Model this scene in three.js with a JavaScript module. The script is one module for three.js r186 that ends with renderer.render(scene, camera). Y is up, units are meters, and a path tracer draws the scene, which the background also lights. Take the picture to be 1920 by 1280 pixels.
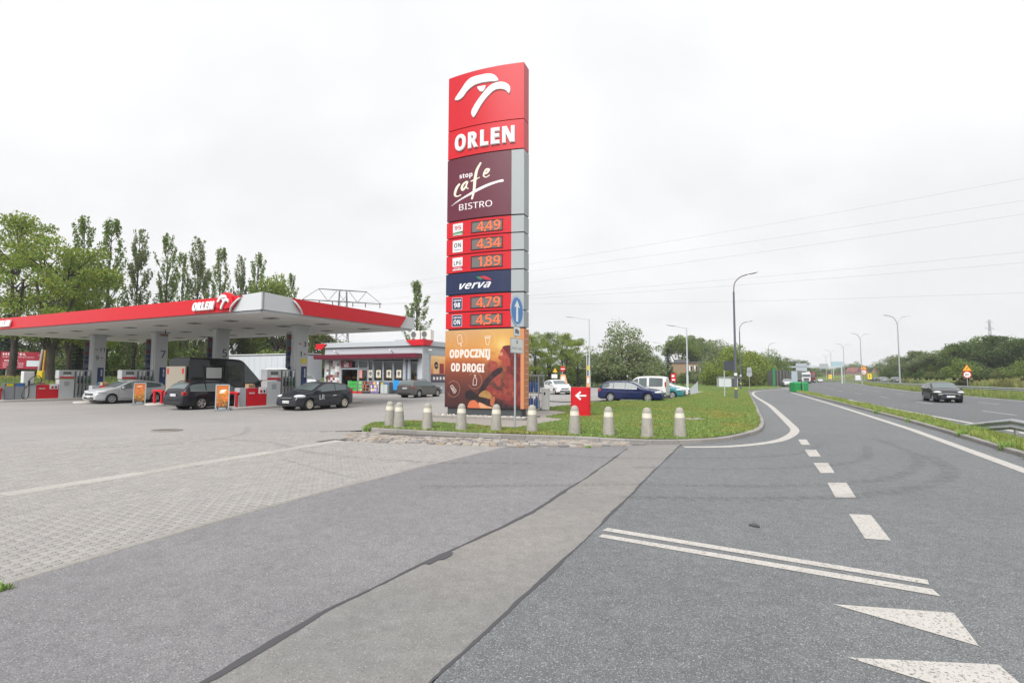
import * as THREE from 'three';
import { mergeGeometries, mergeVertices, toCreasedNormals } from 'three/addons/utils/BufferGeometryUtils.js';
import { RoundedBoxGeometry } from 'three/addons/geometries/RoundedBoxGeometry.js';
import { FontLoader } from 'three/addons/loaders/FontLoader.js';
import { TextGeometry } from 'three/addons/geometries/TextGeometry.js';
import { MarchingCubes } from 'three/addons/objects/MarchingCubes.js';
import { Brush, Evaluator, SUBTRACTION } from 'three-bvh-csg';

// ---------------------------------------------------------------- camera, sky, sun, exposure
const scene = new THREE.Scene();
const camera = new THREE.PerspectiveCamera(65.24, 1024 / 682, 0.1, 3000);
camera.rotation.order = 'YXZ';
camera.position.set(0, 1.8, 0);
camera.rotation.set(Math.atan(0.066), 0, 0.0035);
const renderer = new THREE.WebGLRenderer({ antialias: true });
renderer.toneMapping = THREE.LinearToneMapping;
renderer.toneMappingExposure = 3.3;
renderer.shadowMap.enabled = true;
renderer.setSize(1024, 682);

function mulberry(a) { return () => { a |= 0; a = a + 0x6D2B79F5 | 0; let t = Math.imul(a ^ a >>> 15, 1 | a); t = t + Math.imul(t ^ t >>> 7, 61 | t) ^ t; return ((t ^ t >>> 14) >>> 0) / 4294967296; }; }
const hash2 = (x, y, s) => { let h = Math.imul(x, 374761393) ^ Math.imul(y, 668265263) ^ Math.imul(s, 1274126177); h = Math.imul(h ^ h >>> 13, 1274126177); return ((h ^ h >>> 16) >>> 0) / 4294967296; };
function vnoise(x, y, s = 0, per = 0) {
  const xi = Math.floor(x), yi = Math.floor(y), fx = x - xi, fy = y - yi;
  const w = (a, b) => per ? hash2(((a % per) + per) % per, ((b % per) + per) % per, s) : hash2(a, b, s);
  const u = fx * fx * (3 - 2 * fx), v = fy * fy * (3 - 2 * fy);
  return (w(xi, yi) * (1 - u) + w(xi + 1, yi) * u) * (1 - v) + (w(xi, yi + 1) * (1 - u) + w(xi + 1, yi + 1) * u) * v;
}
function fbm(x, y, s = 0, oct = 4, per = 0) { let a = 0, k = 0.5, t = 0; for (let i = 0; i < oct; i++) { a += k * vnoise(x, y, s + i * 17, per); t += k; k *= 0.5; x *= 2; y *= 2; per *= 2; } return a / t; }

{ // overcast sky, thin cloud structure, slightly brighter towards the zenith
  const w = 1024, h = 512, d = new Float32Array(w * h * 4);
  for (let j = 0; j < h; j++) for (let i = 0; i < w; i++) {
    const el = ((j + 0.5) / h - 0.5) * Math.PI, s = Math.max(0, Math.sin(el)), az = (i + 0.5) / w * Math.PI * 2;
    const px = Math.cos(az) / (s + 0.35), py = Math.sin(az) / (s + 0.35);
    const c1 = fbm(px * 1.6 + 20, py * 2.2 + 20, 5, 5), c2 = fbm(px * 4 + 50, py * 5 + 50, 9, 4);
    const c = Math.min(1, Math.max(0, (c1 * 0.7 + c2 * 0.3 - 0.36) * 4.2));
    const L = 0.29 * (1 + 0.3 * s * s) * (0.94 + 0.085 * c);
    const k = (j * w + i) * 4;
    d[k] = L * (0.978 + 0.022 * c); d[k + 1] = L * (0.989 + 0.011 * c); d[k + 2] = L * 1.012; d[k + 3] = 1;
  }
  const sky = new THREE.DataTexture(d, w, h, THREE.RGBAFormat, THREE.FloatType);
  sky.mapping = THREE.EquirectangularReflectionMapping; sky.magFilter = sky.minFilter = THREE.LinearFilter; sky.wrapS = THREE.RepeatWrapping; sky.needsUpdate = true;
  scene.background = sky; scene.environment = sky;
}
const sun = new THREE.DirectionalLight(new THREE.Color(1, 0.975, 0.94), 1.3);
sun.position.set(-35, 95, 45); sun.target.position.set(0, 0, -40); scene.add(sun, sun.target);
sun.castShadow = true; sun.shadow.radius = 80; sun.shadow.mapSize.set(4096, 4096);
Object.assign(sun.shadow.camera, { left: -130, right: 130, top: 130, bottom: -130, near: 1, far: 400 });
scene.fog = new THREE.FogExp2(0xe6e9ec, 0.00035);

// ---------------------------------------------------------------- helpers
const V3 = (x, y, z) => new THREE.Vector3(x, y, z);
const taken = new Map();
function numbered(n) { const k = taken.get(n) || 0; taken.set(n, k + 1); return k ? `${n}_${String(k).padStart(3, '0')}` : n; }
function mat(r, g, b, rough = 0.7, o = {}) { const p = new THREE.MeshPhysicalMaterial({ roughness: rough, ...o }); p.color.setRGB(r, g, b); if (o.double !== false) p.side = THREE.DoubleSide; return p; }
function mesh(name, geo, m, parent) { const o = new THREE.Mesh(geo, m); o.name = name; o.castShadow = o.receiveShadow = true; parent.add(o); return o; }
function part(name, geos, m, parent) { return mesh(name, Array.isArray(geos) ? merge(geos) : geos, m, parent); }
function merge(gs) {
  gs = gs.map(g => { g = g.index ? g.toNonIndexed() : g; for (const k of Object.keys(g.attributes)) if (!['position', 'normal', 'uv'].includes(k)) g.deleteAttribute(k); if (!g.attributes.uv) g.setAttribute('uv', new THREE.BufferAttribute(new Float32Array(g.attributes.position.count * 2), 2)); return g; });
  return gs.length > 1 ? mergeGeometries(gs) : gs[0];
}
function tag(o, label, category, group, kind) { if (label) o.userData.label = label; if (category) o.userData.category = category; if (group) o.userData.group = group; if (kind) o.userData.kind = kind; return o; }
function thing(name, label, category, x = 0, z = 0, turn = 0, group, y = 0) { const o = new THREE.Group(); o.name = numbered(name); o.position.set(x, y, z); o.rotation.y = turn; scene.add(o); return tag(o, label, category, group); }
function struct(name, geo, m, label, category) { const o = mesh(numbered(name), geo, m, scene); o.userData.kind = 'structure'; return tag(o, label, category); }
function copy(o, label, x, z, turn, y = 0) { const c = o.clone(); c.userData = { ...o.userData }; c.name = numbered(o.name.replace(/_\d{3}$/, '')); scene.add(c); c.position.set(x, y, z); c.rotation.set(0, turn, 0); c.userData.label = label; return c; }
const box = (w, h, d, x = 0, y = 0, z = 0) => new THREE.BoxGeometry(w, h, d).translate(x, y, z);
const rbox = (w, h, d, x = 0, y = 0, z = 0, r = 0.02) => new RoundedBoxGeometry(w, h, d, 2, Math.min(r, w / 2.01, h / 2.01, d / 2.01)).translate(x, y, z);
const cyl = (r0, r1, h, x = 0, y = 0, z = 0, n = 14) => new THREE.CylinderGeometry(r1, r0, h, n).translate(x, y + h / 2, z);
const tube = (pts, r, seg = 24, n = 8) => new THREE.TubeGeometry(new THREE.CatmullRomCurve3(pts.map(p => Array.isArray(p) ? V3(...p) : p)), seg, r, n, false);
function bar(a, b, r, n = 6, r2 = r) { const A = V3(...a), B = V3(...b), d = B.clone().sub(A), g = new THREE.CylinderGeometry(r2, r, d.length(), n); g.applyQuaternion(new THREE.Quaternion().setFromUnitVectors(V3(0, 1, 0), d.clone().normalize())); const m = A.add(B).multiplyScalar(0.5); return g.translate(m.x, m.y, m.z); }
function shapeOf(pts) { const s = new THREE.Shape(); pts.forEach(([x, y], i) => i ? s.lineTo(x, y) : s.moveTo(x, y)); s.closePath(); return s; }
const extr = (pts, depth, bevel = 0, opts = {}) => new THREE.ExtrudeGeometry(Array.isArray(pts) ? shapeOf(pts) : pts, { depth, bevelEnabled: bevel > 0, bevelSize: bevel, bevelThickness: bevel, bevelSegments: 2, curveSegments: 10, ...opts });

function dataTex(size, fn, srgb = true, w = size) {
  const d = new Uint8Array(w * size * 4);
  for (let j = 0; j < size; j++) for (let i = 0; i < w; i++) { const c = fn(i, j), k = (j * w + i) * 4; d[k] = Math.max(0, Math.min(255, c[0])); d[k + 1] = Math.max(0, Math.min(255, c[1])); d[k + 2] = Math.max(0, Math.min(255, c[2])); d[k + 3] = c[3] === undefined ? 255 : c[3]; }
  const t = new THREE.DataTexture(d, w, size); if (srgb) t.colorSpace = THREE.SRGBColorSpace; t.wrapS = t.wrapT = THREE.RepeatWrapping; t.magFilter = THREE.LinearFilter; t.minFilter = THREE.LinearMipmapLinearFilter; t.generateMipmaps = true; t.needsUpdate = true; return t;
}
function canvasTex(w, h, draw) { const c = document.createElement('canvas'); c.width = w; c.height = h; const x = c.getContext('2d'); draw(x, w, h); const t = new THREE.CanvasTexture(c); t.colorSpace = THREE.SRGBColorSpace; return t; }
const fit = (x, txt, px, cx, cy, maxW, style = 'bold', fam = 'sans-serif') => { x.font = `${style} ${px}px ${fam}`; x.textAlign = 'center'; x.textBaseline = 'middle'; const w = x.measureText(txt).width; x.save(); x.translate(cx, cy); if (maxW) x.scale(maxW / w, 1); x.fillText(txt, 0, 0); x.restore(); };

// mineral surfaces: aggregate scattered in a binder
function aggregate(size, seed, n, rmin, rmax, base, light, dark) {
  const r = mulberry(seed), v = new Float32Array(size * size);
  for (let j = 0; j < size; j++) for (let i = 0; i < size; i++) v[j * size + i] = base + (fbm(i / size * 24, j / size * 24, seed, 3, 24) - 0.5) * 26 + (r() - 0.5) * 14;
  for (let k = 0; k < n; k++) {
    const cx = r() * size, cy = r() * size, R = rmin + (rmax - rmin) * r() * r(), q = r(), val = q < 0.45 ? light * (0.8 + 0.25 * r()) : q < 0.7 ? dark : base + (r() - 0.5) * 40, e = 0.6 + r() * 0.8;
    for (let y = -Math.ceil(R * 1.4); y <= R * 1.4; y++) for (let x = -Math.ceil(R * 1.4); x <= R * 1.4; x++) if (x * x * e + y * y / e <= R * R) v[((Math.floor(cy + y) + size) % size) * size + (Math.floor(cx + x) + size) % size] = val;
  }
  return v;
}
function aggTex(size, seed, n, r0, r1, base, light, dark, tint) { const v = aggregate(size, seed, n, r0, r1, base, light, dark); return [dataTex(size, (i, j) => { const a = v[j * size + i]; return [a * tint[0], a * tint[1], a * tint[2]]; }), dataTex(size, (i, j) => { const a = v[j * size + i]; return [a, a, a]; }, false)]; }
function ground(tex, meters, bump, r, g, b, rough = 0.92) { const m = mat(r, g, b, rough, { vertexColors: true }); m.map = tex[0]; m.bumpMap = tex[1]; m.bumpScale = bump; m.userData.meters = meters; return m; }

function resample(P, n) {
  const L = [0]; for (let i = 1; i < P.length; i++) L.push(L[i - 1] + Math.hypot(P[i][0] - P[i - 1][0], P[i][1] - P[i - 1][1]));
  const out = []; let k = 1;
  for (let i = 0; i <= n; i++) { const s = L[L.length - 1] * i / n; while (k < P.length - 1 && L[k] < s) k++; const t = Math.min(1, (s - L[k - 1]) / (L[k] - L[k - 1] || 1)); out.push([P[k - 1][0] + (P[k][0] - P[k - 1][0]) * t, P[k - 1][1] + (P[k][1] - P[k - 1][1]) * t]); }
  return out;
}
const smooth = (P, n) => new THREE.CatmullRomCurve3(P.map(p => V3(p[0], 0, p[1])), false, 'centripetal').getSpacedPoints(n).map(p => [p.x, p.z]);
// a ruled sheet between two plan lines; y may be a number or a function of (s across, x, z); colour: (x, z) -> tone
function sheet(A, B, nu, nv, y, meters, tone, turn = 0) {
  const a = resample(A, nu), b = resample(B, nu), pos = [], uv = [], col = [], idx = [], c = Math.cos(turn), s = Math.sin(turn);
  for (let i = 0; i <= nu; i++) for (let j = 0; j <= nv; j++) {
    const t = j / nv, x = a[i][0] * (1 - t) + b[i][0] * t, z = a[i][1] * (1 - t) + b[i][1] * t;
    pos.push(x, typeof y === 'function' ? y(t, x, z) : y, z); uv.push((x * c - z * s) / meters, (x * s + z * c) / meters);
    const q = tone ? tone(x, z) : [1, 1, 1]; col.push(...q);
    if (i < nu && j < nv) { const k = i * (nv + 1) + j; idx.push(k, k + 1, k + nv + 1, k + 1, k + nv + 2, k + nv + 1); }
  }
  const g = new THREE.BufferGeometry(); g.setAttribute('position', new THREE.Float32BufferAttribute(pos, 3)); g.setAttribute('uv', new THREE.Float32BufferAttribute(uv, 2)); g.setAttribute('color', new THREE.Float32BufferAttribute(col, 3)); g.setIndex(idx); g.computeVertexNormals();
  if (g.attributes.normal.getY(0) < 0) { for (let i = 0; i < idx.length; i += 3) [idx[i], idx[i + 1]] = [idx[i + 1], idx[i]]; g.setIndex(idx); g.computeVertexNormals(); }
  return g;
}
function flatPoly(pts, y, meters, turn = 0) { // plan polygon (x,z)
  const g = new THREE.ShapeGeometry(shapeOf(pts.map(p => [p[0], -p[1]]))).rotateX(-Math.PI / 2).translate(0, y, 0), P = g.attributes.position, c = Math.cos(turn), s = Math.sin(turn);
  for (let i = 0; i < P.count; i++) g.attributes.uv.setXY(i, (P.getX(i) * c - P.getZ(i) * s) / meters, (P.getX(i) * s + P.getZ(i) * c) / meters);
  return g;
}
const patchy = (amt, sc, seed, warm = 0.02) => (x, z) => { const n = fbm(x * sc + 100, z * sc + 100, seed, 4) - 0.5, m = fbm(x * sc * 5 + 40, z * sc * 5 + 40, seed + 3, 3) - 0.5, k = 1 + amt * (n * 1.6 + m * 0.8); return [k * (1 + warm * n), k, k * (1 - warm * n)]; };
function offset(P, d) { return P.map((p, i) => { const a = P[Math.max(0, i - 1)], b = P[Math.min(P.length - 1, i + 1)], l = Math.hypot(b[0] - a[0], b[1] - a[1]); return [p[0] - (b[1] - a[1]) / l * d, p[1] + (b[0] - a[0]) / l * d]; }); }

// station axes in plan: U runs along the canopy front to the right, W runs back from it
const TURN = -26.5 * Math.PI / 180, U = [0.895, 0.446], W = [0.446, -0.895];
const CAN = [-12.1, -25.7];
const st = (u, v) => [CAN[0] + u * U[0] + v * W[0], CAN[1] + u * U[1] + v * W[1]];

// ---------------------------------------------------------------- ground, roads, paving
const agLeft = aggTex(1024, 11, 70000, 0.8, 2.9, 140, 188, 108, [1, 0.99, 1.0]);
const agRight = aggTex(1024, 12, 70000, 0.8, 2.8, 122, 186, 88, [0.985, 1, 1.01]);
const agPatch = aggTex(1024, 14, 42000, 0.9, 3.0, 158, 192, 128, [1, 0.99, 0.975]);
const agFine = aggTex(512, 13, 9000, 0.8, 2.2, 165, 205, 130, [1, 0.99, 0.98]);
const agGrass = (() => { const r = mulberry(5); const f = (i, j) => { const n = fbm(i / 512 * 10, j / 512 * 10, 71, 4, 10), m = r(), d = fbm(i / 512 * 5, j / 512 * 5, 77, 3, 5); const k = 0.55 + 0.6 * n + 0.5 * (m - 0.5), dry = Math.max(0, d - 0.5) * 1.1; return [(96 + 95 * dry) * k, (128 + 26 * dry) * k, (38 + 46 * dry) * k]; }; return [dataTex(512, f), dataTex(256, (i, j) => { const k = 255 * r(); return [k, k, k]; }, false)]; })();
const mAsphL = ground(agLeft, 2.2, 0.004, 0.6, 0.6, 0.605), mAsphP = ground(agPatch, 2.2, 0.003, 0.53, 0.525, 0.52), mAsphR = ground(agRight, 2.2, 0.005, 0.6, 0.61, 0.62);
const mRoad = ground(agRight, 3, 0.003, 0.5, 0.505, 0.525), mConc = ground(agFine, 1.1, 0.002, 0.66, 0.645, 0.61), mGrass = ground(agGrass, 3.4, 0.03, 0.85, 0.86, 0.72, 1);
const mBlockFar = ground(agFine, 1.2, 0.002, 0.66, 0.65, 0.64);
const mTar = mat(0.055, 0.055, 0.06, 0.75);

struct('ground', new THREE.PlaneGeometry(2600, 2600, 130, 130).rotateX(-Math.PI / 2).translate(0, -0.06, -300), (() => { const m = ground(agGrass, 1, 0.02, 0.5, 0.56, 0.42, 1); m.vertexColors = false; for (const k of ['map', 'bumpMap']) { m[k] = m[k].clone(); m[k].repeat.set(500, 500); } return m; })(), 'rough grassy ground all around the site', 'ground');

const paverEdge = [[-7.9, 2.5], [-4.35, -4.67], [-3.88, -6.02], [-3.47, -7.1], [-2.86, -8.5], [-1.77, -10.75], [-0.31, -13.55]];
const seam1 = [[-3.4, 2.5], [-1.79, -3.26], [-1.45, -4.18], [-1.05, -4.9], [-0.69, -5.52], [0.29, -7.24], [1.35, -9.71], [2.92, -13.6], [3.0, -14.2]];
const seam2 = [[-2.0, 2.5], [-0.48, -3.27], [0.01, -4.28], [0.84, -6.08], [2.14, -9.02], [4.3, -13.9], [4.56, -14.45]];
const kerbLine = smooth([[-4.95, -17.75], [-2.83, -16.77], [-0.94, -16.02], [0.63, -15.59], [1.79, -15.24], [2.78, -14.82], [3.8, -14.5], [4.84, -14.6], [5.89, -15.11], [7.88, -17.27], [9.25, -19.7], [12.46, -26.95], [21.71, -48.43], [31.5, -71.17]], 220);
const rightKerb = [[4.9, 2.5], [7.6, -3.6], [11.66, -12.28], [13.9, -16.9], [16.41, -22.33], [24.12, -40.38], [34.6, -65.2]];
const hwNear = [[8.4, 2.5], [17.94, -20.2], [22.01, -30.6], [39.59, -72.22], [55, -104], [74, -142], [104, -197], [112, -240], [110, -320], [95, -420]];
const hwFar = [[21, 2.5], [40.63, -42.5], [54.71, -74.18], [80, -120], [109, -170], [136, -225], [146, -300], [140, -420]];
const left2 = [[31.5, -71.17], [44.5, -88.5], [49, -98], [63, -127], [92, -180], [101, -205], [103, -240], [99, -320], [84, -420]];

struct('asphalt', sheet(paverEdge, seam1, 110, 16, 0, 2.2, patchy(0.16, 0.35, 3)), mAsphL, 'light worn asphalt beside the block paving', 'road');
struct('asphalt', sheet(seam1, seam2, 110, 8, 0, 2.2, patchy(0.14, 0.5, 6, 0.06)), mAsphP, 'paler resurfaced strip between two tar seams', 'road');
{
  const A = [...resample(seam2, 60), [5.3, -14.8], ...kerbLine.filter(p => p[0] > 5.6), ...left2.slice(1, 3)], B = [...rightKerb, [36.5, -66.5], [39.59, -72.22], [47.2, -88], [54, -101]];
  struct('slip_road', sheet(A, B, 240, 26, 0, 2.2, patchy(0.15, 0.25, 9)), mAsphR, 'dark asphalt slip road curving up to the motorway', 'road');
}
struct('asphalt', flatPoly([[-0.3, -13.5], [3, -13.75], [4.6, -14.2], [5.6, -14.7], [3.8, -14.56], [2.6, -14.9], [1.8, -15.3], [-0.9, -16.05], [-2.4, -16.6], [-3.6, -15.0], [-2.3, -14.1]], -0.009, 2.2), (() => { const m = mAsphL.clone(); m.vertexColors = false; return m; })(), 'strip of asphalt under the cobbled apron', 'road');
const gore = offset(rightKerb, 1.25);
struct('motorway', sheet([...gore, [39.6, -74], [54, -101.5], ...left2.slice(3)], offset(hwFar, 0.7), 260, 20, -0.004, 3, patchy(0.1, 0.08, 15)), mRoad, 'wide three lane motorway carriageway', 'road');
const opp0 = offset(hwFar, 6.4), opp1 = offset(hwFar, 19);
struct('motorway', sheet(opp0, opp1, 120, 6, -0.004, 3, patchy(0.1, 0.08, 16)), mRoad, 'opposite motorway carriageway beyond the median', 'road');
struct('median', sheet(offset(hwFar, 0.7), opp0, 160, 6, (t) => 0.02 + 0.16 * Math.sin(Math.PI * t), 3.4, patchy(0.5, 0.2, 21, 0.25)), mGrass, 'grassy motorway median under the crash barrier', 'verge');

// forecourt: fine concrete blocks; those near enough to tell apart are built, beyond the texture takes over
const gutA = [[-10.2, -1.6], [-7.51, -7.97], [-6.75, -9.66], [-6.15, -11.15], [-5.24, -13.28], [-4.62, -14.95]];
const gutB = offset(gutA, -0.36);
{
  const farEdge = [[-46, -40], [-42.6, -47], [-36, -56], [-22, -70], [2, -86], [14, -92], [24.3, -68], [13, -44]], near = [[-17.2, -7.6], [-14.0, -12.5], [-11.0, -15.2], [-8.5, -16.75], [-6.72, -17.5], [-5.05, -17.8], [-2.6, -24.5], [1.76, -29.2], [5.38, -35.9]];
  struct('forecourt', sheet(near, farEdge, 90, 60, -0.004, 1.2, (x, z) => { const p = patchy(0.16, 0.16, 31)(x, z), s = -(x * U[0] + z * U[1]), rr = 1 + 0.05 * (hash2(Math.floor(s / 0.9), 3, 8) - 0.5); return p.map(q => q * rr); }, -TURN), mBlockFar, 'pale block paved forecourt of the filling station', 'forecourt');
  struct('forecourt_edge', flatPoly([[-60, 0], [-48, -38], [-46, -40], [-17.2, -7.6], [-14, 2]], -0.004, 1.2), mBlockFar.clone(), 'outer block paved forecourt at the left', 'forecourt').material.vertexColors = false;
}
{ // interlocking blocks, laid in rows along W
  const L = 0.225, Wd = 0.1125, bl = (long) => {
    const n = long ? 4 : 2, pts = [], wav = [[0, -1], [0.18, -1], [0.32, 1], [0.68, 1], [0.82, -1]], am = 0.0085, g = 0.0055, hl = L / 2;
    const top = []; for (let k = 0; k < 2; k++) for (const [t, s] of wav) top.push([(-hl + (k + t) * hl), s * am]); top.push([hl, -am]);
    const clampx = x => Math.max(-hl + g, Math.min(hl - g, x));
    for (const [x, s] of top) pts.push([clampx(x), s - Wd / 2 + g]);
    for (const [x, s] of top.slice().reverse()) pts.push([clampx(x), s + Wd / 2 - g]);
    return pts;
  };
  const outline = bl(true).filter((p, i, a) => i === 0 || Math.hypot(p[0] - a[i - 1][0], p[1] - a[i - 1][1]) > 0.004);
  const make = (seed) => { // top, chamfer, skirt
    const r = mulberry(seed), h = (r() - 0.5) * 0.003, tilt = (r() - 0.5) * 0.008, tz = (r() - 0.5) * 0.012, pos = [], idx = [], n = outline.length;
    for (const [s, y] of [[0.965, 0], [1, -0.0045], [1, -0.02]]) for (const [x, z] of outline) { const k = s < 1 ? 1 - 0.005 / Math.abs(z || 1) * 1 : 1, kx = s < 1 ? 0.965 : 1; pos.push(x * kx, y + h + x * tilt + z * tz, z * k); }
    for (const f of THREE.ShapeUtils.triangulateShape(outline.map(p => new THREE.Vector2(...p)), [])) idx.push(f[0], f[2], f[1]);
    for (let k = 0; k < 2; k++) for (let i = 0; i < n; i++) { const a = k * n + i, b = k * n + (i + 1) % n; idx.push(a, b, a + n, b, b + n, a + n); }
    const g = new THREE.BufferGeometry(); g.setAttribute('position', new THREE.Float32BufferAttribute(pos, 3)); g.setAttribute('uv', new THREE.Float32BufferAttribute(pos.flatMap((v, i) => i % 3 === 0 ? [v / 1.1, pos[i + 2] / 1.1] : []), 2)); g.setIndex(idx);
    const q = g.toNonIndexed(); q.computeVertexNormals(); if (q.attributes.normal.getY(0) < 0) { const p = q.attributes.position.array; for (let i = 0; i < p.length; i += 9) for (let k = 0; k < 3; k++) [p[i + k], p[i + 3 + k]] = [p[i + 3 + k], p[i + k]]; q.computeVertexNormals(); } return q;
  };
  const vars = [1, 2, 3, 4, 5, 6].map(make), mats = [0.64, 0.68, 0.7, 0.73, 0.66, 0.69].map((k, i) => { const m = mat(k, k * (0.985 - 0.004 * (i % 3)), k * (0.965 - 0.006 * (i % 4)), 0.9); m.map = agFine[0]; m.bumpMap = agFine[1]; m.bumpScale = 0.0015; return m; });
  const all = [], e0 = [-4.35, -4.67], r = mulberry(77);
  const P = (s, q) => [e0[0] + W[0] * s - U[0] * q, e0[1] + W[1] * s - U[1] * q];
  const side = (Q, p) => { for (let i = 0; i < Q.length - 1; i++) if (p[1] <= Q[i][1] && p[1] >= Q[i + 1][1] || i === Q.length - 2) { const t = (p[1] - Q[i][1]) / (Q[i + 1][1] - Q[i][1]); return p[0] - (Q[i][0] + (Q[i + 1][0] - Q[i][0]) * t); } };
  for (let row = -8; row < 150; row++) for (let k = -44; k < 80; k++) {
    const s = k * L + (row & 1 ? L / 2 : 0), q = 0.06 + row * Wd, p = P(s, q);
    const dEdge = side(paverEdge, p), dA = side(gutA, p), dB = side(gutB, p);
    const nearStrip = dEdge < -0.06 && dA > 0.03 && (p[1] > -14.4 || p[0] < -3.2 - (p[1] + 14.4)) && p[1] > -15.1;
    const farField = dB < -0.03 && p[0] + 20.5 > (p[1] + 11.5) * -0.0 && side([[-14, 2.5], [-17.2, -7.6], [-19, -13]], p) > 0.08 && p[1] > -17.5;
    if (!(nearStrip || farField)) continue;
    const D = Math.hypot(p[0], p[1]), ang = p[0] / -p[1];
    if (p[1] > 2.2 || (farField && D > 18.9)) continue;
    all.push({ p, D: p[1] > -3.4 || ang < -1.12 ? D + 40 : D, v: Math.floor(r() * 6), m: Math.floor(r() * 6), q: 1 + (r() - 0.5) * 0.05 });
  }
  all.sort((a, b) => a.D - b.D);
  const bed = struct('paving', sheet([...offset(paverEdge, 0), [-3.2, -14.9]], [[-16, 2.5], [-20.5, -11.5], [-17.5, -18.5], [-12, -20.5], [-6.6, -18.6], [-4.0, -15.5]], 60, 20, -0.013, 1.1, patchy(0.2, 0.8, 41)), ground(agFine, 1.1, 0.002, 0.1, 0.095, 0.085), 'interlocking pale concrete block paving with sandy joints', 'paving');
  const rot = new THREE.Matrix4().makeRotationY(Math.atan2(-W[1], W[0]));
  all.slice(0, 300).forEach(b => { const o = mesh('paving_block', vars[b.v], mats[b.m], bed); o.position.set(b.p[0], 0, b.p[1]); o.rotation.y = Math.atan2(-W[1], W[0]); });
  const rest = all.slice(300), nv = rest.reduce((t, b) => t + vars[b.v].attributes.position.count, 0), pos = new Float32Array(nv * 3), nor = new Float32Array(nv * 3), uv = new Float32Array(nv * 2), col = new Float32Array(nv * 3);
  let o = 0; const c = Math.cos(Math.atan2(-W[1], W[0])), s = Math.sin(Math.atan2(-W[1], W[0]));
  for (const b of rest) { const g = vars[b.v], a = g.attributes.position.array, nn = g.attributes.normal.array, K = mats[b.m].color; for (let i = 0; i < a.length; i += 3, o++) { pos[o * 3] = b.p[0] + a[i] * c + a[i + 2] * s; pos[o * 3 + 1] = a[i + 1]; pos[o * 3 + 2] = b.p[1] - a[i] * s + a[i + 2] * c; nor[o * 3] = nn[i] * c + nn[i + 2] * s; nor[o * 3 + 1] = nn[i + 1]; nor[o * 3 + 2] = -nn[i] * s + nn[i + 2] * c; uv[o * 2] = pos[o * 3] / 1.1; uv[o * 2 + 1] = pos[o * 3 + 2] / 1.1; col[o * 3] = K.r * b.q; col[o * 3 + 1] = K.g * b.q; col[o * 3 + 2] = K.b * b.q; } }
  const G = new THREE.BufferGeometry(); G.setAttribute('position', new THREE.BufferAttribute(pos, 3)); G.setAttribute('normal', new THREE.BufferAttribute(nor, 3)); G.setAttribute('uv', new THREE.BufferAttribute(uv, 2)); G.setAttribute('color', new THREE.BufferAttribute(col, 3));
  const mm = mat(1, 1, 1, 0.9, { vertexColors: true }); mm.map = agFine[0]; mm.bumpMap = agFine[1]; mm.bumpScale = 0.0015;
  mesh('paving_blocks', G, mm, bed).userData.kind = 'stuff';
  console.log('blocks', all.length);
}
// kerbs and slabs: every stone its own piece
const kerbSec = (w, h) => extr([[0, -0.06], [w, -0.06], [w, h], [0.02, h], [0, h - 0.02]], 1, 0).translate(0, 0, -0.5);
const kerbMats = [0.6, 0.64, 0.68, 0.56].map((k, i) => { const m = mat(k, k * 0.975, k * (0.92 + 0.01 * i), 0.92); m.map = agFine[0]; m.bumpMap = agFine[1]; m.bumpScale = 0.002; return m; });
function kerbRun(name, label, P, len, w, h, seed, y = 0, flip = false, lenFar = len) {
  const k = new THREE.Group(); k.name = numbered(name); scene.add(k); tag(k, label, 'kerb', null, 'structure');
  const g = kerbSec(w, h), r = mulberry(seed); let acc = 0; const D = [0]; for (let i = 1; i < P.length; i++) D.push(D[i - 1] + Math.hypot(P[i][0] - P[i - 1][0], P[i][1] - P[i - 1][1]));
  const at = s => { let i = 1; while (i < P.length - 1 && D[i] < s) i++; const t = (s - D[i - 1]) / (D[i] - D[i - 1]); return [P[i - 1][0] + (P[i][0] - P[i - 1][0]) * t, P[i - 1][1] + (P[i][1] - P[i - 1][1]) * t]; };
  const tot = D[D.length - 1];
  while (acc < tot - 0.05) {
    const a0 = at(acc), l = Math.min(Math.hypot(...a0) > 28 ? lenFar : len, tot - acc), a = at(acc), b = at(acc + l), o = mesh('kerb_stone', g, kerbMats[Math.floor(r() * 4)], k);
    o.position.set((a[0] + b[0]) / 2, y + (r() - 0.5) * 0.006, (a[1] + b[1]) / 2); o.rotation.y = Math.atan2(b[0] - a[0], b[1] - a[1]) + (flip ? Math.PI : 0); o.scale.z = Math.hypot(b[0] - a[0], b[1] - a[1]) - 0.008; acc += l;
  }
  return k;
}
kerbRun('kerb', 'grey concrete kerb round the lawn with the bollards', kerbLine, 0.72, 0.15, 0.115, 3, 0, false, 1.5);
kerbRun('kerb', 'pale kerb along the far side of the slip road mouth', left2.slice(0, 4), 2, 0.18, 0.12, 4);
kerbRun('kerb', 'long kerb edging the grass strip right of the slip road', rightKerb.slice(1), 1.0, 0.15, 0.11, 5, 0, true, 2);
const gutM = [0, 0.05, 0.1].map(d => { const m = kerbMats[2].clone(); m.color.setRGB(0.8 + d, 0.785 + d, 0.745 + d); return m; });
{ const k = kerbRun('drain_channel', 'row of pale concrete gutter slabs across the forecourt', gutA, 1.0, 0.36, 0.008, 6); k.userData.category = 'gutter'; k.children.forEach((c, i) => { c.material = gutM[i * 7 % 3]; }); }
{ const k = kerbRun('edging', 'flat concrete edging between block paving and asphalt', resample(paverEdge, 40), 1.0, 0.1, 0.007, 7); k.userData.category = 'edging'; }
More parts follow.
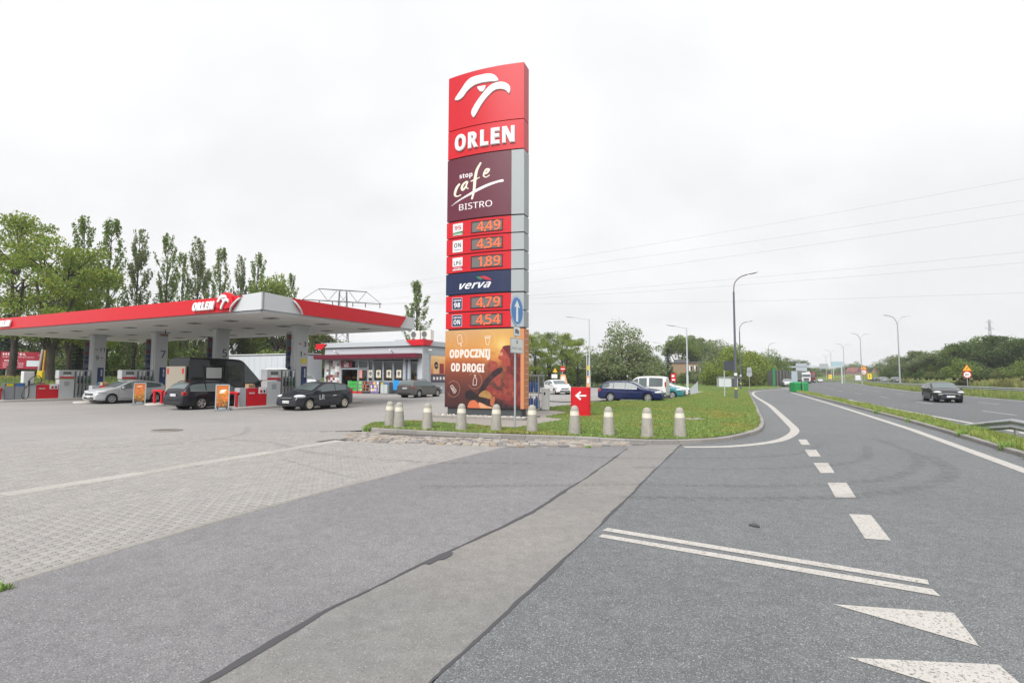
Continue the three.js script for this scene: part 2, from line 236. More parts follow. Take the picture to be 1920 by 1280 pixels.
{ // cobbled apron in front of the kerb
  const front = smooth([[-5.0, -16.4], [-4.75, -15.25], [-3.75, -14.62], [-2.41, -14.32], [-0.82, -13.95], [0.55, -13.8], [1.92, -13.85], [3.4, -14.3]], 60), back = smooth([[-4.8, -17.6], [-2.83, -16.74], [-0.94, -15.99], [0.63, -15.56], [1.79, -15.21], [2.78, -14.79], [3.5, -14.55]], 60);
  const ap = struct('cobble_apron', sheet(front, back, 60, 8, -0.002, 1.1, patchy(0.3, 1, 51)), ground(agFine, 1.1, 0.003, 0.2, 0.185, 0.165), 'strip of pale rounded cobbles in front of the bollard kerb', 'paving');
  const r = mulberry(8), cob = [0, 1, 2, 3, 4].map(i => { const g = new RoundedBoxGeometry(1, 0.1, 1, 2, 0.035), P = g.attributes.position; for (let k = 0; k < P.count; k++) { const n = vnoise(P.getX(k) * 2.3 + i * 7 + 9, P.getZ(k) * 2.3 + P.getY(k) * 9 + 9, i) - 0.5; P.setXYZ(k, P.getX(k) * (1 + 0.16 * n), P.getY(k) + (P.getY(k) > 0 ? n * 0.03 : 0), P.getZ(k) * (1 - 0.16 * n)); } g.computeVertexNormals(); return g; });
  const cm = [[0.74, 0.67, 0.59], [0.5, 0.48, 0.46], [0.78, 0.74, 0.69], [0.7, 0.57, 0.44], [0.42, 0.41, 0.42], [0.82, 0.77, 0.7]].map(c => { const m = mat(...c, 0.85); m.map = agFine[0]; m.bumpMap = agFine[1]; m.bumpScale = 0.003; return m; });
  const F = resample(front, 400), B = resample(back, 400); let n = 0;
  for (let row = 0; row < 8; row++) { let s = row * 0.07; const d = 0.1 + row * 0.175;
    while (s < 9.2) { const l = 0.17 + r() * 0.13, i = Math.min(400, Math.floor((s + l / 2) / 9.2 * 400)), wid = Math.hypot(F[i][0] - B[i][0], F[i][1] - B[i][1]); if (d < wid - 0.05 && n < 298) { const t = d / wid, j = Math.min(399, i), a = Math.atan2(F[j + 1][0] - F[j][0], F[j + 1][1] - F[j][1]); const o = mesh('cobble', cob[Math.floor(r() * 5)], cm[Math.floor(r() * 6)], ap); o.position.set(F[i][0] * (1 - t) + B[i][0] * t, -0.012 + r() * 0.012, F[i][1] * (1 - t) + B[i][1] * t); o.rotation.set((r() - 0.5) * 0.06, a + (r() - 0.5) * 0.25, (r() - 0.5) * 0.06); o.scale.set(0.155 + r() * 0.02, 1, l * 0.95); n++; } s += l; } }
  const bd = kerbRun('edging', 'low concrete strip bordering the cobbled apron', offset(front, 0.0), 1.0, 0.09, 0.012, 9, 0, false); bd.userData.category = 'edging';
  console.log('cobbles', n);
}
// lawn island and pavement by the pylon sign
const inner = offset(kerbLine, -0.15).map(p => p);
{
  const back = [[-4.9, -19.1], [-3.89, -20.1], [0.11, -17.55], [2.28, -21.6], [1.41, -22.7], [2.88, -25.7], [1.3, -28.6], [5.38, -35.6], [12.3, -41.6], [23.8, -65.0], [33, -76]];
  struct('lawn', sheet(inner, back, 200, 40, (t, x, z) => 0.1 + 0.05 * fbm(x * 0.5 + 50, z * 0.5 + 50, 3, 3), 3.4, patchy(0.45, 0.5, 61, 0.2)), mGrass, 'mown green lawn beside the price sign', 'lawn');
  struct('footpath', flatPoly([[-4.95, -18.6], [-3.89, -20.3], [0.11, -17.2], [2.9, -21.3], [2.0, -22.9], [3.3, -25.4], [1.4, -29.2], [-2.6, -24.6]], 0.105, 1.1), (() => { const m = mConc.clone(); m.vertexColors = false; m.color.setRGB(0.68, 0.64, 0.59); return m; })(), 'pale paved path round the foot of the sign', 'path');
  struct('parking_bay', sheet([[3.6, -37.9], [12.3, -42.2], [23.6, -65.4]], [[2.0, -40], [9.2, -50], [15, -66]], 30, 12, 0.05, 1.1, patchy(0.12, 0.5, 63)), mConc, 'pale paved parking bay beside the lawn', 'parking');
  struct('lawn', sheet([[31, -71.5], [44.5, -88.7], [63, -127.2], [92, -180.5], [102, -240], [83, -420]], [[23.8, -65], [20, -92], [30, -140], [50, -200], [60, -260], [40, -420]], 60, 12, (t) => 0.05 - t * 0.09, 3.4, patchy(0.45, 0.2, 64, 0.2)), mGrass, 'grass running along the far slip road to the trees', 'lawn');
  struct('verge', sheet(offset(rightKerb, 0.12), gore, 140, 4, (t, x, z) => 0.1 - 0.09 * t, 3.4, patchy(0.5, 0.8, 65, 0.2)), mGrass, 'narrow grass strip between slip road and motorway', 'verge');
  struct('bank', sheet([[-46, -40], [-42.6, -47], [-36, -56], [-22, -70], [2, -86]], [[-70, -52], [-60, -66], [-46, -80], [-28, -92], [0, -110]], 60, 24, t => 1.25 * (t < 0.45 ? Math.sin(t / 0.45 * Math.PI / 2) ** 1.5 : 1), 3.4, patchy(0.7, 0.3, 66, 0.3)), mGrass, 'rough grass bank behind the pump islands', 'bank');
  struct('bank', sheet(opp1, offset(hwFar, 60), 90, 16, t => 0.05 + 3.4 * Math.min(1, t * 1.8) ** 1.3, 3.4, patchy(0.7, 0.1, 67, 0.35)), mGrass, 'yellowish meadow bank beyond the motorway', 'bank');
  struct('back_road', sheet([[-66, -54], [-56, -70], [-40, -84], [-20, -97]], [[-71, -57], [-60.5, -74], [-44, -88], [-22, -102]], 30, 3, 1.27, 3, patchy(0.1, 0.2, 68)), mRoad, 'narrow road on the bank behind the station', 'road');
}
// tar seams
function wavyStrip(P, w0, w1, y, seed, n = 420) { const C = resample(P, n), r = i => 0.12 + 4.2 * Math.max(0, fbm(i * 0.06, seed, seed, 5) - 0.34) + 0.5 * vnoise(i * 0.9, seed, seed); const A = offset(C, 1).map((q, i) => { const w = (w0 + (w1 - w0) * i / n) * r(i + 7); return [C[i][0] + (q[0] - C[i][0]) * w, C[i][1] + (q[1] - C[i][1]) * w]; }), B = offset(C, -1).map((q, i) => { const w = (w0 + (w1 - w0) * i / n) * r(i + 900); return [C[i][0] + (q[0] - C[i][0]) * w, C[i][1] + (q[1] - C[i][1]) * w]; }); return sheet(A, B, n, 1, y, 1); }
struct('tar_seam', wavyStrip(seam1.slice(0, 8), 0.02, 0.02, 0.004, 4), mTar, 'dark tar seam along the left side of the resurfaced strip', 'seam');
struct('tar_seam', wavyStrip(seam2, 0.016, 0.016, 0.004, 8), mTar, 'ragged tar seam right of the resurfaced strip', 'seam');
struct('tar_patch', flatPoly([[-0.86, -5.26], [-0.78, -5.42], [-0.68, -5.58], [-0.6, -5.6], [-0.6, -5.5], [-0.66, -5.38], [-0.72, -5.36], [-0.78, -5.24]], 0.006, 1), mTar, 'small tar blotch on the seam', 'seam');
// road paint: worn white with gaps where the aggregate shows
const paintTex = (() => { const r = mulberry(15); return dataTex(512, (i, j) => { const n = fbm(i / 512 * 60, j / 512 * 60, 91, 3, 60) + (r() - 0.5) * 0.4; const k = 222 - 14 * fbm(i / 60, j / 60, 95, 3); return [k, k * 0.985, k * 0.965, n > 0.74 ? 0 : 255]; }); })();
const mPaint = mat(0.62, 0.615, 0.6, 0.8); mPaint.map = paintTex; mPaint.alphaTest = 0.5;
const mFaint = mat(0.6, 0.6, 0.59, 0.85); mFaint.map = dataTex(256, (i, j) => { const n = fbm(i / 256 * 64, j / 256 * 64, 97, 3, 64); return [205, 203, 199, n > 0.47 ? 0 : 255]; }); mFaint.alphaTest = 0.5;
function line(P, w, y, n, m, label) { const C = resample(P, n); return struct('road_marking', sheet(offset(C, w / 2), offset(C, -w / 2), n, 1, y, 0.8), m, label, 'marking'); }
line(smooth([[4.46, -13.92], [5.4, -13.98], [6.2, -14.3], [7.5, -15.25], [8.65, -16.7], [9.7, -18.4], [10.95, -21.2], [15.45, -31.7], [31.9, -69.8], [45, -87.2], [48.4, -97.5]], 160), 0.27, 0.005, 160, mPaint, 'solid white line bending round the kerb into the slip road');
line([[4.2, 2], [6.6, -3.6], [10.05, -10.6], [14.0, -18.8], [20.2, -32.8], [34.7, -66.6], [37.5, -69.5]], 0.26, 0.005, 80, mPaint, 'solid white edge line right of the slip road');
for (const q of [[[8.35, -15.69], [8.6, -15.7], [8.02, -14.46], [7.79, -14.46]], [[7.34, -13.5], [7.63, -13.51], [7.08, -12.34], [6.81, -12.33]], [[6.39, -11.42], [6.7, -11.42], [6.12, -10.23], [5.85, -10.22]], [[5.43, -9.3], [5.76, -9.3], [5.19, -8.16], [4.88, -8.16]], [[4.47, -7.19], [4.73, -7.14], [4.21, -6.04], [3.97, -6.11]]]) tag(struct('road_marking', flatPoly(q, 0.005, 0.8), mPaint), ['nearest, largest', 'second nearest', 'middle', 'fourth', 'farthest, smallest'][4 - ['8.35', '7.34', '6.39', '5.43', '4.47'].indexOf(String(q[0][0]))] + ' short white dash across the slip road mouth', 'marking', 'dashes across the slip road mouth');
struct('road_marking', flatPoly([[1.15, -6.5], [3.72, -4.89], [3.65, -4.78], [1.07, -6.39]], 0.005, 0.8), mPaint, 'farther of two thin parallel white lines', 'marking');
struct('road_marking', flatPoly([[1.05, -6.24], [3.6, -4.68], [3.55, -4.53], [0.98, -6.14]], 0.005, 0.8), mPaint, 'nearer of two thin parallel white lines', 'marking');
struct('road_marking', flatPoly([[2.56, -4.37], [3.4, -4.22], [3.15, -3.71]], 0.005, 0.8), mPaint, 'white give way triangle at the right foreground', 'marking');
struct('road_marking', flatPoly([[2.17, -3.56], [3.07, -3.48], [2.9, -2.9]], 0.005, 0.8), mPaint, 'nearest white give way triangle at the bottom edge', 'marking');
line(hwNear.slice(0, 8), 0.26, 0.003, 120, mPaint, 'solid white line on the near side of the motorway');
line(hwFar, 0.24, 0.003, 120, mPaint, 'solid white line on the median side of the motorway');
{ let k = 0; for (const f of [0.333, 0.667]) { const A = resample(hwNear, 600), B = resample(hwFar, 600); for (let s = 8; s < 190; s += 12) { const pa = t => { const z = -t; const X = Q => { for (let i = 1; i < Q.length; i++) if (z <= Q[i - 1][1] && z >= Q[i][1]) { const u = (z - Q[i - 1][1]) / (Q[i][1] - Q[i - 1][1]); return Q[i - 1][0] + (Q[i][0] - Q[i - 1][0]) * u; } return Q[Q.length - 1][0]; }; return [X(A) * (1 - f) + X(B) * f, z]; }; const z0 = 2.8 + s + (f > 0.5 ? 0 : 0.4); const L = [pa(z0 * 0.92 + 5), pa(z0 * 0.92 + 8.4)]; tag(line(L, 0.15, 0.003, 2, mPaint), `white lane dash on the motorway, ${f < 0.5 ? 'near' : 'middle'} lane line`, 'marking', `lane dashes of the ${f < 0.5 ? 'near' : 'middle'} lane line`); k++; } } }
for (let i = 0; i < 7; i++) { const t = 24 + i * 5.2, g = resample(gore, 400), h = resample(hwNear, 1200), a = g.reduce((b, p) => Math.abs(p[1] + t) < Math.abs(b[1] + t) ? p : b), b = h.reduce((q, p) => Math.abs(p[1] + t + 2.5) < Math.abs(q[1] + t + 2.5) ? p : q); tag(line([[a[0] + 0.3, a[1]], [b[0] - 0.3, b[1]]], 0.35, 0.003, 2, mPaint), 'white hatch bar in the gore beside the motorway', 'marking', 'hatch bars in the gore'); }
line([[-17.7, -16.2], [-16.6, -16.9]], 0.2, 0.005, 2, mFaint, 'first faded dash on the forecourt at the left edge'); line([[-14.2, -14.7], [-13.2, -15.1]], 0.2, 0.005, 2, mFaint, 'second faded dash on the forecourt'); line([[-11, -13.4], [-9.9, -13.6]], 0.2, 0.005, 2, mFaint, 'third faded dash on the forecourt');
line([[-5.0, -11.8], [-2.8, -9.6]], 0.14, 0.008, 4, mFaint, 'faded white line scuffed across the block paving');
line([[-12.6, -25.8], [-5.8, -29.8], [-3.6, -31]], 0.16, 0.006, 6, mPaint, 'thin white bay line in front of the dark hatchback'); line([[-11.6, -25.3], [-9.2, -25.7]], 0.25, 0.006, 4, mFaint, 'faded white bar in front of the dark hatchback');
line([[-9.6, -31.5], [-2.9, -35]], 0.12, 0.006, 6, mFaint, 'faded line on the forecourt behind the bollards');
// tyre rubber on the asphalt
const mRub = mat(0.05, 0.05, 0.05, 0.85); mRub.map = dataTex(256, (i, j) => { const n = fbm(i / 256 * 40, j / 256 * 8, 98, 4, 8); return [255, 255, 255, 46 * Math.max(0, Math.min(1, (n - 0.3) * 2))]; }); mRub.transparent = true;
for (const [P, w, l] of [[[[-1.5, -8.8], [2.06, -9.1], [4.2, -9.0], [6.6, -9.6], [9.2, -12.2], [10.8, -16]], 0.24, 'long dark tyre mark sweeping across the slip road mouth'], [[[1.6, -8.1], [3.6, -8.0], [5.9, -8.5], [8.3, -10.2], [9.6, -12.4]], 0.3, 'broad dark tyre mark nearer the camera on the slip road'], [[[2.4, -10.8], [4.6, -10.6], [7.4, -11.6], [9.4, -14.2]], 0.2, 'faint tyre mark between the white dashes'], [[[0.8, -12.4], [3.4, -11.9], [6.5, -12.6], [8.6, -14.8]], 0.2, 'farthest faint tyre mark below the white arc'], [[[-8.6, -15.4], [-6.6, -14.6], [-4.6, -12.6], [-2, -11.4], [0.5, -11.2]], 0.22, 'tyre mark curving over the block paving'], [[[-9.8, -13.6], [-8.6, -14.6], [-8.3, -16.4], [-9.2, -18.8]], 0.2, 'curved tyre mark on the forecourt left of the gutter'], [[[-12, -21.4], [-7, -23.2], [-3.4, -24.9]], 0.14, 'thin dark tyre line on the forecourt before the sign']]) struct('tyre_mark', (() => { const C = smooth(P, 60); return sheet(offset(C, w / 2), offset(C, -w / 2), 60, 1, 0.0085, 1.3); })(), mRub, l, 'tyre mark');
{ const mh = thing('manhole_cover', 'round iron manhole cover in the forecourt paving', 'manhole', -11.3, -17.6); part('cover', cyl(0.4, 0.4, 0.014, 0, 0, 0, 28), mat(0.1, 0.09, 0.085, 0.7), mh); const t = new THREE.TorusGeometry(0.43, 0.03, 6, 28).rotateX(Math.PI / 2).translate(0, 0.004, 0); part('rim', t, kerbMats[0], mh); part('ridges', [-0.24, -0.12, 0, 0.12, 0.24].map(z => box(Math.sqrt(0.15 - z * z) * 1.8, 0.008, 0.03, 0, 0.017, z)), mat(0.14, 0.12, 0.11, 0.6), mh); }
{ const dg = thing('drain_grate', 'slotted iron drain grate at the end of the gutter', 'grate', -5.05, -15.0, Math.atan2(-W[1], W[0])); part('frame', [box(0.66, 0.02, 0.03, 0, 0, 0.17), box(0.66, 0.02, 0.03, 0, 0, -0.17), box(0.03, 0.02, 0.37, 0.33, 0, 0), box(0.03, 0.02, 0.37, -0.33, 0, 0)], mTar, dg); for (let i = 0; i < 8; i++) part('slat', box(0.035, 0.016, 0.31, -0.28 + i * 0.08, 0, 0), mat(0.12, 0.11, 0.1, 0.6), dg); part('pit', box(0.62, 0.004, 0.32, 0, 0.005 - 0.004, 0), mat(0.02, 0.02, 0.02, 0.9), dg); }
{ const dp = thing('asphalt_debris', 'dark scrap of rubber lying on the asphalt', 'debris', 2.95, -6.6); const r = mulberry(3); part('scrap', [0, 1, 2, 3, 4].map(i => new THREE.IcosahedronGeometry(0.022 + r() * 0.02, 0).scale(1.6, 0.5, 0.8).rotateY(r() * 3).translate((r() - 0.5) * 0.1, 0.012, (r() - 0.5) * 0.05)), mTar, dp); }
// ---------------------------------------------------------------- the price sign
const fontB = await new FontLoader().loadAsync('fonts/droid/droid_sans_bold.typeface.json');
const fontR = await new FontLoader().loadAsync('fonts/droid/droid_sans_regular.typeface.json');
const RED = [0.52, 0.01, 0.02];
const mRed = mat(...RED, 0.36, { specularIntensity: 0.7 }), mRedSide = mat(...RED, 0.38), mWhite = mat(0.72, 0.72, 0.74, 0.45), mGreyP = mat(0.31, 0.335, 0.355, 0.45), mDark = mat(0.03, 0.032, 0.036, 0.5), mSteel = mat(0.4, 0.43, 0.45, 0.45, { metalness: 0.4 }), mGalv = mat(0.38, 0.4, 0.41, 0.5, { metalness: 0.5 }), mBlack = mat(0.012, 0.012, 0.014, 0.5);
const textGeo = (t, size, depth, font = fontB, bevel = 0) => { const g = new TextGeometry(t, { font, size, depth, curveSegments: 5, bevelEnabled: bevel > 0, bevelThickness: bevel, bevelSize: bevel, bevelSegments: 1 }); g.computeBoundingBox(); const b = g.boundingBox; return g.translate(-(b.min.x + b.max.x) / 2, -(b.min.y + b.max.y) / 2, 0); };
const curve = (f, n) => Array.from({ length: n + 1 }, (_, i) => f(i / n));
function spl(pts, closed = true) { const c = new THREE.CatmullRomCurve3(pts.map(p => V3(p[0], p[1], 0)), closed, 'centripetal', 0.5); return c.getPoints(pts.length * 5).map(p => [p.x, p.y]); }
const EAGLE = [[[140, 350], [165, 355], [205, 332], [240, 284], [290, 238], [340, 216], [400, 203], [465, 190], [455, 160], [430, 140], [400, 135], [330, 150], [268, 174], [235, 202], [190, 268]], [[313, 240], [320, 262], [338, 279], [358, 276], [372, 254], [378, 226], [345, 231]], [[270, 430], [276, 460], [290, 473], [305, 455], [350, 372], [400, 303], [440, 265], [475, 255], [510, 262], [535, 287], [546, 252], [540, 222], [515, 200], [480, 193], [440, 203], [402, 227], [350, 290], [288, 385]]];
const eagleUnit = EAGLE.map(P => P.map(([x, y]) => { const s = (x - 90) / 540, top = 195 - 150 * (0.25 * s + 0.75 * (1 - (1 - s) ** 1.6)), v = (y - top) / (392 + 26 * s); return [s - 0.5, 0.5 - v]; }));
{
  const SW = 3.56, BUL = 0.17, TH = 0.6, face = x => BUL * (1 - (2 * x / SW) ** 2);
  const s = thing('price_sign', 'tall red fuel price sign with white bird emblem and prices', 'sign', -1.19, -22.25, -0.374);
  const prism = (x0, x1, y0, y1, m, name, inset = 0, zb = -TH, label) => {
    const f = curve(t => { const x = x0 + (x1 - x0) * t; return [x, -(face(x) - inset)]; }, 14), b = curve(t => { const x = x1 + (x0 - x1) * t; return [x, -(zb - face(x) + inset)]; }, 14);
    const g = extr([...f, ...b], y1 - y0, 0).rotateX(-Math.PI / 2).translate(0, y0, 0); const o = mesh(name, toCreasedNormals(g, 0.5), m, s); if (label) o.userData.label = label; return o;
  };
  const skin = (x0, x1, y0, y1, m, name, parent = s, proud = 0.004) => { const n = 16, pos = [], uv = [], idx = []; for (let i = 0; i <= n; i++) for (let j = 0; j < 2; j++) { const x = x0 + (x1 - x0) * i / n; pos.push(x, j ? y1 : y0, face(x) + proud); uv.push(i / n, j); if (i < n && !j) idx.push(i * 2, i * 2 + 2, i * 2 + 1, i * 2 + 1, i * 2 + 2, i * 2 + 3); } const g = new THREE.BufferGeometry(); g.setAttribute('position', new THREE.Float32BufferAttribute(pos, 3)); g.setAttribute('uv', new THREE.Float32BufferAttribute(uv, 2)); g.setIndex(idx); g.computeVertexNormals(); return mesh(name, g, m, parent); };
  const bend = (g, cx, cy, proud = 0) => { const P = g.attributes.position; for (let i = 0; i < P.count; i++) { const x = P.getX(i) + cx; P.setXYZ(i, x, P.getY(i) + cy, P.getZ(i) + face(x) + proud); } g.computeVertexNormals(); return g; };
  prism(-SW / 2 + 0.09, SW / 2 - 0.09, 0.02, 14.9, mat(0.05, 0.055, 0.06, 0.6), 'core', 0.07, -TH + 0.0, 'dark inner frame showing in the joints');
  const L = [15, 12.58, 12.54, 11.3, 11.25, 8.52, 8.46, 7.77, 7.72, 7.03, 6.98, 6.24, 6.19, 5.3, 5.24, 4.55, 4.5, 3.83];
  const p1 = prism(-SW / 2, SW / 2, L[1], L[0], mRed, 'panel', 0, -TH, 'red top panel with white bird emblem');
  for (const P of eagleUnit) { const sh = spl(P.map(([x, y]) => [x * SW, y * 2.42])); mesh('emblem', bend(extr(sh, 0.02, 0.03, { bevelSegments: 3, bevelOffset: -0.045 }), 0, 13.79), mWhite, p1); }
  const p2 = prism(-SW / 2, SW / 2, L[3], L[2], mRed, 'panel', 0, -TH, 'red panel with white lettering');
  { let x = -1.42; for (const ch of 'ORLEN') { const g = textGeo(ch, 0.62, 0.05, fontB, 0.03); const wd = g.boundingBox.max.x - g.boundingBox.min.x + 0.06, k = { O: 0.62, R: 0.54, L: 0.44, E: 0.46, N: 0.6 }[ch]; g.scale(k / wd, 1.08, 1); mesh('letter', bend(g, x + k / 2, 11.92), mWhite, p2); x += k + 0.05; } }
  const xg = SW / 2 - 0.52, strips = [[5, 4], [7, 6], [9, 8], [11, 10], [13, 12], [15, 14], [17, 16]];
  for (const [a, b] of strips) prism(xg + 0.004, SW / 2 + 0.01, L[a], L[b], mGreyP, 'side_panel', 0);
  // bistro panel
  const mP = prism(-SW / 2 - 0.01, xg, L[5], L[4], mat(0.13, 0.012, 0.03, 0.35, { clearcoat: 0.3, clearcoatRoughness: 0.3 }), 'panel', 0, -TH, 'maroon bistro panel');
  const cafe = canvasTex(768, 880, (x, w, h) => {
    const M = (a, b) => { const q = (a - 78) / 475, t = 793 - 88 * (0.2 * q + 0.8 * (1 - (1 - q) ** 1.5)); return [q * w, (b - t) / (455 + 8 * q) * h]; };
    x.fillStyle = '#631a32'; x.fillRect(0, 0, w, h); x.strokeStyle = '#571428'; x.lineWidth = 3; x.beginPath(); x.moveTo(0, 96); x.lineTo(w, 96); x.stroke();
    x.fillStyle = '#f4f2f4'; const [sx, sy] = M(228, 893); x.save(); fit(x, 'stop', 92, sx, sy, 172); x.restore();
    const [bx, by] = M(298, 1110); fit(x, 'BISTRO', 118, bx, by, 420, 'normal');
    const brush = (pts, w0, w1, c) => { const p = spl(pts.map(q => M(...q)), false); x.fillStyle = c; p.forEach(([a, b], i) => { const t = i / p.length, r = (w0 + (w1 - w0) * t) * (0.55 + 0.45 * Math.sin(Math.PI * Math.min(1, t * 1.15 + 0.1))); x.beginPath(); x.ellipse(a, b, Math.max(1, r), Math.max(1, r * 1.15), -0.6, 0, 7); x.fill(); }); };
    brush([[118, 1122], [180, 1078], [260, 1030], [320, 995], [400, 955], [470, 930], [492, 925]], 8, 30, '#f4f2f4');
    const cr = '#f1ecd8';
    brush([[176, 962], [158, 985], [144, 1020], [142, 1045], [160, 1052], [188, 1040]], 18, 13, cr);
    brush([[232, 940], [208, 960], [196, 990], [202, 1002], [222, 985], [242, 940], [234, 985], [246, 990]], 15, 12, cr);
    brush([[338, 800], [312, 850], [298, 920], [292, 990], [280, 1050], [276, 1062]], 16, 22, cr); brush([[268, 935], [300, 922], [330, 905]], 10, 10, cr);
    brush([[362, 880], [385, 870], [398, 845], [382, 845], [364, 875], [362, 895], [378, 902], [402, 888]], 13, 12, cr);
  });
  skin(-SW / 2 - 0.008, xg - 0.002, L[5] + 0.003, L[4] - 0.003, mat(0.8, 0.8, 0.8, 0.42, { map: cafe }), 'print', mP);
  // price rows
  const badge = (bg, l1, c1, l2, c2, extra) => canvasTex(192, 200, (x, w, h) => { x.fillStyle = bg; x.fillRect(0, 0, w, h); extra?.(x); x.fillStyle = c1; fit(x, l1[0], l1[1], 96, l1[2], l1[3]); if (l2) { x.fillStyle = c2; fit(x, l2[0], l2[1], 96, l2[2], l2[3], l2[4]); } });
  const verv = x => { x.strokeStyle = '#e8eef4'; x.lineWidth = 6; x.strokeRect(3, 3, 186, 194); };
  const rows = [[7, 6, '4.49', badge('#e9ecea', ['95', 96, 76, 140], '#b02440', ['eurosuper', 30, 172, 170], '#e8f0e8', x => { x.fillStyle = '#1d7f4a'; x.fillRect(0, 130, 192, 60); x.fillStyle = '#e9ecea'; x.beginPath(); x.moveTo(0, 128); x.lineTo(192, 128); x.lineTo(192, 134); x.lineTo(0, 152); x.fill(); }), 'petrol 95'], [9, 8, '4.34', badge('#eceeee', ['ON', 104, 82, 150], '#222832', ['ekodiesel', 32, 158, 150], '#444'), 'diesel'], [11, 10, '1.89', badge('#eceeee', ['LPG', 88, 86, 162], '#222832', ['autogaz', 34, 162, 150], '#f4dada', x => { x.fillStyle = '#b8344a'; x.fillRect(0, 138, 192, 48); }), 'gas'], [15, 14, '4.79', badge('#162a52', ['98', 112, 124, 130], '#f2f4f8', ['verva', 56, 42, 150, 'italic bold'], '#f2f4f8', verv), 'premium 98'], [17, 16, '4.54', badge('#162a52', ['ON', 112, 124, 140], '#f2f4f8', ['verva', 56, 42, 150, 'italic bold'], '#f2f4f8', verv), 'premium diesel']];
  const mLed = mat(0.75, 0.12, 0.04, 0.5); mLed.emissive.setRGB(1, 0.16, 0.05); mLed.emissiveIntensity = 0.09;
  const mScreen = mat(0.14, 0.125, 0.12, 0.35);
  for (const [a, b, price, bt, what] of rows) {
    const y0 = L[a], y1 = L[b], yc = (y0 + y1) / 2, h = y1 - y0;
    const p = prism(-SW / 2 - 0.02, xg, y0, y1, mRed, 'panel', 0, -TH, `red price row for ${what}`);
    const dx0 = -0.52, dx1 = 0.88, d = skin(dx0, dx1, yc - h * 0.32, yc + h * 0.32, mScreen, 'display', p, 0.008);
    { const fr = []; for (const yy of [yc - h * 0.33, yc + h * 0.33]) fr.push(bend(new THREE.BoxGeometry(dx1 - dx0 + 0.06, 0.03, 0.03, 8, 1, 1), (dx0 + dx1) / 2, yy, 0.01)); for (const xx of [dx0, dx1]) fr.push(bend(box(0.03, h * 0.66, 0.03), xx, yc, 0.01)); part('display_frame', fr, mBlack, p); }
    for (const [i, ch] of [...price].entries()) { const g = textGeo(ch, 0.4, 0.012, fontR, 0.008); mesh('digit', bend(ch === '.' ? g.translate(0, -0.19, 0) : g.scale(1.1, 1, 1), [-0.1, 0.11, 0.3, 0.66][i], yc, 0.012), mLed, d); }
    skin(-1.46, -0.95, yc - h * 0.37, yc + h * 0.37, mat(0.8, 0.8, 0.8, 0.4, { map: bt }), 'fuel_badge', p, 0.014);
  }
  { const p = prism(-SW / 2 - 0.03, xg, L[13], L[12], mat(0.012, 0.024, 0.085, 0.3, { clearcoat: 0.4 }), 'panel', 0, -TH, 'navy panel with italic white lettering');
    const t = canvasTex(768, 300, (x, w, h) => { x.fillStyle = '#15244f'; x.fillRect(0, 0, w, h); x.strokeStyle = '#1d3062'; x.lineWidth = 6; x.strokeRect(60, 20, w - 150, h - 40); x.save(); x.transform(1, 0, -0.18, 1, 30, 0); x.fillStyle = '#f4f6fa'; x.lineWidth = 12; x.strokeStyle = '#f4f6fa'; x.lineJoin = 'round'; fit(x, 'verva', 150, w * 0.46, h * 0.6, 390, 'italic bold'); x.restore();
      x.fillStyle = '#c92c3c'; x.beginPath(); x.moveTo(420, 72); x.quadraticCurveTo(500, 40, 560, 130); x.quadraticCurveTo(490, 128, 420, 72); x.fill(); x.fillStyle = '#1f8f58'; x.beginPath(); x.moveTo(380, 66); x.quadraticCurveTo(430, 60, 450, 112); x.quadraticCurveTo(410, 112, 380, 66); x.fill(); });
    skin(-SW / 2 - 0.025, xg - 0.003, L[13] + 0.004, L[12] - 0.004, mat(0.75, 0.75, 0.75, 0.4, { map: t }), 'print', p); }
  // printed advert cube at the foot
  const ad = prism(-SW / 2 - 0.03, SW / 2 + 0.02, 0.5, 3.76, mat(0.5, 0.2, 0.09, 0.6), 'advert_box', 0, -TH, 'orange box carrying the summer advert');
  const poster = canvasTex(1024, 950, (x, w, h) => {
    const r = mulberry(9), X = a => (a - 38) / 462 * w, Y = b => (b - 708) / 455 * h, P = (pts, c, cl = true) => { x.fillStyle = c; x.beginPath(); spl(pts.map(q => [X(q[0]), Y(q[1])]), cl).forEach((q, i) => i ? x.lineTo(...q) : x.moveTo(...q)); x.fill(); };
    let g = x.createLinearGradient(0, 0, 0, h); [[0, '#dcae7a'], [0.2, '#e0a25a'], [0.34, '#d88a44'], [0.42, '#b8643a'], [0.55, '#8a4630'], [0.75, '#5a2c2a'], [1, '#3c1c22']].forEach(q => g.addColorStop(...q)); x.fillStyle = g; x.fillRect(0, 0, w, h);
    g = x.createRadialGradient(X(400), Y(800), 10, X(400), Y(800), 420); g.addColorStop(0, 'rgba(255,226,140,0.9)'); g.addColorStop(0.3, 'rgba(250,200,90,0.4)'); g.addColorStop(1, 'rgba(250,180,70,0)'); x.fillStyle = g; x.fillRect(0, 0, w, h * 0.46);
    for (let i = 0; i < 2600; i++) { const a = r() * w, b = h * (0.42 + r() * 0.56), l = 8 + r() * 22; x.strokeStyle = `rgba(${90 + r() * 130 | 0},${40 + r() * 60 | 0},${25 + r() * 25 | 0},0.35)`; x.lineWidth = 1 + r() * 2.5; x.beginPath(); x.moveTo(a, b); x.lineTo(a + (r() - 0.5) * 14, b - l); x.stroke(); }
    P([[405, 815], [440, 805], [470, 812], [505, 840], [505, 1160], [420, 1165], [420, 1080], [415, 1000], [425, 920], [395, 870]], '#7c2026');
    P([[385, 850], [400, 818], [440, 815], [462, 850], [452, 905], [425, 925], [398, 910], [384, 885], [376, 878]], '#b9463a'); P([[400, 812], [455, 806], [490, 850], [492, 1000], [470, 1090], [445, 1050], [448, 950], [440, 880], [418, 838]], '#6a191f');
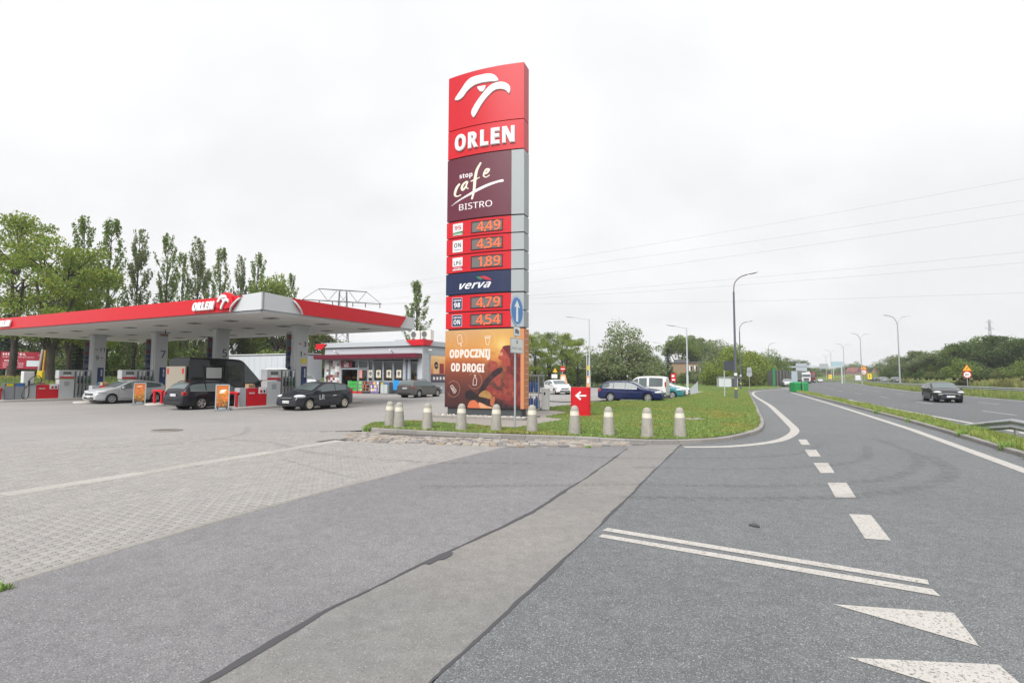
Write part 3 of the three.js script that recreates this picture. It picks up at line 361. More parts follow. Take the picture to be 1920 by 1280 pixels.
    P([[382, 846], [398, 842], [402, 858], [386, 862]], '#e0a080');
    P([[322, 895], [345, 890], [372, 908], [372, 940], [392, 1010], [380, 1040], [355, 1010], [340, 950], [322, 930]], '#a9433a'); P([[420, 960], [470, 990], [480, 1080], [430, 1120], [360, 1095], [310, 1060], [302, 1030], [340, 1042], [400, 1060]], '#97352f');
    P([[180, 1075], [205, 1060], [240, 1075], [262, 1100], [240, 1115], [180, 1108]], '#20101a'); P([[255, 1095], [300, 1000], [370, 935], [402, 932], [400, 950], [330, 1010], [285, 1085]], '#2a1420'); P([[262, 1090], [300, 1060], [330, 1075], [345, 1110], [300, 1120]], '#b58a4e'); P([[250, 1100], [330, 1110], [440, 1140], [500, 1150], [500, 1175], [300, 1170], [270, 1140]], '#24121c');
    P([[205, 1128], [235, 1118], [262, 1140], [285, 1175], [195, 1175]], '#e07a50'); P([[262, 1130], [320, 1150], [400, 1172], [285, 1175]], '#f0b080'); P([[340, 1095], [358, 1100], [346, 1150], [332, 1142]], '#c06a44');
    for (let i = 0; i < 900; i++) { const a = X(400 + r() * 100), b = Y(820 + r() * 330), l = 20 + r() * 60; x.strokeStyle = `rgba(${70 + r() * 90 | 0},${16 + r() * 30 | 0},${18 + r() * 20 | 0},0.35)`; x.lineWidth = 1 + r() * 2; x.beginPath(); x.moveTo(a, b); x.quadraticCurveTo(a + 8, b + l / 2, a + (r() - 0.5) * 16, b + l); x.stroke(); } for (let i = 0; i < 500; i++) { x.fillStyle = `rgba(${r() < 0.5 ? '255,190,120' : '40,10,14'},${0.04 + r() * 0.06})`; x.beginPath(); x.ellipse(X(300 + r() * 200), Y(830 + r() * 330), 8 + r() * 26, 6 + r() * 18, r() * 3, 0, 7); x.fill(); }
    x.lineCap = 'round'; x.fillStyle = '#fbf4ec'; x.strokeStyle = '#fbf4ec';
    const circle = (cx, cy, rr) => { x.strokeStyle = 'rgba(255,220,170,0.55)'; x.lineWidth = 5; x.beginPath(); x.arc(X(cx), Y(cy), rr / 462 * w, -2.4, 2.6); x.stroke(); x.strokeStyle = '#fbf4ec'; };
    circle(138, 765, 46); circle(312, 765, 46); circle(98, 1055, 44); circle(237, 1005, 44);
    x.lineWidth = 6; const poly = (pts) => { x.beginPath(); pts.forEach((q, i) => i ? x.lineTo(X(q[0]), Y(q[1])) : x.moveTo(X(q[0]), Y(q[1]))); x.closePath(); x.stroke(); };
    poly([[120, 745], [132, 735], [146, 738], [156, 780], [128, 790]]); poly([[140, 788], [146, 786], [152, 802], [146, 804]]); poly([[296, 750], [330, 748], [326, 756], [300, 758]]); poly([[300, 760], [327, 758], [320, 798], [306, 798]]); poly([[78, 1040], [90, 1032], [118, 1065], [110, 1078], [100, 1078]]); poly([[84, 1052], [94, 1046], [108, 1070]]); poly([[234, 972], [242, 972], [242, 988], [250, 1000], [246, 1032], [226, 1030], [228, 1000], [234, 988]]);
    const word = (t, cx, cy, wd, px, rot) => { x.save(); x.translate(X(cx), Y(cy)); x.rotate(rot); x.lineWidth = 9; x.lineJoin = 'round'; x.font = `bold ${px}px sans-serif`; x.textAlign = 'center'; x.textBaseline = 'middle'; x.scale(wd / x.measureText(t).width, 1); x.fillText(t, 0, 0); x.strokeText(t, 0, 0); x.restore(); };
    word('ODPOCZNIJ', 200, 848, 585, 132, 0.0); word('OD DROGI', 187, 930, 480, 132, 0.03);
  });
  skin(-SW / 2 - 0.026, SW / 2 - 0.12, 0.5, 3.76, mat(0.66, 0.64, 0.64, 0.5, { map: poster }), 'poster', ad, 0.006);
  for (let i = 0; i < 13; i++) part('lacing', box(0.012, 0.014, 0.34, SW / 2 + 0.024, 0.7 + i * 0.24, -0.3), mWhite, ad);
  prism(-SW / 2 + 0.1, SW / 2 - 0.16, -0.05, 0.5, mat(0.075, 0.09, 0.1, 0.5), 'plinth', 0.1, -TH + 0.1, 'dark grey sheet metal plinth');
  // gravel bed and kerb round the foot
  const bed = thing('sign_bed', 'low kerbed bed of gravel round the foot of the sign', 'planting bed', -1.19, -22.25, -0.374);
  const out = [[-2.0, 0.75], [2.05, 0.75], [2.05, -1.2], [-2.0, -1.2]]; for (let i = 0; i < 4; i++) { const a = out[i], b = out[(i + 1) % 4], n = Math.round(Math.hypot(b[0] - a[0], b[1] - a[1])); for (let k = 0; k < n; k++) { const l = Math.hypot(b[0] - a[0], b[1] - a[1]) / n, t = (k + 0.5) / n, o = mesh('kerb_stone', rbox(l - 0.01, 0.2, 0.09, 0, 0.1, 0, 0.012), kerbMats[(i + k) % 4], bed); o.position.set(a[0] + (b[0] - a[0]) * t, 0, a[1] + (b[1] - a[1]) * t); o.rotation.y = i % 2 ? Math.PI / 2 : 0; } }
  const r = mulberry(31), st1 = new THREE.IcosahedronGeometry(0.05, 0), gr = new THREE.InstancedMesh(st1, mat(1, 1, 1, 0.9), 700); gr.name = 'gravel'; gr.userData.kind = 'stuff'; const mm = new THREE.Matrix4(), q = new THREE.Quaternion(), c = new THREE.Color(); for (let i = 0; i < 700; i++) { q.setFromEuler(new THREE.Euler(r() * 6, r() * 6, r() * 6)); const sz = 0.5 + r() * 0.9; mm.compose(V3(-1.95 + r() * 3.95, 0.15 + r() * 0.03, 0.7 - r() * (r() < 0.75 ? 0.75 : 1.85)), q, V3(sz, sz * 0.7, sz)); gr.setMatrixAt(i, mm); const k = 0.12 + r() * 0.5; gr.setColorAt(i, c.setRGB(k, k * 0.93, k * 0.84)); } bed.add(gr);
  part('soil', box(3.9, 0.1, 1.9, 0.02, 0.07, -0.22), mat(0.09, 0.08, 0.07, 0.95), bed);
}
// ---------------------------------------------------------------- bollards
{
  const conc = mat(0.6, 0.585, 0.54, 0.95); conc.map = (aggTex(512, 21, 7000, 0.8, 2.6, 188, 226, 120, [1, 0.99, 0.97]))[0]; conc.bumpMap = agFine[1]; conc.bumpScale = 0.003;
  const prof = [[0, 0.86], [0.045, 0.852], [0.085, 0.825], [0.108, 0.785], [0.118, 0.74], [0.124, 0.7], [0.138, 0.58], [0.175, 0.1], [0.18, -0.1]].reverse();
  const b = thing('bollard', '', 'bollard', 0, 0, 0, 'concrete bollards along the kerb');
  const g = new THREE.LatheGeometry(prof.map(p => new THREE.Vector2(...p)), 28); { const uv = g.attributes.uv; for (let i = 0; i < uv.count; i++) uv.setXY(i, uv.getX(i) * 1.0, uv.getY(i) * 1.0); }
  mesh('body', g, conc, b);
  const band = mat(0.85, 0.84, 0.74, 0.7); band.map = paintTex; mesh('painted_band', new THREE.LatheGeometry([[0.1405, 0.57], [0.1255, 0.7]].map(p => new THREE.Vector2(...p)), 28), band, b);
  const px = [733, 750, 803, 866, 931, 998, 1077, 1141, 1212, 1273], dd = [18.1, 17.5, 17.05, 16.75, 16.45, 16.15, 15.85, 15.35, 14.95, 15.05];
  const names = ['leftmost concrete bollard, half behind its neighbour', 'second bollard from the left, overlapping the leftmost', 'third concrete bollard from the left', 'concrete bollard before the left half of the advert', 'concrete bollard before the right half of the advert', 'concrete bollard just right of the blue arrow sign post', 'concrete bollard in front of the red arrow box', 'third concrete bollard from the right end', 'second concrete bollard from the right end', 'rightmost concrete bollard of the row'];
  px.forEach((p, i) => { const x = (p - 960) / 1000 * dd[i], l = names[i]; if (i) { const c = copy(b, l, x, -dd[i], i * 1.3, 0.1); c.rotation.z = ((i * 37) % 7 - 3) * 0.006; } else { b.position.set(x, 0.1, -dd[0]); b.userData.label = l; } });
}
// ---------------------------------------------------------------- signs, lamps, barriers
const blueArrow = canvasTex(256, 256, (x) => { x.fillStyle = '#3f7fc4'; x.fillRect(0, 0, 256, 256); x.strokeStyle = '#e8eef4'; x.lineWidth = 7; x.beginPath(); x.arc(128, 128, 121, 0, 7); x.stroke(); x.fillStyle = '#f2f4f6'; x.beginPath(); [[128, 34], [186, 100], [146, 92], [150, 222], [106, 222], [110, 92], [70, 100]].forEach((p, i) => i ? x.lineTo(...p) : x.moveTo(...p)); x.fill(); });
{
  const s = thing('road_sign', 'blue round arrow sign with two white plates on a grey post', 'sign', 0.14, -17.45, 1.12, null, 0.08);
  part('post', cyl(0.032, 0.032, 4.4, 0, 0, -0.04, 12), mSteel, s);
  const disc = part('disc', new THREE.CylinderGeometry(0.49, 0.49, 0.012, 40).rotateX(Math.PI / 2).translate(0, 3.88, 0.02), mGalv, s); part('face', new THREE.CircleGeometry(0.485, 40).translate(0, 3.88, 0.03), mat(1, 1, 1, 0.4, { map: blueArrow }), disc);
  const plate = (w, h, y, draw, n) => { const p = part('plate', rbox(w, h, 0.012, 0, y, 0.02, 0.005), mGalv, s); part('face', new THREE.PlaneGeometry(w - 0.02, h - 0.02).translate(0, y, 0.031), mat(1, 1, 1, 0.45, { map: canvasTex(384, Math.round(384 * h / w), draw) }), p); };
  plate(0.5, 0.32, 3.2, (x, w, h) => { x.fillStyle = '#e9ebec'; x.fillRect(0, 0, w, h); x.strokeStyle = '#777'; x.lineWidth = 8; x.strokeRect(6, 6, w - 12, h - 12); x.fillStyle = '#5a5d61'; x.fillRect(70, 60, 170, 110); x.fillRect(246, 90, 70, 80); for (const c of [110, 200, 285]) { x.beginPath(); x.arc(c, 182, 24, 0, 7); x.fill(); } });
  plate(0.95, 0.5, 2.73, (x, w, h) => { x.fillStyle = '#d7dadb'; x.fillRect(0, 0, w, h); x.strokeStyle = '#8a8d90'; x.lineWidth = 5; x.strokeRect(5, 5, w - 10, h - 10); x.fillStyle = '#4a4d50'; fit(x, 'Strefa ruchu', 56, w / 2, h * 0.68, 330, 'normal'); x.fillRect(w / 2 - 26, 30, 52, 8); x.fillRect(w / 2 - 20, 44, 40, 26); });
}
{
  const s = thing('arrow_totem', 'red rounded box on the lawn with a white left arrow', 'sign', 2.97, -23.1, -0.12, null, 0.1);
  part('body', extr(spl([[-0.38, 0.14], [0, 0.2], [0.38, 0.14], [0.39, -0.14], [0, -0.2], [-0.39, -0.14]].map(p => p)), 1.26, 0).rotateX(-Math.PI / 2), mRed, s);
  part('arrow', extr([[-0.24, 0.9], [-0.02, 1.1], [0.02, 1.02], [-0.1, 0.935], [0.24, 0.935], [0.24, 0.865], [-0.1, 0.865], [0.02, 0.78], [-0.02, 0.7]], 0.03, 0).translate(0, 0, 0.185), mWhite, s);
  part('footing', rbox(1.05, 0.06, 0.5, 0.12, 0.0, 0, 0.01), kerbMats[1], s);
}
{ // gas bottle cage
  const cx = 0.72, cz = -27.7, rot = -0.42, c = thing('gas_cage', 'galvanised mesh cage holding blue gas bottles behind the sign', 'cage', cx, cz, rot, null, 0.1), w = 1.7, h = 1.78, d = 0.75;
  part('frame', [...[[-w / 2, d / 2], [w / 2, d / 2], [-w / 2, -d / 2], [w / 2, -d / 2], [0.1, d / 2]].map(([x, z]) => box(0.05, h, 0.05, x, h / 2, z)), ...[0.06, 0.88, h - 0.025].flatMap(y => [box(w, 0.05, 0.045, 0, y, d / 2), box(w, 0.05, 0.045, 0, y, -d / 2), box(0.045, 0.05, d, w / 2, y, 0), box(0.045, 0.05, d, -w / 2, y, 0)])], mGalv, c);
  for (const y of [0.06, 0.88]) part('shelf', box(w - 0.06, 0.03, d - 0.06, 0, y, 0), mGalv, c); part('roof', box(w + 0.08, 0.03, d + 0.08, 0, h + 0.01, 0), mGalv, c);
  for (let i = 1; i < 12; i++) part('bar', box(0.012, h - 0.06, 0.012, -w / 2 + i * w / 12, h / 2, d / 2 + 0.02), mGalv, c);
  for (let i = 1; i < 5; i++) part('bar', box(0.012, h - 0.06, 0.012, w / 2 + 0.02, h / 2, -d / 2 + i * d / 5), mGalv, c);
  const bm = mat(0.03, 0.1, 0.32, 0.45), proto = thing('gas_bottle', 'blue gas bottle on the lower shelf of the mesh cage', 'gas bottle', 0, 0, 0, 'gas bottles on the lower shelf');
  mesh('cylinder', new THREE.LatheGeometry([[0, 0.02], [0.13, 0.02], [0.145, 0.06], [0.145, 0.4], [0.12, 0.5], [0.05, 0.545], [0.03, 0.55], [0.03, 0.6], [0, 0.6]].map(p => new THREE.Vector2(...p)), 18), bm, proto); part('collar', new THREE.TorusGeometry(0.085, 0.012, 6, 16).rotateX(Math.PI / 2).translate(0, 0.62, 0), bm, proto); part('valve', cyl(0.018, 0.015, 0.07, 0, 0.58, 0, 8), mat(0.5, 0.4, 0.2, 0.4), proto);
  let first = true; for (const y of [0.075, 0.895]) for (let i = 0; i < 5; i++) for (const zz of [0.12]) { const lx = -0.66 + i * 0.33, X = cx + lx * Math.cos(rot) + zz * Math.sin(rot), Z = cz - lx * Math.sin(rot) + zz * Math.cos(rot); if (first) { proto.position.set(X, y + 0.1, Z); first = false; } else { const q = copy(proto, proto.userData.label, X, Z, i, y + 0.1); if (y > 0.5) { q.userData.label = 'blue gas bottle on the upper shelf of the mesh cage'; q.userData.group = 'gas bottles on the upper shelf'; } } }
  const bx = thing('valve_box', 'pale grey utility box beside the gas bottle cage', 'utility box', 1.72, -27.2, rot, null, 0.1); part('cabinet', rbox(0.34, 1.05, 0.3, 0, 0.55, 0, 0.03), mat(0.55, 0.57, 0.55, 0.5), bx); part('hood', rbox(0.38, 0.09, 0.34, 0, 1.1, 0, 0.03), mWhite, bx); part('slot', box(0.08, 0.14, 0.02, 0, 0.85, 0.15), mDark, bx);
}
// curved-arm road lamps
const mPoleD = mat(0.09, 0.1, 0.125, 0.45), mPoleL = mat(0.2, 0.17, 0.17, 0.45), mHead = mat(0.45, 0.46, 0.46, 0.4), mPoleW = mat(0.42, 0.46, 0.48, 0.45);
function headGeo(l, w) { const g = new THREE.SphereGeometry(0.5, 16, 10).scale(l, 0.16, w); const P = g.attributes.position; for (let i = 0; i < P.count; i++) { if (P.getY(i) < -0.02) P.setY(i, -0.02 + (P.getY(i) + 0.02) * 0.5); P.setZ(i, P.getZ(i) * (1 - 0.35 * P.getX(i) / l)); } g.computeVertexNormals(); return g; }
function roadLamp(x, z, label, h = 9.0) {
  const t = thing('street_lamp', label, 'street lamp', x, z, 0, 'dark curved street lamps by the slip road', 0.1);
  part('base', [box(0.36, 0.03, 0.36, 0, 0.015, 0), cyl(0.12, 0.11, 2.2, 0, 0, 0, 12)], mPoleD, t); part('band', cyl(0.121, 0.121, 0.16, 0, 0.75, 0, 12), mat(0.55, 0.5, 0.14, 0.6), t); part('sticker', cyl(0.1215, 0.1215, 0.2, 0, 1.85, 0, 12), mWhite, t);
  part('pole', [cyl(0.095, 0.07, h - 2.2, 0, 2.2, 0, 12)], mPoleD, t);
  part('arm', tube([[0, h - 1.2, 0], [0.0, h, 0], [0.12, h + 0.75, 0], [0.55, h + 1.2, 0], [1.15, h + 1.42, 0]], 0.05, 30, 8), mPoleL, t);
  const hd = part('lamp_head', headGeo(0.95, 0.36).rotateZ(0.22).translate(1.55, h + 1.53, 0), mHead, t); part('lens', headGeo(0.6, 0.24).scale(1, 0.8, 1).rotateZ(0.22).translate(1.62, h + 1.5, 0), mat(0.6, 0.6, 0.58, 0.2), hd);
  return t;
}
roadLamp(17.9, -42.7, 'tallest dark lamp post with curved arm on the lawn', 8.6); roadLamp(33.2, -77.5, 'second dark curved lamp post, behind the tallest one', 8.4); roadLamp(66.5, -138, 'far curved lamp post near the green noise wall', 9.2);
function armLamp(x, z, h, arm, label, turn = 0) { const t = thing('car_park_lamp', label, 'street lamp', x, z, turn, 'pale lamps of the car park'); part('pole', [cyl(0.13, 0.11, h * 0.3, 0, 0, 0, 12), cyl(0.085, 0.06, h * 0.7, 0, h * 0.3, 0, 12), box(0.36, 0.03, 0.36, 0, 0.03, 0)], mPoleW, t); part('arm', bar([0, h - 0.05, 0], [-arm + 0.5, h + 0.18, 0], 0.03), mPoleW, t); part('lamp_head', headGeo(1.0, 0.4).rotateZ(-0.12).translate(-arm, h + 0.26, 0), mHead, t); return t; }
armLamp(9.25, -63.6, 8.7, 2.3, 'tall pale car park lamp behind the red arrow box'); armLamp(18.15, -55.2, 6.9, 1.6, 'pale car park lamp beside the white parked cars'); armLamp(6.4, -110, 7.2, 1.2, 'distant pale lamp behind the white car on the road'); armLamp(16.6, -108, 7.6, -1.2, 'distant pale lamp left of the willow'); armLamp(30.2, -108, 8.6, 1.2, 'distant pale lamp by the right edge of the willow');
function twinLamp(x, z, label, h = 12.6) { const t = thing('twin_lamp', label, 'street lamp', x, z, 0.2, 'twin arm lamps along the motorway median'); part('pole', cyl(0.16, 0.08, h - 0.9, 0, 0, 0, 10), mGalv, t); for (const s of [-1, 1]) { const a = part('arm', tube([[0, h - 1.6, 0], [s * 0.12, h - 0.6, 0], [s * 0.9, h + 0.5, 0], [s * 2.1, h + 0.85, 0]], 0.06, 20, 6), mGalv, t); part('lamp_head', headGeo(1.2, 0.45).rotateZ(s * 0.1).translate(s * 2.6, h + 0.9, 0), mHead, a); } }
[[76.3, -105], [97, -148], [120.2, -193], [142.5, -238], [168, -285]].forEach(([x, z], i) => twinLamp(x, z, ['nearest and tallest', 'second nearest', 'third nearest', 'fourth nearest', 'farthest'][i] + ' twin arm lamp on the motorway median', 13.2));
// crash barriers
function guardrail(name, label, P, h, spacing = 4, beamY = 0) {
  const t = thing(name, label, 'crash barrier'); const n = Math.round(P.reduce((s, p, i) => i ? s + Math.hypot(p[0] - P[i - 1][0], p[1] - P[i - 1][1]) : 0, 0) / spacing), C = resample(P, n);
  const sec = [[0, 0.155], [0.03, 0.15], [0.08, 0.11], [0.08, 0.06], [0.02, 0.015], [0.02, -0.015], [0.08, -0.06], [0.08, -0.11], [0.03, -0.15], [0, -0.155]], y = i => typeof h === 'function' ? h(i / n) : h;
  for (let i = 0; i < n; i++) { const a = C[i], b = C[i + 1], dx = b[0] - a[0], dz = b[1] - a[1], l = Math.hypot(dx, dz), nx = dz / l, nz = -dx / l, pos = [], idx = []; [[a, y(i)], [b, y(i + 1)]].forEach(([p, yy]) => sec.forEach(([o, v]) => pos.push(p[0] + nx * o, yy - 0.155 + v, p[1] + nz * o))); for (let k = 0; k < sec.length - 1; k++) idx.push(k, k + 1, k + sec.length, k + 1, k + 1 + sec.length, k + sec.length); const g = new THREE.BufferGeometry(); g.setAttribute('position', new THREE.Float32BufferAttribute(pos, 3)); g.setIndex(idx); g.computeVertexNormals(); mesh('beam', g, mGalv, t); if (y(i) > 0.2) mesh('post', box(0.1, y(i), 0.06, a[0] - nx * 0.08, y(i) / 2 - 0.02, a[1] - nz * 0.08), mGalv, t); }
}
guardrail('guardrail', 'long steel crash barrier on the motorway median', resample(offset(hwFar, 2.7).slice(0, 7), 120), 0.92);
guardrail('guardrail', 'low steel barrier end at the right beside the weeds', [[9, -3.5], [12.6, -11.2], [14.6, -15.3], [16.6, -19.6]], t => Math.min(0.6, 0.14 + (1 - t) * 2.1), 1.9);
{ // crash cushion and plates at the gore tip
  const c = thing('crash_cushion', 'pair of green plastic crash blocks at the gore tip', 'crash cushion', 35.6, -66.3, 0.1); const gm = mat(0.012, 0.22, 0.06, 0.45); for (const s of [-1, 1]) { const b = part('block', rbox(0.75, 1.15, 1.2, s * 0.5, 0.6, 0, 0.06), gm, c); part('lid', rbox(0.7, 0.12, 1.1, s * 0.5, 1.2, 0, 0.04), mat(0.05, 0.4, 0.16, 0.5), b); }
  const p = thing('marker_plate', 'grey back of a marker plate standing behind the green blocks', 'sign', 35.75, -67.6); part('post', cyl(0.04, 0.04, 2.6, 0, 0, 0, 8), mGalv, p); part('plate', rbox(0.75, 1.35, 0.03, 0, 1.95, 0.05, 0.01), mat(0.33, 0.37, 0.42, 0.5), p);
  const q = thing('post', 'thin grey post in front of the green blocks', 'post', 35.5, -65.2); part('shaft', cyl(0.03, 0.03, 1.4, 0, 0, 0, 8), mGalv, q); part('cap', cyl(0.035, 0.02, 0.03, 0, 1.4, 0, 8), mWhite, q);
}
{ const s = thing('board_sign', 'dark back of a road board on two grey posts', 'sign', 18.9, -46.2, 0, null, 0.1); part('board', rbox(1.1, 0.8, 0.03, 0, 2.72, 0, 0.01), mat(0.045, 0.05, 0.065, 0.5), s); part('post', cyl(0.04, 0.04, 3.15, -0.5, 0, -0.05, 8), mPoleW, s); part('post', cyl(0.04, 0.04, 3.05, 0.5, 0, -0.05, 8), mPoleW, s); }
{ const s = thing('back_sign', 'grey backs of a square and a round sign on one post', 'sign', 37.8, -85); part('post', cyl(0.04, 0.04, 3.4, 0, 0, 0, 8), mGalv, s); part('square_plate', rbox(0.72, 0.72, 0.02, 0, 3.05, 0.05, 0.01), mGreyP, s); part('round_plate', new THREE.CylinderGeometry(0.45, 0.45, 0.02, 24).rotateX(Math.PI / 2).translate(0, 2.35, 0.05), mGreyP, s); }
{ const s = thing('wedge_board', 'small grey triangular board at the end of the parking bay', 'board', 20.6, -60.5, -0.5); part('panel', extr([[-0.9, 0], [0.45, 0], [0.45, 1.35]], 0.06, 0.004), mGreyP, s); part('foot', box(1.5, 0.05, 0.4, -0.2, 0.06, 0.03), mGalv, s); }
const warn = canvasTex(256, 230, (x) => { x.fillStyle = '#c9342a'; x.fillRect(0, 0, 256, 230); x.fillStyle = '#f0a51e'; x.beginPath(); x.moveTo(128, 24); x.lineTo(236, 212); x.lineTo(20, 212); x.fill(); x.strokeStyle = '#1a1a1a'; x.lineWidth = 16; x.beginPath(); x.moveTo(112, 190); x.quadraticCurveTo(108, 140, 150, 118); x.stroke(); x.fillStyle = '#1a1a1a'; x.beginPath(); x.moveTo(138, 96); x.lineTo(176, 108); x.lineTo(148, 140); x.fill(); });
const lim = canvasTex(192, 192, x => { x.fillStyle = '#c62a30'; x.fillRect(0, 0, 192, 192); x.fillStyle = '#f2f2f0'; x.beginPath(); x.arc(96, 96, 72, 0, 7); x.fill(); x.fillStyle = '#111'; fit(x, '80', 92, 96, 100, 104); });
const yel = canvasTex(128, 192, x => { x.fillStyle = '#f2c81e'; x.fillRect(0, 0, 128, 192); x.fillStyle = '#2a2418'; x.beginPath(); x.moveTo(64, 30); x.lineTo(94, 74); x.lineTo(74, 74); x.lineTo(74, 150); x.lineTo(54, 150); x.lineTo(54, 74); x.lineTo(34, 74); x.fill(); });
function warnSign(x, z, label, k = 1) { const s = thing('warning_sign', label, 'sign', x, z, -0.45); part('post', cyl(0.04, 0.04, 3.6 * k, 0, 0, 0, 8), mGalv, s); const tri = new THREE.Shape(); tri.moveTo(-0.5, 0); tri.lineTo(0.5, 0); tri.lineTo(0, 0.87); tri.closePath(); const g = new THREE.ShapeGeometry(tri), P = g.attributes.position, uv = g.attributes.uv; for (let i = 0; i < P.count; i++) uv.setXY(i, P.getX(i) + 0.5, P.getY(i) / 0.87); part('triangle', g.scale(k, k, k).translate(0, 2.75 * k, 0.05), mat(1, 1, 1, 0.5, { map: warn }), s); part('limit_disc', new THREE.CircleGeometry(0.45 * k, 24).translate(0, 2.28 * k, 0.052), mat(1, 1, 1, 0.5, { map: lim }), s); }
warnSign(59.7, -70, 'yellow bend warning with speed limit beyond the dark car', 1.0); warnSign(99, -150, 'far yellow bend warning with speed limit on the median', 1.5);
for (const [x, z, l] of [[118, -198, 'yellow arrow board at the left, far along the motorway'], [103.2, -154, 'yellow arrow board right of the far warning sign']]) { const s = thing('arrow_board', l, 'sign', x, z, -0.4); part('panel', new THREE.BoxGeometry(0.95, 1.5, 0.04).translate(0, 2.2, 0), mat(1, 1, 1, 0.5, { map: yel }), s); part('post', cyl(0.05, 0.05, 1.6, 0, 0, -0.04, 8), mGalv, s); }
{ const g = thing('gantry', 'grey sign gantry across the motorway in the distance', 'gantry', 86, -170, -0.25); part('leg', box(0.35, 6.0, 0.35, 0, 3, 0), mPoleW, g); part('leg', box(0.35, 6.0, 0.35, 17, 3, 0), mPoleW, g); part('beam', box(17.4, 0.4, 0.4, 8.5, 5.2, 0), mPoleW, g); for (const y of [5.9, 4.6]) part('sign_panel', box(3.2, 1.1, 0.1, 5.6, y - 0.1, 0.3), mat(0.34, 0.37, 0.41, 0.5), g); part('sign_panel', box(2.4, 1.6, 0.1, 12, 5.4, 0.3), mGreyP, g); }
{ const g = thing('far_sign', 'pale blue overhead direction sign far along the road', 'sign', 183, -300, -0.2); part('panel', box(6.2, 2.6, 0.1, 0, 9.6, 0), mat(0.3, 0.42, 0.5, 0.5), g); part('leg', box(0.3, 9, 0.3, -2, 4.5, -0.2), mPoleW, g); part('leg', box(0.3, 9, 0.3, 2, 4.5, -0.2), mPoleW, g); }
{ const b = thing('road_bridge', 'low dark red road bridge far along the motorway', 'bridge', 208, -330, -0.1); part('girder', box(42, 0.9, 4, 4, 3.4, 0), mat(0.1, 0.05, 0.05, 0.6), b); part('railing', box(42, 0.5, 0.1, 4, 4.4, 2), mat(0.2, 0.08, 0.08, 0.6), b); for (const x of [-13, 0, 14, 24]) part('pier', box(2.5, 3.3, 3, x, 1.5, 0), mat(0.36, 0.36, 0.36, 0.8), b); }
[[226, -350, 9, 'left'], [246, -352, 11, 'right']].forEach(([x, z, w, l]) => { const h = thing('house', `far ${l} house with red tiled roof behind the bridge`, 'house', x, z, 0.2); part('wall', box(w, 5.5, 8, 0, 2.8, 0), mat(0.42, 0.38, 0.35, 0.9), h); part('roof', extr([[-w / 2 - 0.5, 5.5], [w / 2 + 0.5, 5.5], [w / 2 - 2.4, 8.6], [-w / 2 + 2.4, 8.6]], 9, 0).translate(0, 0, -4.5), mat(0.19, 0.075, 0.065, 0.8), h); for (let i = 0; i < 3; i++) part('window', box(1.1, 1.4, 0.1, -w / 3 + i * w / 3, 3.8, 4.02), mDark, h); });
{ // brick house, shed, noise wall
  const h = thing('brick_house', 'two storey tan brick house with flat roof beside the spruce', 'house', 53.2, -160, -0.35); const bm = mat(0.36, 0.25, 0.16, 0.9); bm.map = dataTex(128, (i, j) => { const row = Math.floor(j / 8), jo = j % 8 < 1 || (i + (row & 1) * 8) % 16 < 1; const k = jo ? 170 : 200 + 50 * hash2(Math.floor((i + (row & 1) * 8) / 16), row, 4); return [k, k, k]; }); bm.map.repeat.set(9, 7);
  part('wall', box(11, 6.0, 8, 0, 3, 0), bm, h); part('roof', [box(11.6, 0.35, 8.6, 0, 6.15, 0), box(4, 0.8, 3, -2, 6.7, 0)], mat(0.1, 0.1, 0.105, 0.8), h);
  for (let f = 0; f < 2; f++) for (let i = 0; i < 4; i++) { const w = part('window', box(1.0, 1.6, 0.12, 0.4 + i * 1.45, 1.6 + f * 2.75, 4.02), mDark, h); part('frame', [box(1.1, 0.08, 0.06, 0.4 + i * 1.45, 2.42 + f * 2.75, 4.1), box(0.07, 1.6, 0.06, 0.4 + i * 1.45, 1.6 + f * 2.75, 4.1), box(1.2, 0.1, 0.2, 0.4 + i * 1.45, 0.76 + f * 2.75, 4.1)], mWhite, w); part('blind', box(0.4, 1.4, 0.04, 0.2 + i * 1.45, 1.65 + f * 2.75, 4.1), mat(0.6, 0.58, 0.55, 0.8), w); }
  const s = thing('garden_shed', 'small pale metal shed with sloping roof', 'shed', 41.5, -103, -0.2); part('wall', box(3.4, 1.75, 2.4, 0, 0.9, 0), mat(0.5, 0.53, 0.55, 0.6), s); part('roof', box(3.9, 0.1, 2.8, 0, 1.85, 0).rotateZ(-0.05), mat(0.3, 0.31, 0.32, 0.6), s); part('door', box(0.9, 1.55, 0.05, 1.0, 0.8, 1.21), mat(0.06, 0.06, 0.065, 0.6), s);
  const n = thing('noise_wall', 'grey noise barrier with green end panels by the slip road', 'fence', 54.2, -110, 0); const gp = mat(0.03, 0.17, 0.07, 0.6), rp = mat(0.12, 0.12, 0.12, 0.9); for (const [x, z] of [[-0.3, 0], [0.3, -0.9]]) part('end_panel', box(0.4, 3.9, 0.3, x, 1.95, z), gp, n); for (let i = 0; i < 7; i++) { const a = 0.9 + i * 2.7; part('panel', box(0.14, 3.2, 4.0, a, 1.7, -3 - i * 3.9).rotateY(0), rp, n).rotation.y = 0; part('post', box(0.2, 3.4, 0.2, a, 1.7, -1 - i * 3.9), rp, n); }
}
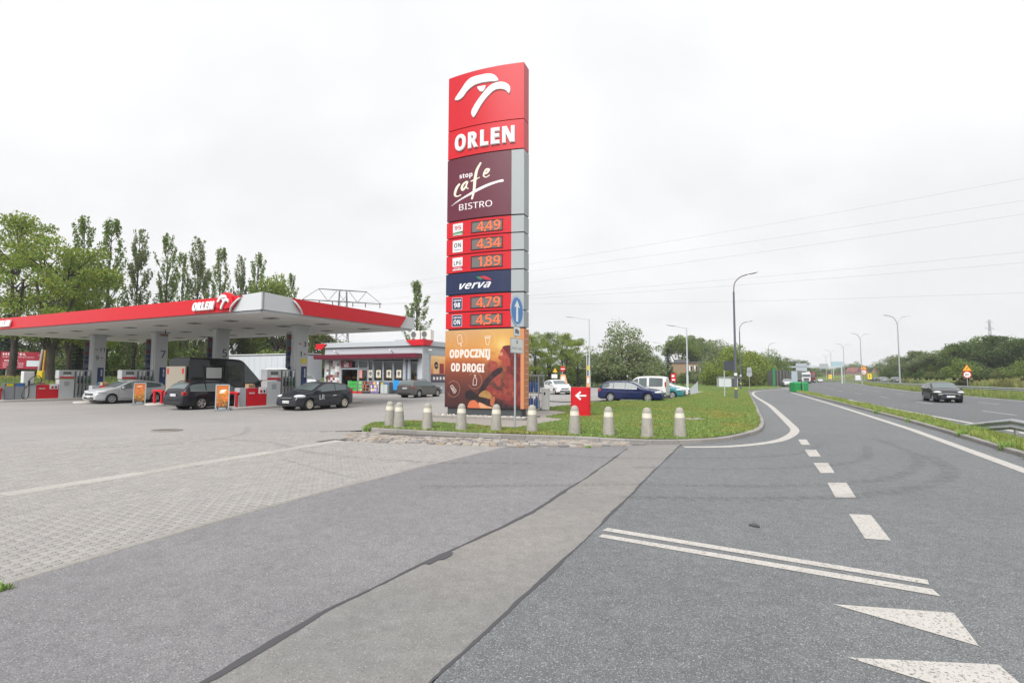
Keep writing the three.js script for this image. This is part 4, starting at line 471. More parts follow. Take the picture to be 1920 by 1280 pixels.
// no entry sign, tiny roadworks cone stand behind the white car
{ const s = thing('no_entry_sign', 'red no entry disc on a post behind the white car', 'sign', 8.0, -84, 0); part('post', cyl(0.05, 0.05, 3.2, 0, 0, 0, 8), mGalv, s); const d = part('disc', new THREE.CylinderGeometry(0.42, 0.42, 0.03, 28).rotateX(Math.PI / 2).translate(0, 3.05, 0.06), mRed, s); part('bar', box(0.58, 0.15, 0.02, 0, 3.05, 0.08), mWhite, d); const y = thing('yellow_triangle_sign', 'small yellow triangle sign left of the no entry disc', 'sign', 6.8, -84); part('triangle', extr([[-0.4, 2.5], [0.4, 2.5], [0, 3.2]], 0.03), mat(0.7, 0.4, 0.03, 0.5), y); part('post', cyl(0.04, 0.04, 2.6, 0, 0, 0, 8), mGalv, y); part('plate', box(0.9, 0.6, 0.03, -0.1, 1.9, 0.03), mWhite, y); const o = thing('orange_board', 'orange and white trapezoid board behind the white car', 'board', 7.9, -82.5); part('panel', extr([[-0.75, 0.1], [0.85, 0.1], [0.35, 2.2], [-0.35, 2.2]], 0.08), mat(0.62, 0.33, 0.16, 0.6), o); part('print', box(0.5, 0.7, 0.02, 0, 1.5, 0.095), mWhite, o); }
{ const s = thing('red_notice', 'small red notice board by the white parked hatchback', 'sign', 19.2, -63.5, 0); part('panel', rbox(0.6, 1.0, 0.06, 0, 1.75, 0, 0.02), mRed, s); part('print', [box(0.3, 0.25, 0.02, -0.05, 1.95, 0.035), box(0.36, 0.18, 0.02, 0, 1.5, 0.035)], mWhite, s); part('post', [cyl(0.03, 0.03, 1.4, -0.2, 0, 0, 8), cyl(0.03, 0.03, 1.4, 0.2, 0, 0, 8)], mGalv, s); }
{ const s = thing('flag_totem', 'slim post with orange and yellow plates behind the red arrow box', 'sign', 6.25, -44.5); part('post', cyl(0.04, 0.04, 3.6, 0, 0, 0, 8), mPoleW, s); part('post', cyl(0.03, 0.03, 3.4, 0.16, 0, 0.05, 8), mPoleW, s); part('plate', box(0.2, 0.4, 0.04, 0.1, 2.55, 0.08), mat(0.6, 0.42, 0.03, 0.5), s); part('banner', box(0.26, 1.2, 0.03, 0.08, 1.3, 0.08), mat(0.62, 0.34, 0.18, 0.6), s); part('banner_print', box(0.16, 0.4, 0.02, 0.08, 1.5, 0.1), mWhite, s); }
// power line
{
  const mLat = mat(0.12, 0.125, 0.13, 0.6), p = thing('power_pylon', 'steel lattice power pylon behind the canopy', 'pylon', -38.4, -120, 0.42), r = 0.06;
  const corners = y => { const w = 1.7 - y * 0.045; return [[-w, y, -w], [w, y, -w], [w, y, w], [-w, y, w]]; };
  const leg = [], br = []; for (let k = 0; k < 4; k++) leg.push(bar(corners(0)[k], corners(21)[k], 0.09)); for (let y = 0; y < 20; y += 2) for (let k = 0; k < 4; k++) { const a = corners(y)[k], b = corners(y + 2)[(k + 1) % 4]; br.push(bar(a, b, 0.045, 4)); }
  part('tower', [...leg, ...br], mLat, p);
  for (const [y, hl] of [[21.2, 5.2], [18.6, 8.6]]) { const g = []; for (const z of [-0.6, 0.6]) g.push(bar([-hl, y, z * 0.3], [0, y, z], r), bar([0, y, z], [hl, y, z * 0.3], r)); for (let i = -4; i < 4; i++) g.push(bar([i * hl / 4, y, -0.5], [(i + 1) * hl / 4, y, 0.5], 0.045, 4)); part('crossarm', g, mLat, p); }
  part('stays', [[-5.2, -8.6], [-5.2, -3.2], [5.2, 8.6], [5.2, 3.2], [-1.2, -3.2], [1.2, 3.2]].map(([a, b]) => bar([a, 21.2, 0], [b, 18.6, 0], 0.055, 4)), mLat, p);
  part('insulator', [-8.3, -5, -2.2, 2.2, 5, 8.3].map(x => cyl(0.1, 0.1, 0.9, x, 17.6, 0, 6)), mDark, p);
  const q = thing('power_pylon', 'far grey power pylon above the trees at the right', 'pylon', 360, -400, 0.5), gm = mat(0.3, 0.31, 0.33, 0.7); const q2 = []; for (const [a, b] of [[-2.6, -1], [2.6, 1], [-2.6, -1], [2.6, 1]]) q2.push(bar([a * (q2.length > 1 ? 0.8 : 1), 0, q2.length > 1 ? 2 : -2], [b, 46, 0], 0.18, 4)); for (let y = 8; y < 44; y += 3) q2.push(bar([-2.6 + y * 0.035, y, 0], [2.4 - y * 0.035, y + 3, 0], 0.1, 4), bar([2.6 - y * 0.035, y, 0], [-2.4 + y * 0.035, y + 3, 0], 0.1, 4)); part('tower', q2, gm, q); [[44, 5.5], [39, 8], [33, 9.5]].forEach(([y, l]) => part('crossarm', [bar([-l, y, 0], [l, y, 0], 0.14, 4), bar([-l, y, 0], [0, y + 2, 0], 0.1, 4), bar([l, y, 0], [0, y + 2, 0], 0.1, 4)], gm, q));
  const wm = mat(0.3, 0.3, 0.31, 0.7), A = [[-44, 20.8, -122.5], [-33, 21, -117.5], [-46, 18, -123.5], [-41, 17.6, -121], [-36, 17.6, -119], [-31, 18, -116.5]], B = [[62.4, 26.4, -65], [62.4, 23.7, -65], [62.4, 22, -65], [62.4, 17.3, -65], [62.4, 16, -65], [62.4, 12.3, -65]];
  A.forEach((a, i) => { const b = B[i], pts = []; for (let k = 0; k <= 8; k++) { const t = k / 8 * 1.7; pts.push([a[0] + (b[0] - a[0]) * t, a[1] + (b[1] - a[1]) * t - 3.2 * t * (1 - t), a[2] + (b[2] - a[2]) * t]); } tag(mesh(numbered('power_cable'), tube(pts, 0.012, 60, 4), wm, scene), ['highest and steepest', 'second highest', 'third highest', 'third lowest', 'second lowest', 'lowest'][i] + ' power cable across the right of the sky', 'cable', 'overhead power cables'); });
}
{ const c = thing('concrete_cover', 'flat oblong concrete cover lying in the lawn', 'cover', 7.15, -21.2, 0.25, null, 0.13); part('slab', rbox(0.75, 0.06, 0.5, 0, 0.02, 0, 0.02), kerbMats[1], c); part('lifting_eye', box(0.12, 0.015, 0.04, 0, 0.055, 0), mDark, c); }
// ---------------------------------------------------------------- canopy and pump islands
const mSoffit = mat(0.68, 0.67, 0.645, 0.6), mFascG = mat(0.5, 0.52, 0.54, 0.4), mColumn = mat(0.44, 0.46, 0.48, 0.35, { metalness: 0.15 }), mNavy = mat(0.012, 0.03, 0.1, 0.4);
const colU = [-3.96, -10.97, -17.2, -24.5], colV = [5.85, 5.55, 5.2, 4.85], H0 = 4.9;
{
  const c = thing('canopy', 'wide flat station canopy with red fascia on four grey columns', 'canopy', CAN[0], CAN[1], TURN);
  const LU = 32, LV = 11.8;
  part('soffit', box(LU - 0.3, 0.1, LV - 0.3, -LU / 2, H0 + 0.05, -LV / 2), mSoffit, c); part('roof_deck', box(LU - 0.4, 0.5, LV - 0.4, -LU / 2, H0 + 0.38, -LV / 2), mGreyP, c);
  const panelLines = []; for (let i = 1; i < 21; i++) panelLines.push(box(0.012, 0.004, LV - 0.4, -i * 1.5, H0 - 0.002, -LV / 2)); for (let i = 0; i < 20; i++) mesh('soffit_joint', panelLines[i], mat(0.3, 0.3, 0.29, 0.7), c);
  const lip = [[0.02, 0.0], [0.14, 0.01], [0.19, 0.1], [0.1, 0.12], [0.02, 0.12]], red = [[0.02, 0.12], [0.17, 0.13], [0.25, 0.22], [0.285, 0.34], [0.275, 0.48], [0.22, 0.63], [0.12, 0.77], [-0.02, 0.86], [-0.2, 0.88], [-0.2, 0.12]];
  // profile (out, up) swept along +x from 0 to len, ends sheared by k per metre of height
  const sweep = (prof, len, k0, k1) => { const g = extr(prof.length > 6 ? [...spl(prof.slice(0, 9), false), prof[9]] : prof, len, 0).rotateY(Math.PI / 2); const P = g.attributes.position; for (let i = 0; i < P.count; i++) { const x = P.getX(i), y = P.getY(i), o = -P.getZ(i); P.setXYZ(i, x < len / 2 ? x + k0 * (y - 0.15) : x + k1 * (y - 0.15), y, o); } return g; };
  const fr = (g) => g.translate(0, H0 - 0.02, 0);
  // after sweep: length along +x, outward = +z (front). front edge: z = 0 plane faces the camera side
  const front = (prof, u0, u1, k0, k1) => { const g = sweep(prof, u1 - u0, k0, k1), P = g.attributes.position; for (let i = 0; i < P.count; i++) P.setZ(i, -P.getZ(i)); g.computeVertexNormals(); return fr(toCreasedNormals(g, 0.7)).translate(u0, 0, 0); };
  const mFas = mat(0.52, 0.007, 0.016, 0.3, { specularIntensity: 0.6 }), redF = part('fascia', front(red, -LU, -2.1, 0, 1.05), mFas, c); redF.userData.label = 'red rounded fascia along the canopy front';
  part('trim', front(lip, -LU, 0, 0, 0), mFascG, c);
  const side = (prof, v0, v1, k0, k1) => front(prof, v0, v1, k0, k1).rotateY(Math.PI / 2);
  part('fascia', side(red, 2.2, 10.3, -0.85, 0.9), mFas, c); part('trim', side(lip, 0.02, LV, 0, 0), mFascG, c);
  const back = (g) => g.rotateY(Math.PI).translate(0, 0, -LV); part('fascia', back(front(red, 0.2, LU, 0, 0)), mRed, c);
  // grey corner pieces
  part('corner', extr([[-2.2, 0.1], [0.12, 0.1], [0.12, 0.95], [-1.38, 0.89], [-1.7, 0.5]], 0.1).translate(0, H0, 0.02), mFascG, c);
  part('corner', extr([[2.3, 0.1], [1.95, 0.5], [1.62, 0.88], [-0.12, 0.95], [-0.12, 0.1]], 0.1).rotateY(Math.PI / 2).translate(0.02, H0, 0), mFascG, c);
  part('corner', extr([[10.3, 0.1], [LV + 0.1, 0.1], [LV + 0.1, 0.88], [10.95, 0.88]], 0.1).rotateY(Math.PI / 2).translate(0.02, H0, 0), mFascG, c);
  part('end_trim', tube([[-2.12, H0 + 0.1, 0.2], [-1.9, H0 + 0.32, 0.3], [-1.6, H0 + 0.62, 0.24], [-1.34, H0 + 0.88, 0.04]], 0.05), mFascG, c); part('end_trim', tube([[0.2, H0 + 0.1, -2.22], [0.3, H0 + 0.32, -2.02], [0.24, H0 + 0.62, -1.78], [0.04, H0 + 0.88, -1.58]], 0.05), mFascG, c);
  for (let i = 0; i < 9; i++) for (let j = 0; j < 3; j++) { const L = part('light_fitting', rbox(0.75, 0.03, 0.5, -2.1 - i * 3.3, H0 - 0.014, -2.2 - j * 3.6, 0.01), mat(0.2, 0.19, 0.18, 0.4), c); part('glass', box(0.62, 0.008, 0.38, -2.1 - i * 3.3, H0 - 0.032, -2.2 - j * 3.6), mat(0.14, 0.135, 0.13, 0.6), L); }
  for (const [u0, eu] of [[-4.95, -2.45], [-26.7, -27.6]]) { let x = u0; for (const ch of 'ORLEN') { const g = textGeo(ch, 0.4, 0.07, fontB, 0.018), w = { O: 0.38, R: 0.33, L: 0.27, E: 0.28, N: 0.37 }[ch], b = g.boundingBox; g.scale(w / (b.max.x - b.min.x + 0.04), 1.05, 1); part('letter', g.rotateX(-0.2).translate(x + w / 2, H0 + 0.45, 0.27), mWhite, redF); x += w + 0.02; }
    part('emblem_hump', extr(spl([[eu - 0.62, 0.3], [eu - 0.55, 0.66], [eu - 0.3, 0.88], [eu + 0.0, 0.97], [eu + 0.28, 0.9], [eu + 0.5, 0.62], [eu + 0.55, 0.3]]), 0.2, 0.05).translate(0, H0 + 0.06, 0.06), mFas, redF);
    for (const P of eagleUnit) part('emblem', extr(spl(P.map(([x, y]) => [x * 1.15, y * 0.95])), 0.05, 0.02, { bevelOffset: -0.02 }).translate(eu, H0 + 0.56, 0.33), mWhite, redF); }
  // columns stand under it and carry it: parts of the canopy
  const nums = [['\u2192 3', '1 \u2190'], ['5'], ['7'], ['\u2192 11', '9 \u2190']];
  const sea = canvasTex(128, 512, (x, w, h) => { x.fillStyle = '#0f2a5c'; x.fillRect(0, 0, w, h); const g = x.createLinearGradient(0, 200, 0, h); g.addColorStop(0, 'rgba(30,90,160,0)'); g.addColorStop(1, '#3aa0d0'); x.fillStyle = g; x.fillRect(0, 0, w, h); x.fillStyle = '#8fe0ee'; x.beginPath(); x.arc(52, 360, 40, 0, 7); x.fill(); x.fillStyle = '#2f86c0'; x.beginPath(); x.arc(66, 372, 34, 0, 7); x.fill(); x.fillStyle = '#b02a4a'; x.beginPath(); x.moveTo(0, 512); x.quadraticCurveTo(30, 430, 100, 420); x.quadraticCurveTo(140, 430, 128, 512); x.fill(); x.save(); x.translate(90, 110); x.rotate(Math.PI / 2); x.fillStyle = '#eef2f6'; x.font = 'italic bold 58px sans-serif'; x.textAlign = 'center'; x.textBaseline = 'middle'; x.fillText('verva', 0, 0); x.restore(); });
  const seaM = mat(1, 1, 1, 0.4, { map: sea });
  colU.forEach((u, i) => {
    const z = -colV[i], col = part('column', [rbox(0.5, H0 - 0.1, 0.92, u, (H0 - 0.1) / 2 + 0.1, z, 0.09)], mColumn, c); if (i === 0) col.userData.label = 'grey column marked 1 and 3';
    part('column_head', rbox(0.62, 0.14, 1.05, u, H0 - 0.07, z, 0.05), mColumn, col); part('front_cover', rbox(0.34, H0 - 0.2, 0.1, u, H0 / 2, z + 0.47, 0.05), mFascG, col);
    nums[i].forEach((t, k) => { const two = nums[i].length > 1, s = two ? 0.3 : 0.52, dig = t.replace(/[^0-9]/g, ''), y = two ? 3.75 - k * 0.62 : 3.3; part('numeral', textGeo(dig, s, 0.01, fontR, 0.006).rotateY(Math.PI / 2).translate(u + 0.255, y, z + (two ? (k ? 0.14 : -0.16) : -0.1)), mat(0.05, 0.06, 0.07, 0.5), col); if (two) { const zz = z + (k ? -0.2 : 0.24), d = k ? 1 : -1; part('arrow', [box(0.012, 0.035, 0.2, u + 0.258, y, zz), bar([u + 0.258, y, zz + d * 0.1], [u + 0.258, y + 0.06, zz + d * 0.03], 0.016, 4), bar([u + 0.258, y, zz + d * 0.1], [u + 0.258, y - 0.06, zz + d * 0.03], 0.016, 4)], mat(0.4, 0.05, 0.06, 0.5), col); } });
    part('poster', new THREE.PlaneGeometry(0.42, 1.75).rotateY(Math.PI / 2).translate(u + 0.262, 1.5, z - 0.12), seaM, col); part('poster', rbox(0.06, 1.75, 0.3, u - 0.25, 1.5, z + 0.52, 0.02), mNavy, col);
    const bl = part('price_blade', rbox(0.07, 2.1, 0.34, u - 0.26, 3.3, z + 0.62, 0.02), mat(0.1, 0.11, 0.14, 0.5), col); ['#7a3038', '#5a6068', '#74343a', '#2a3c62', '#2a3c62', '#6a7078'].forEach((h, k) => { const m = mat(1, 1, 1, 0.5); m.color.set(h); part('grade_plate', box(0.012, 0.2, 0.2, u - 0.215, 4.15 - k * 0.34, z + 0.62), m, bl); part('grade_plate', box(0.05, 0.2, 0.012, u - 0.26, 4.15 - k * 0.34, z + 0.796), m, bl); });
    if (i === 0) { part('notice', box(0.01, 0.28, 0.4, u + 0.258, 2.72, z - 0.1), mat(0.66, 0.55, 0.02, 0.5), col); part('sticker', box(0.01, 0.12, 0.4, u + 0.258, 2.48, z - 0.1), mat(0.6, 0.5, 0.45, 0.5), col); }
  });
  const cam = part('camera_arm', [bar([-14.9, H0, -4.2], [-14.9, H0 - 0.35, -4.2], 0.04), box(0.16, 0.14, 0.5, -14.9, H0 - 0.38, -4.1)], mat(0.2, 0.12, 0.1, 0.5), c);
  // islands
  colU.forEach((u, i) => { const s = new THREE.Shape(), a = 0.62, v0 = [0.8, 1.0, 0.2, -1.3][i], v1 = colV[i] + 4.6; s.moveTo(-a, v0 + a); s.absarc(0, v0 + a, a, Math.PI, 0); s.lineTo(a, v1); s.absarc(0, v1, a, 0, Math.PI); s.closePath(); const isl = thing('pump_island', ['nearest pump island, beside the dark hatchback', 'pump island behind the black estate car', 'pump island behind the silver hatchback', 'leftmost pump island with the air hose panel'][i], 'pump island', ...st(u, 0), TURN, 'kerbed pump islands'); part('platform', extr(s, 0.12, 0.015).rotateX(-Math.PI / 2), mConcI, isl); part('kerb_face', extr(s, 0.05, 0.05).rotateX(-Math.PI / 2).translate(0, -0.03, 0), kerbMats[1], isl); });
}
var mConcI = mat(0.5, 0.48, 0.45, 0.9);
scene.traverse(o => { if (o.name === 'platform') o.material = mConcI; });
const at = (u, v) => st(u, v);
// fuel dispensers
function dispenser(u, v, label) {
  const p = thing('fuel_pump', label, 'fuel pump', ...at(u, v), TURN, 'fuel pumps on the islands', 0.13); const lg = mat(0.5, 0.52, 0.54, 0.4), dg = mat(0.3, 0.32, 0.34, 0.4);
  part('cabinet', rbox(0.5, 1.35, 0.95, 0, 0.68, 0.1, 0.03), lg, p);
  const hd = part('head', rbox(0.52, 0.62, 1.0, 0, 1.72, 0.12, 0.05), lg, p); part('screen', box(0.012, 0.2, 0.5, 0.262, 1.82, 0.1), mat(0.12, 0.14, 0.13, 0.2), hd); part('red_stripe', box(0.012, 0.12, 0.9, 0.262, 1.5, 0.12), mRed, hd); part('label', box(0.012, 0.09, 0.4, 0.263, 1.64, 0.1), mWhite, hd);
  part('keypad', box(0.02, 0.3, 0.3, 0.255, 1.05, 0.1), dg, p);
  part('hose_tower', rbox(0.46, 2.05, 0.95, 0, 1.03, -0.95, 0.03), dg, p);
  const noz = [mat(0.01, 0.09, 0.045, 0.5), mat(0.01, 0.09, 0.045, 0.5), mBlack, mBlack];
  for (let k = 0; k < 4; k++) { const z = -1.3 + k * 0.23; part('product_plate', box(0.012, 0.34, 0.15, 0.236, 1.8, z), k === 1 ? mNavy : mWhite, p); const n = part('nozzle', [rbox(0.1, 0.34, 0.1, 0.27, 1.22, z, 0.03), bar([0.3, 1.08, z], [0.32, 0.98, z], 0.025), rbox(0.09, 0.1, 0.08, 0.26, 1.48, z, 0.02)], noz[k], p); part('hose', tube([[0.31, 1.0, z], [0.33, 0.7, z + 0.02], [0.32, 0.25, z + 0.04], [0.3, 0.08, z + 0.02], [0.26, 0.3, z - 0.03], [0.24, 1.9, z - 0.04]], 0.02, 24, 6), mBlack, n); part('boot', box(0.02, 0.1, 0.1, 0.285, 1.02, z), mat(0.6, 0.4, 0.28, 0.5), n); }
  return p;
}
const dp = dispenser(colU[0], 3.95, 'fuel pump with four nozzles behind the dark hatchback');
copy(dp, 'fuel pump seen over the bonnet of the silver hatchback', ...at(colU[2], 3.3), TURN, 0.13); copy(dp, 'fuel pump on the leftmost island beside the column', ...at(colU[3], 2.95), TURN, 0.13); copy(dp, 'fuel pump hidden behind the black van', ...at(colU[1], 3.65), TURN, 0.13);
function redPanel(u, v, label) { const p = thing('island_panel', label, 'panel', ...at(u, v), TURN, 'red service panels on the islands', 0.13); part('panel', rbox(0.42, 0.98, 1.25, 0.05, 0.5, -0.25, 0.02), mRed, p); part('end_post', rbox(0.4, 1.0, 0.42, 0.03, 0.51, 0.62, 0.02), mat(0.36, 0.38, 0.4, 0.4), p); part('leaflet', box(0.012, 0.36, 0.5, 0.268, 0.86, -0.58), mWhite, p); part('leaflet_print', box(0.008, 0.16, 0.14, 0.277, 0.8, -0.5), mRed, p); part('leaflet_print', box(0.008, 0.16, 0.12, 0.277, 0.8, -0.7), mNavy, p); part('lettering', textGeo('ORLEN', 0.08, 0.008).rotateY(Math.PI / 2).translate(0.27, 0.72, 0.1), mWhite, p); part('leaflet_rack', [0, 1, 2, 3].map(i => box(0.3, 0.24 - i % 2 * 0.05, 0.05, 0.02, 1.1, 0.2 - i * 0.11)), mat(0.42, 0.27, 0.16, 0.7), p); part('rack_base', rbox(0.34, 0.05, 0.46, 0.02, 1.0, 0.03, 0.01), mGalv, p); return p; }
const rp0 = redPanel(colU[0], 2.5, 'red service panel on the nearest pump island'); copy(rp0, 'red service panel on the leftmost pump island', ...at(colU[3], 1.5), TURN, 0.13); copy(rp0, 'red service panel in front of the pump by the silver car', ...at(colU[2], 1.85), TURN, 0.13);
function bumper(u, v, label) { const b = thing('bumper_rail', label, 'bumper rail', ...at(u, v), TURN, 'red bumper rails at the island noses', 0.05); part('post', cyl(0.075, 0.075, 0.78, -0.36, 0, 0), mRed, b); part('post', cyl(0.075, 0.075, 0.78, 0.36, 0, 0), mRed, b); part('rail', tube([[-0.52, 0.78, 0], [-0.3, 0.82, 0.02], [0.3, 0.82, 0.02], [0.52, 0.78, 0]], 0.08, 16, 10), mRed, b); return b; }
const bp0 = bumper(colU[0], 1.42, 'red bumper rail right of the tilted advert stand'); copy(bp0, 'red bumper rail behind the silver hatchback', ...at(colU[1], 1.65), TURN, 0.05); copy(bp0, 'red bumper rail at the far left island', ...at(colU[3], -0.9), TURN, 0.05);
{ const b = thing('litter_bin', 'pair of grey recycling bins on the leftmost island', 'bin', ...at(colU[3], -0.1), TURN, null, 0.1); const bm = mat(0.22, 0.24, 0.26, 0.5); part('housing', rbox(0.5, 1.15, 1.1, 0, 0.58, 0, 0.03), mat(0.09, 0.1, 0.11, 0.5), b); for (const [z, h] of [[0.27, '#c8b820'], [-0.27, '#2a6ab0']]) { const d = part('door', rbox(0.04, 0.85, 0.48, 0.25, 0.5, z, 0.01), bm, b), m = mat(1, 1, 1, 0.5); m.color.set(h); part('label', box(0.012, 0.16, 0.36, 0.262, 1.02, z), m, d); } }
{ const a = thing('hose_panel', 'pale service tower with looped black hose on leftmost island', 'service tower', ...at(colU[3], 0.55), TURN, null, 0.1); part('body', rbox(0.4, 1.95, 0.62, 0, 0.98, -0.1, 0.04), mat(0.58, 0.59, 0.6, 0.4), a); part('hose', tube([[0.22, 1.2, -0.05], [0.34, 1.5, -0.2], [0.34, 1.65, -0.6], [0.3, 1.2, -0.75], [0.26, 1.0, -0.1], [0.25, 0.7, 0.15], [0.26, 0.2, 0.25], [0.26, 0.05, 0.0], [0.26, 0.3, -0.1], [0.22, 1.0, -0.12]], 0.025, 60, 6), mBlack, a); part('nozzle', rbox(0.1, 0.3, 0.1, 0.24, 1.15, -0.1, 0.03), mBlack, a); }
// advert stands
const foodT = seed => canvasTex(220, 400, (x, w, h) => { const r = mulberry(seed), g = x.createLinearGradient(0, 0, 0, h); g.addColorStop(0, '#c86a24'); g.addColorStop(0.55, '#b8742a'); g.addColorStop(0.8, '#6a4a20'); g.addColorStop(1, '#352a1c'); x.fillStyle = g; x.fillRect(0, 0, w, h); for (let i = 0; i < 90; i++) { x.fillStyle = `rgba(${150 + r() * 105 | 0},${60 + r() * 110 | 0},${20 + r() * 50 | 0},0.6)`; x.beginPath(); x.ellipse(r() * w, 90 + r() * 280, 6 + r() * 24, 5 + r() * 15, r() * 3, 0, 7); x.fill(); } x.fillStyle = '#f6ece0'; if (seed === 2) { x.beginPath(); x.ellipse(120, 90, 62, 16, -0.15, 0, 7); x.fill(); x.beginPath(); x.ellipse(100, 125, 52, 12, -0.1, 0, 7); x.fill(); } else { x.beginPath(); x.ellipse(110, 60, 56, 8, -0.1, 0, 7); x.fill(); } });
function adStand(x, z, turn, seed, label) { const a = thing('advert_stand', label, 'advert stand', x, z, turn, 'orange food advert stands'); const g = new THREE.Group(); const f = part('frame', [box(0.05, 1.22, 0.04, -0.3, 0.72, 0), box(0.05, 1.22, 0.04, 0.3, 0.72, 0), box(0.65, 0.05, 0.04, 0, 1.33, 0), box(0.65, 0.05, 0.04, 0, 0.12, 0)], mSteel, a); f.rotation.x = -0.16; part('poster', box(0.56, 1.16, 0.012, 0, 0.72, 0), mat(1, 1, 1, 0.4, { map: foodT(seed) }), f); part('spring', [cyl(0.03, 0.03, 0.14, -0.2, 0.04, 0, 8), cyl(0.03, 0.03, 0.14, 0.2, 0.04, 0, 8)], mDark, a); part('foot', rbox(0.75, 0.06, 0.55, 0, 0.03, 0, 0.02), mat(0.2, 0.25, 0.28, 0.6), a); }
adStand(-15.0, -27.75, 0.5, 2, 'tilted orange advert stand in front of the black estate'); adStand(-23.1, -33.2, 0.55, 5, 'orange advert stand in front of the silver hatchback');
// ---------------------------------------------------------------- the shop
{
  const s = thing('station_shop', 'low grey station shop with maroon awning and large windows', 'shop building', -9.07, -54, TURN), L = 13.4, D = 11, gw = mat(0.42, 0.45, 0.48, 0.5), gd = mat(0.33, 0.35, 0.38, 0.5), fr = mat(0.36, 0.4, 0.45, 0.45);
  const wall = (x0, x1, y0, y1, m = gw) => part('wall', box(x1 - x0, y1 - y0, 0.25, (x0 + x1) / 2 - L, (y0 + y1) / 2, -0.13), m, s);
  wall(0, 0.2, 0, 5.4); wall(12.85, 13.4, 0, 5.4); wall(0.2, 12.85, 3.55, 5.4); wall(6.95, 12.85, 0, 1.25, gd); wall(0.2, 2.4, 0, 3.55, mat(0.45, 0.45, 0.45, 0.6));
  part('wall', box(0.25, 5.4, D, -0.13, 2.7, -D / 2 - 0.26), gw, s); part('wall', box(0.25, 5.4, D, -L + 0.13, 2.7, -D / 2 - 0.26), gw, s); part('wall', box(L, 5.4, 0.25, -L / 2, 2.7, -D - 0.4), gw, s);
  for (let y = 0.6; y < 5.2; y += 0.6) { part('cladding_joint', box(0.012, 0.025, D, 0.002, y, -D / 2 - 0.3), gd, s); } for (let y = 4.25; y < 4.9; y += 0.32) part('cladding_joint', box(L, 0.02, 0.012, -L / 2, y, -0.003), gd, s);
  part('roof', box(L - 0.3, 0.2, D, -L / 2, 5.0, -D / 2 - 0.2), mat(0.2, 0.2, 0.2, 0.9), s); part('floor', box(L - 0.5, 0.05, D - 0.2, -L / 2, 0.05, -D / 2 - 0.3), mat(0.3, 0.25, 0.2, 0.5), s); part('parapet', [rbox(L + 0.2, 0.55, 0.3, -L / 2, 5.2, -0.02, 0.04), rbox(0.3, 0.55, D + 0.3, 0.0, 5.2, -D / 2, 0.04)], gw, s); part('flashing', [box(L + 0.24, 0.03, 0.34, -L / 2, 4.9, 0), box(0.34, 0.03, D, 0.02, 4.9, -D / 2)], mDark, s);
  part('red_corner', extr([[-1.15, 0.06], [-0.2, 0.06], [0.4, 0.62], [-1.15, 0.62]], 0.22, 0.03).translate(-L - 0.02, 4.75, 0.02), mRed, s);
  part('red_corner', extr([[-1.9, 0.62], [-1.2, 0.06], [0.25, 0.06], [0.25, 0.62]], 0.24, 0.03).translate(0, 4.9, 0.04), mRed, s); part('red_corner', extr([[-0.3, 0.06], [0.8, 0.06], [1.4, 0.62], [-0.3, 0.62]], 0.24, 0.03).rotateY(Math.PI / 2).translate(0.1, 4.9, 0), mRed, s);
  part('awning', rbox(14.0, 0.48, 1.1, -L / 2 - 0.35, 3.88, 0.5, 0.03), mat(0.11, 0.006, 0.022, 0.4), s);
  // glazed front: mullions, panes, door
  const glass = mat(0.9, 0.93, 0.93, 0.03, { transmission: 1, thickness: 0, ior: 1.45 });
  const cells = [[2.45, 4.95, 2.62, 3.5, 'transom'], [4.95, 6.25, 2.62, 3.5, 'transom'], [4.95, 6.25, 0.1, 2.55, 'window'], [6.3, 6.95, 1.25, 3.5, 'window'], [7.05, 8.3, 1.28, 3.4, 'window'], [8.36, 9.65, 1.28, 3.4, 'window'], [9.72, 11.0, 1.28, 3.4, 'window'], [11.3, 11.6, 1.28, 3.3, 'window'], [11.85, 12.8, 0.1, 3.3, 'glass_door']];
  for (const [x0, x1, y0, y1, n] of cells) { const w = part(n, box(x1 - x0, y1 - y0, 0.012, (x0 + x1) / 2 - L, (y0 + y1) / 2, -0.1), glass, s); part('frame', [box(x1 - x0, 0.07, 0.1, (x0 + x1) / 2 - L, y0 + 0.03, -0.06), box(x1 - x0, 0.07, 0.1, (x0 + x1) / 2 - L, y1 - 0.03, -0.06), box(0.07, y1 - y0, 0.1, x0 + 0.03 - L, (y0 + y1) / 2, -0.061), box(0.07, y1 - y0, 0.1, x1 - 0.03 - L, (y0 + y1) / 2, -0.061)], fr, w); }
  part('pier', box(0.24, 2.3, 0.2, 11.14 - L, 2.4, -0.08), fr, s); part('pier', box(0.22, 3.5, 0.2, 11.72 - L, 1.75, -0.08), fr, s); part('door_frame', [box(0.1, 2.6, 0.14, 2.5 - L, 1.3, -0.05), box(0.1, 2.6, 0.14, 4.9 - L, 1.3, -0.05), box(2.5, 0.1, 0.14, 3.7 - L, 2.58, -0.05)], fr, s);
  const ms = part('mosaic_panel', box(1.95, 3.4, 0.06, 1.32 - L, 1.8, 0.02), mat(0.5, 0.52, 0.52, 0.5), s), r = mulberry(12); const tc = [mat(0.2, 0.02, 0.04, 0.5), mat(0.12, 0.16, 0.17, 0.5), mat(0.62, 0.62, 0.62, 0.5), mat(0.3, 0.18, 0.16, 0.5), mat(0.25, 0.33, 0.33, 0.5), mat(0.7, 0.7, 0.7, 0.5)]; for (let i = 0; i < 6; i++) for (let j = 0; j < 11; j++) if (r() < 0.62) part('tile', box(0.3, 0.29, 0.02, 0.5 + i * 0.32 - L, 0.25 + j * 0.31, 0.055), tc[Math.floor(r() * 6)], ms);
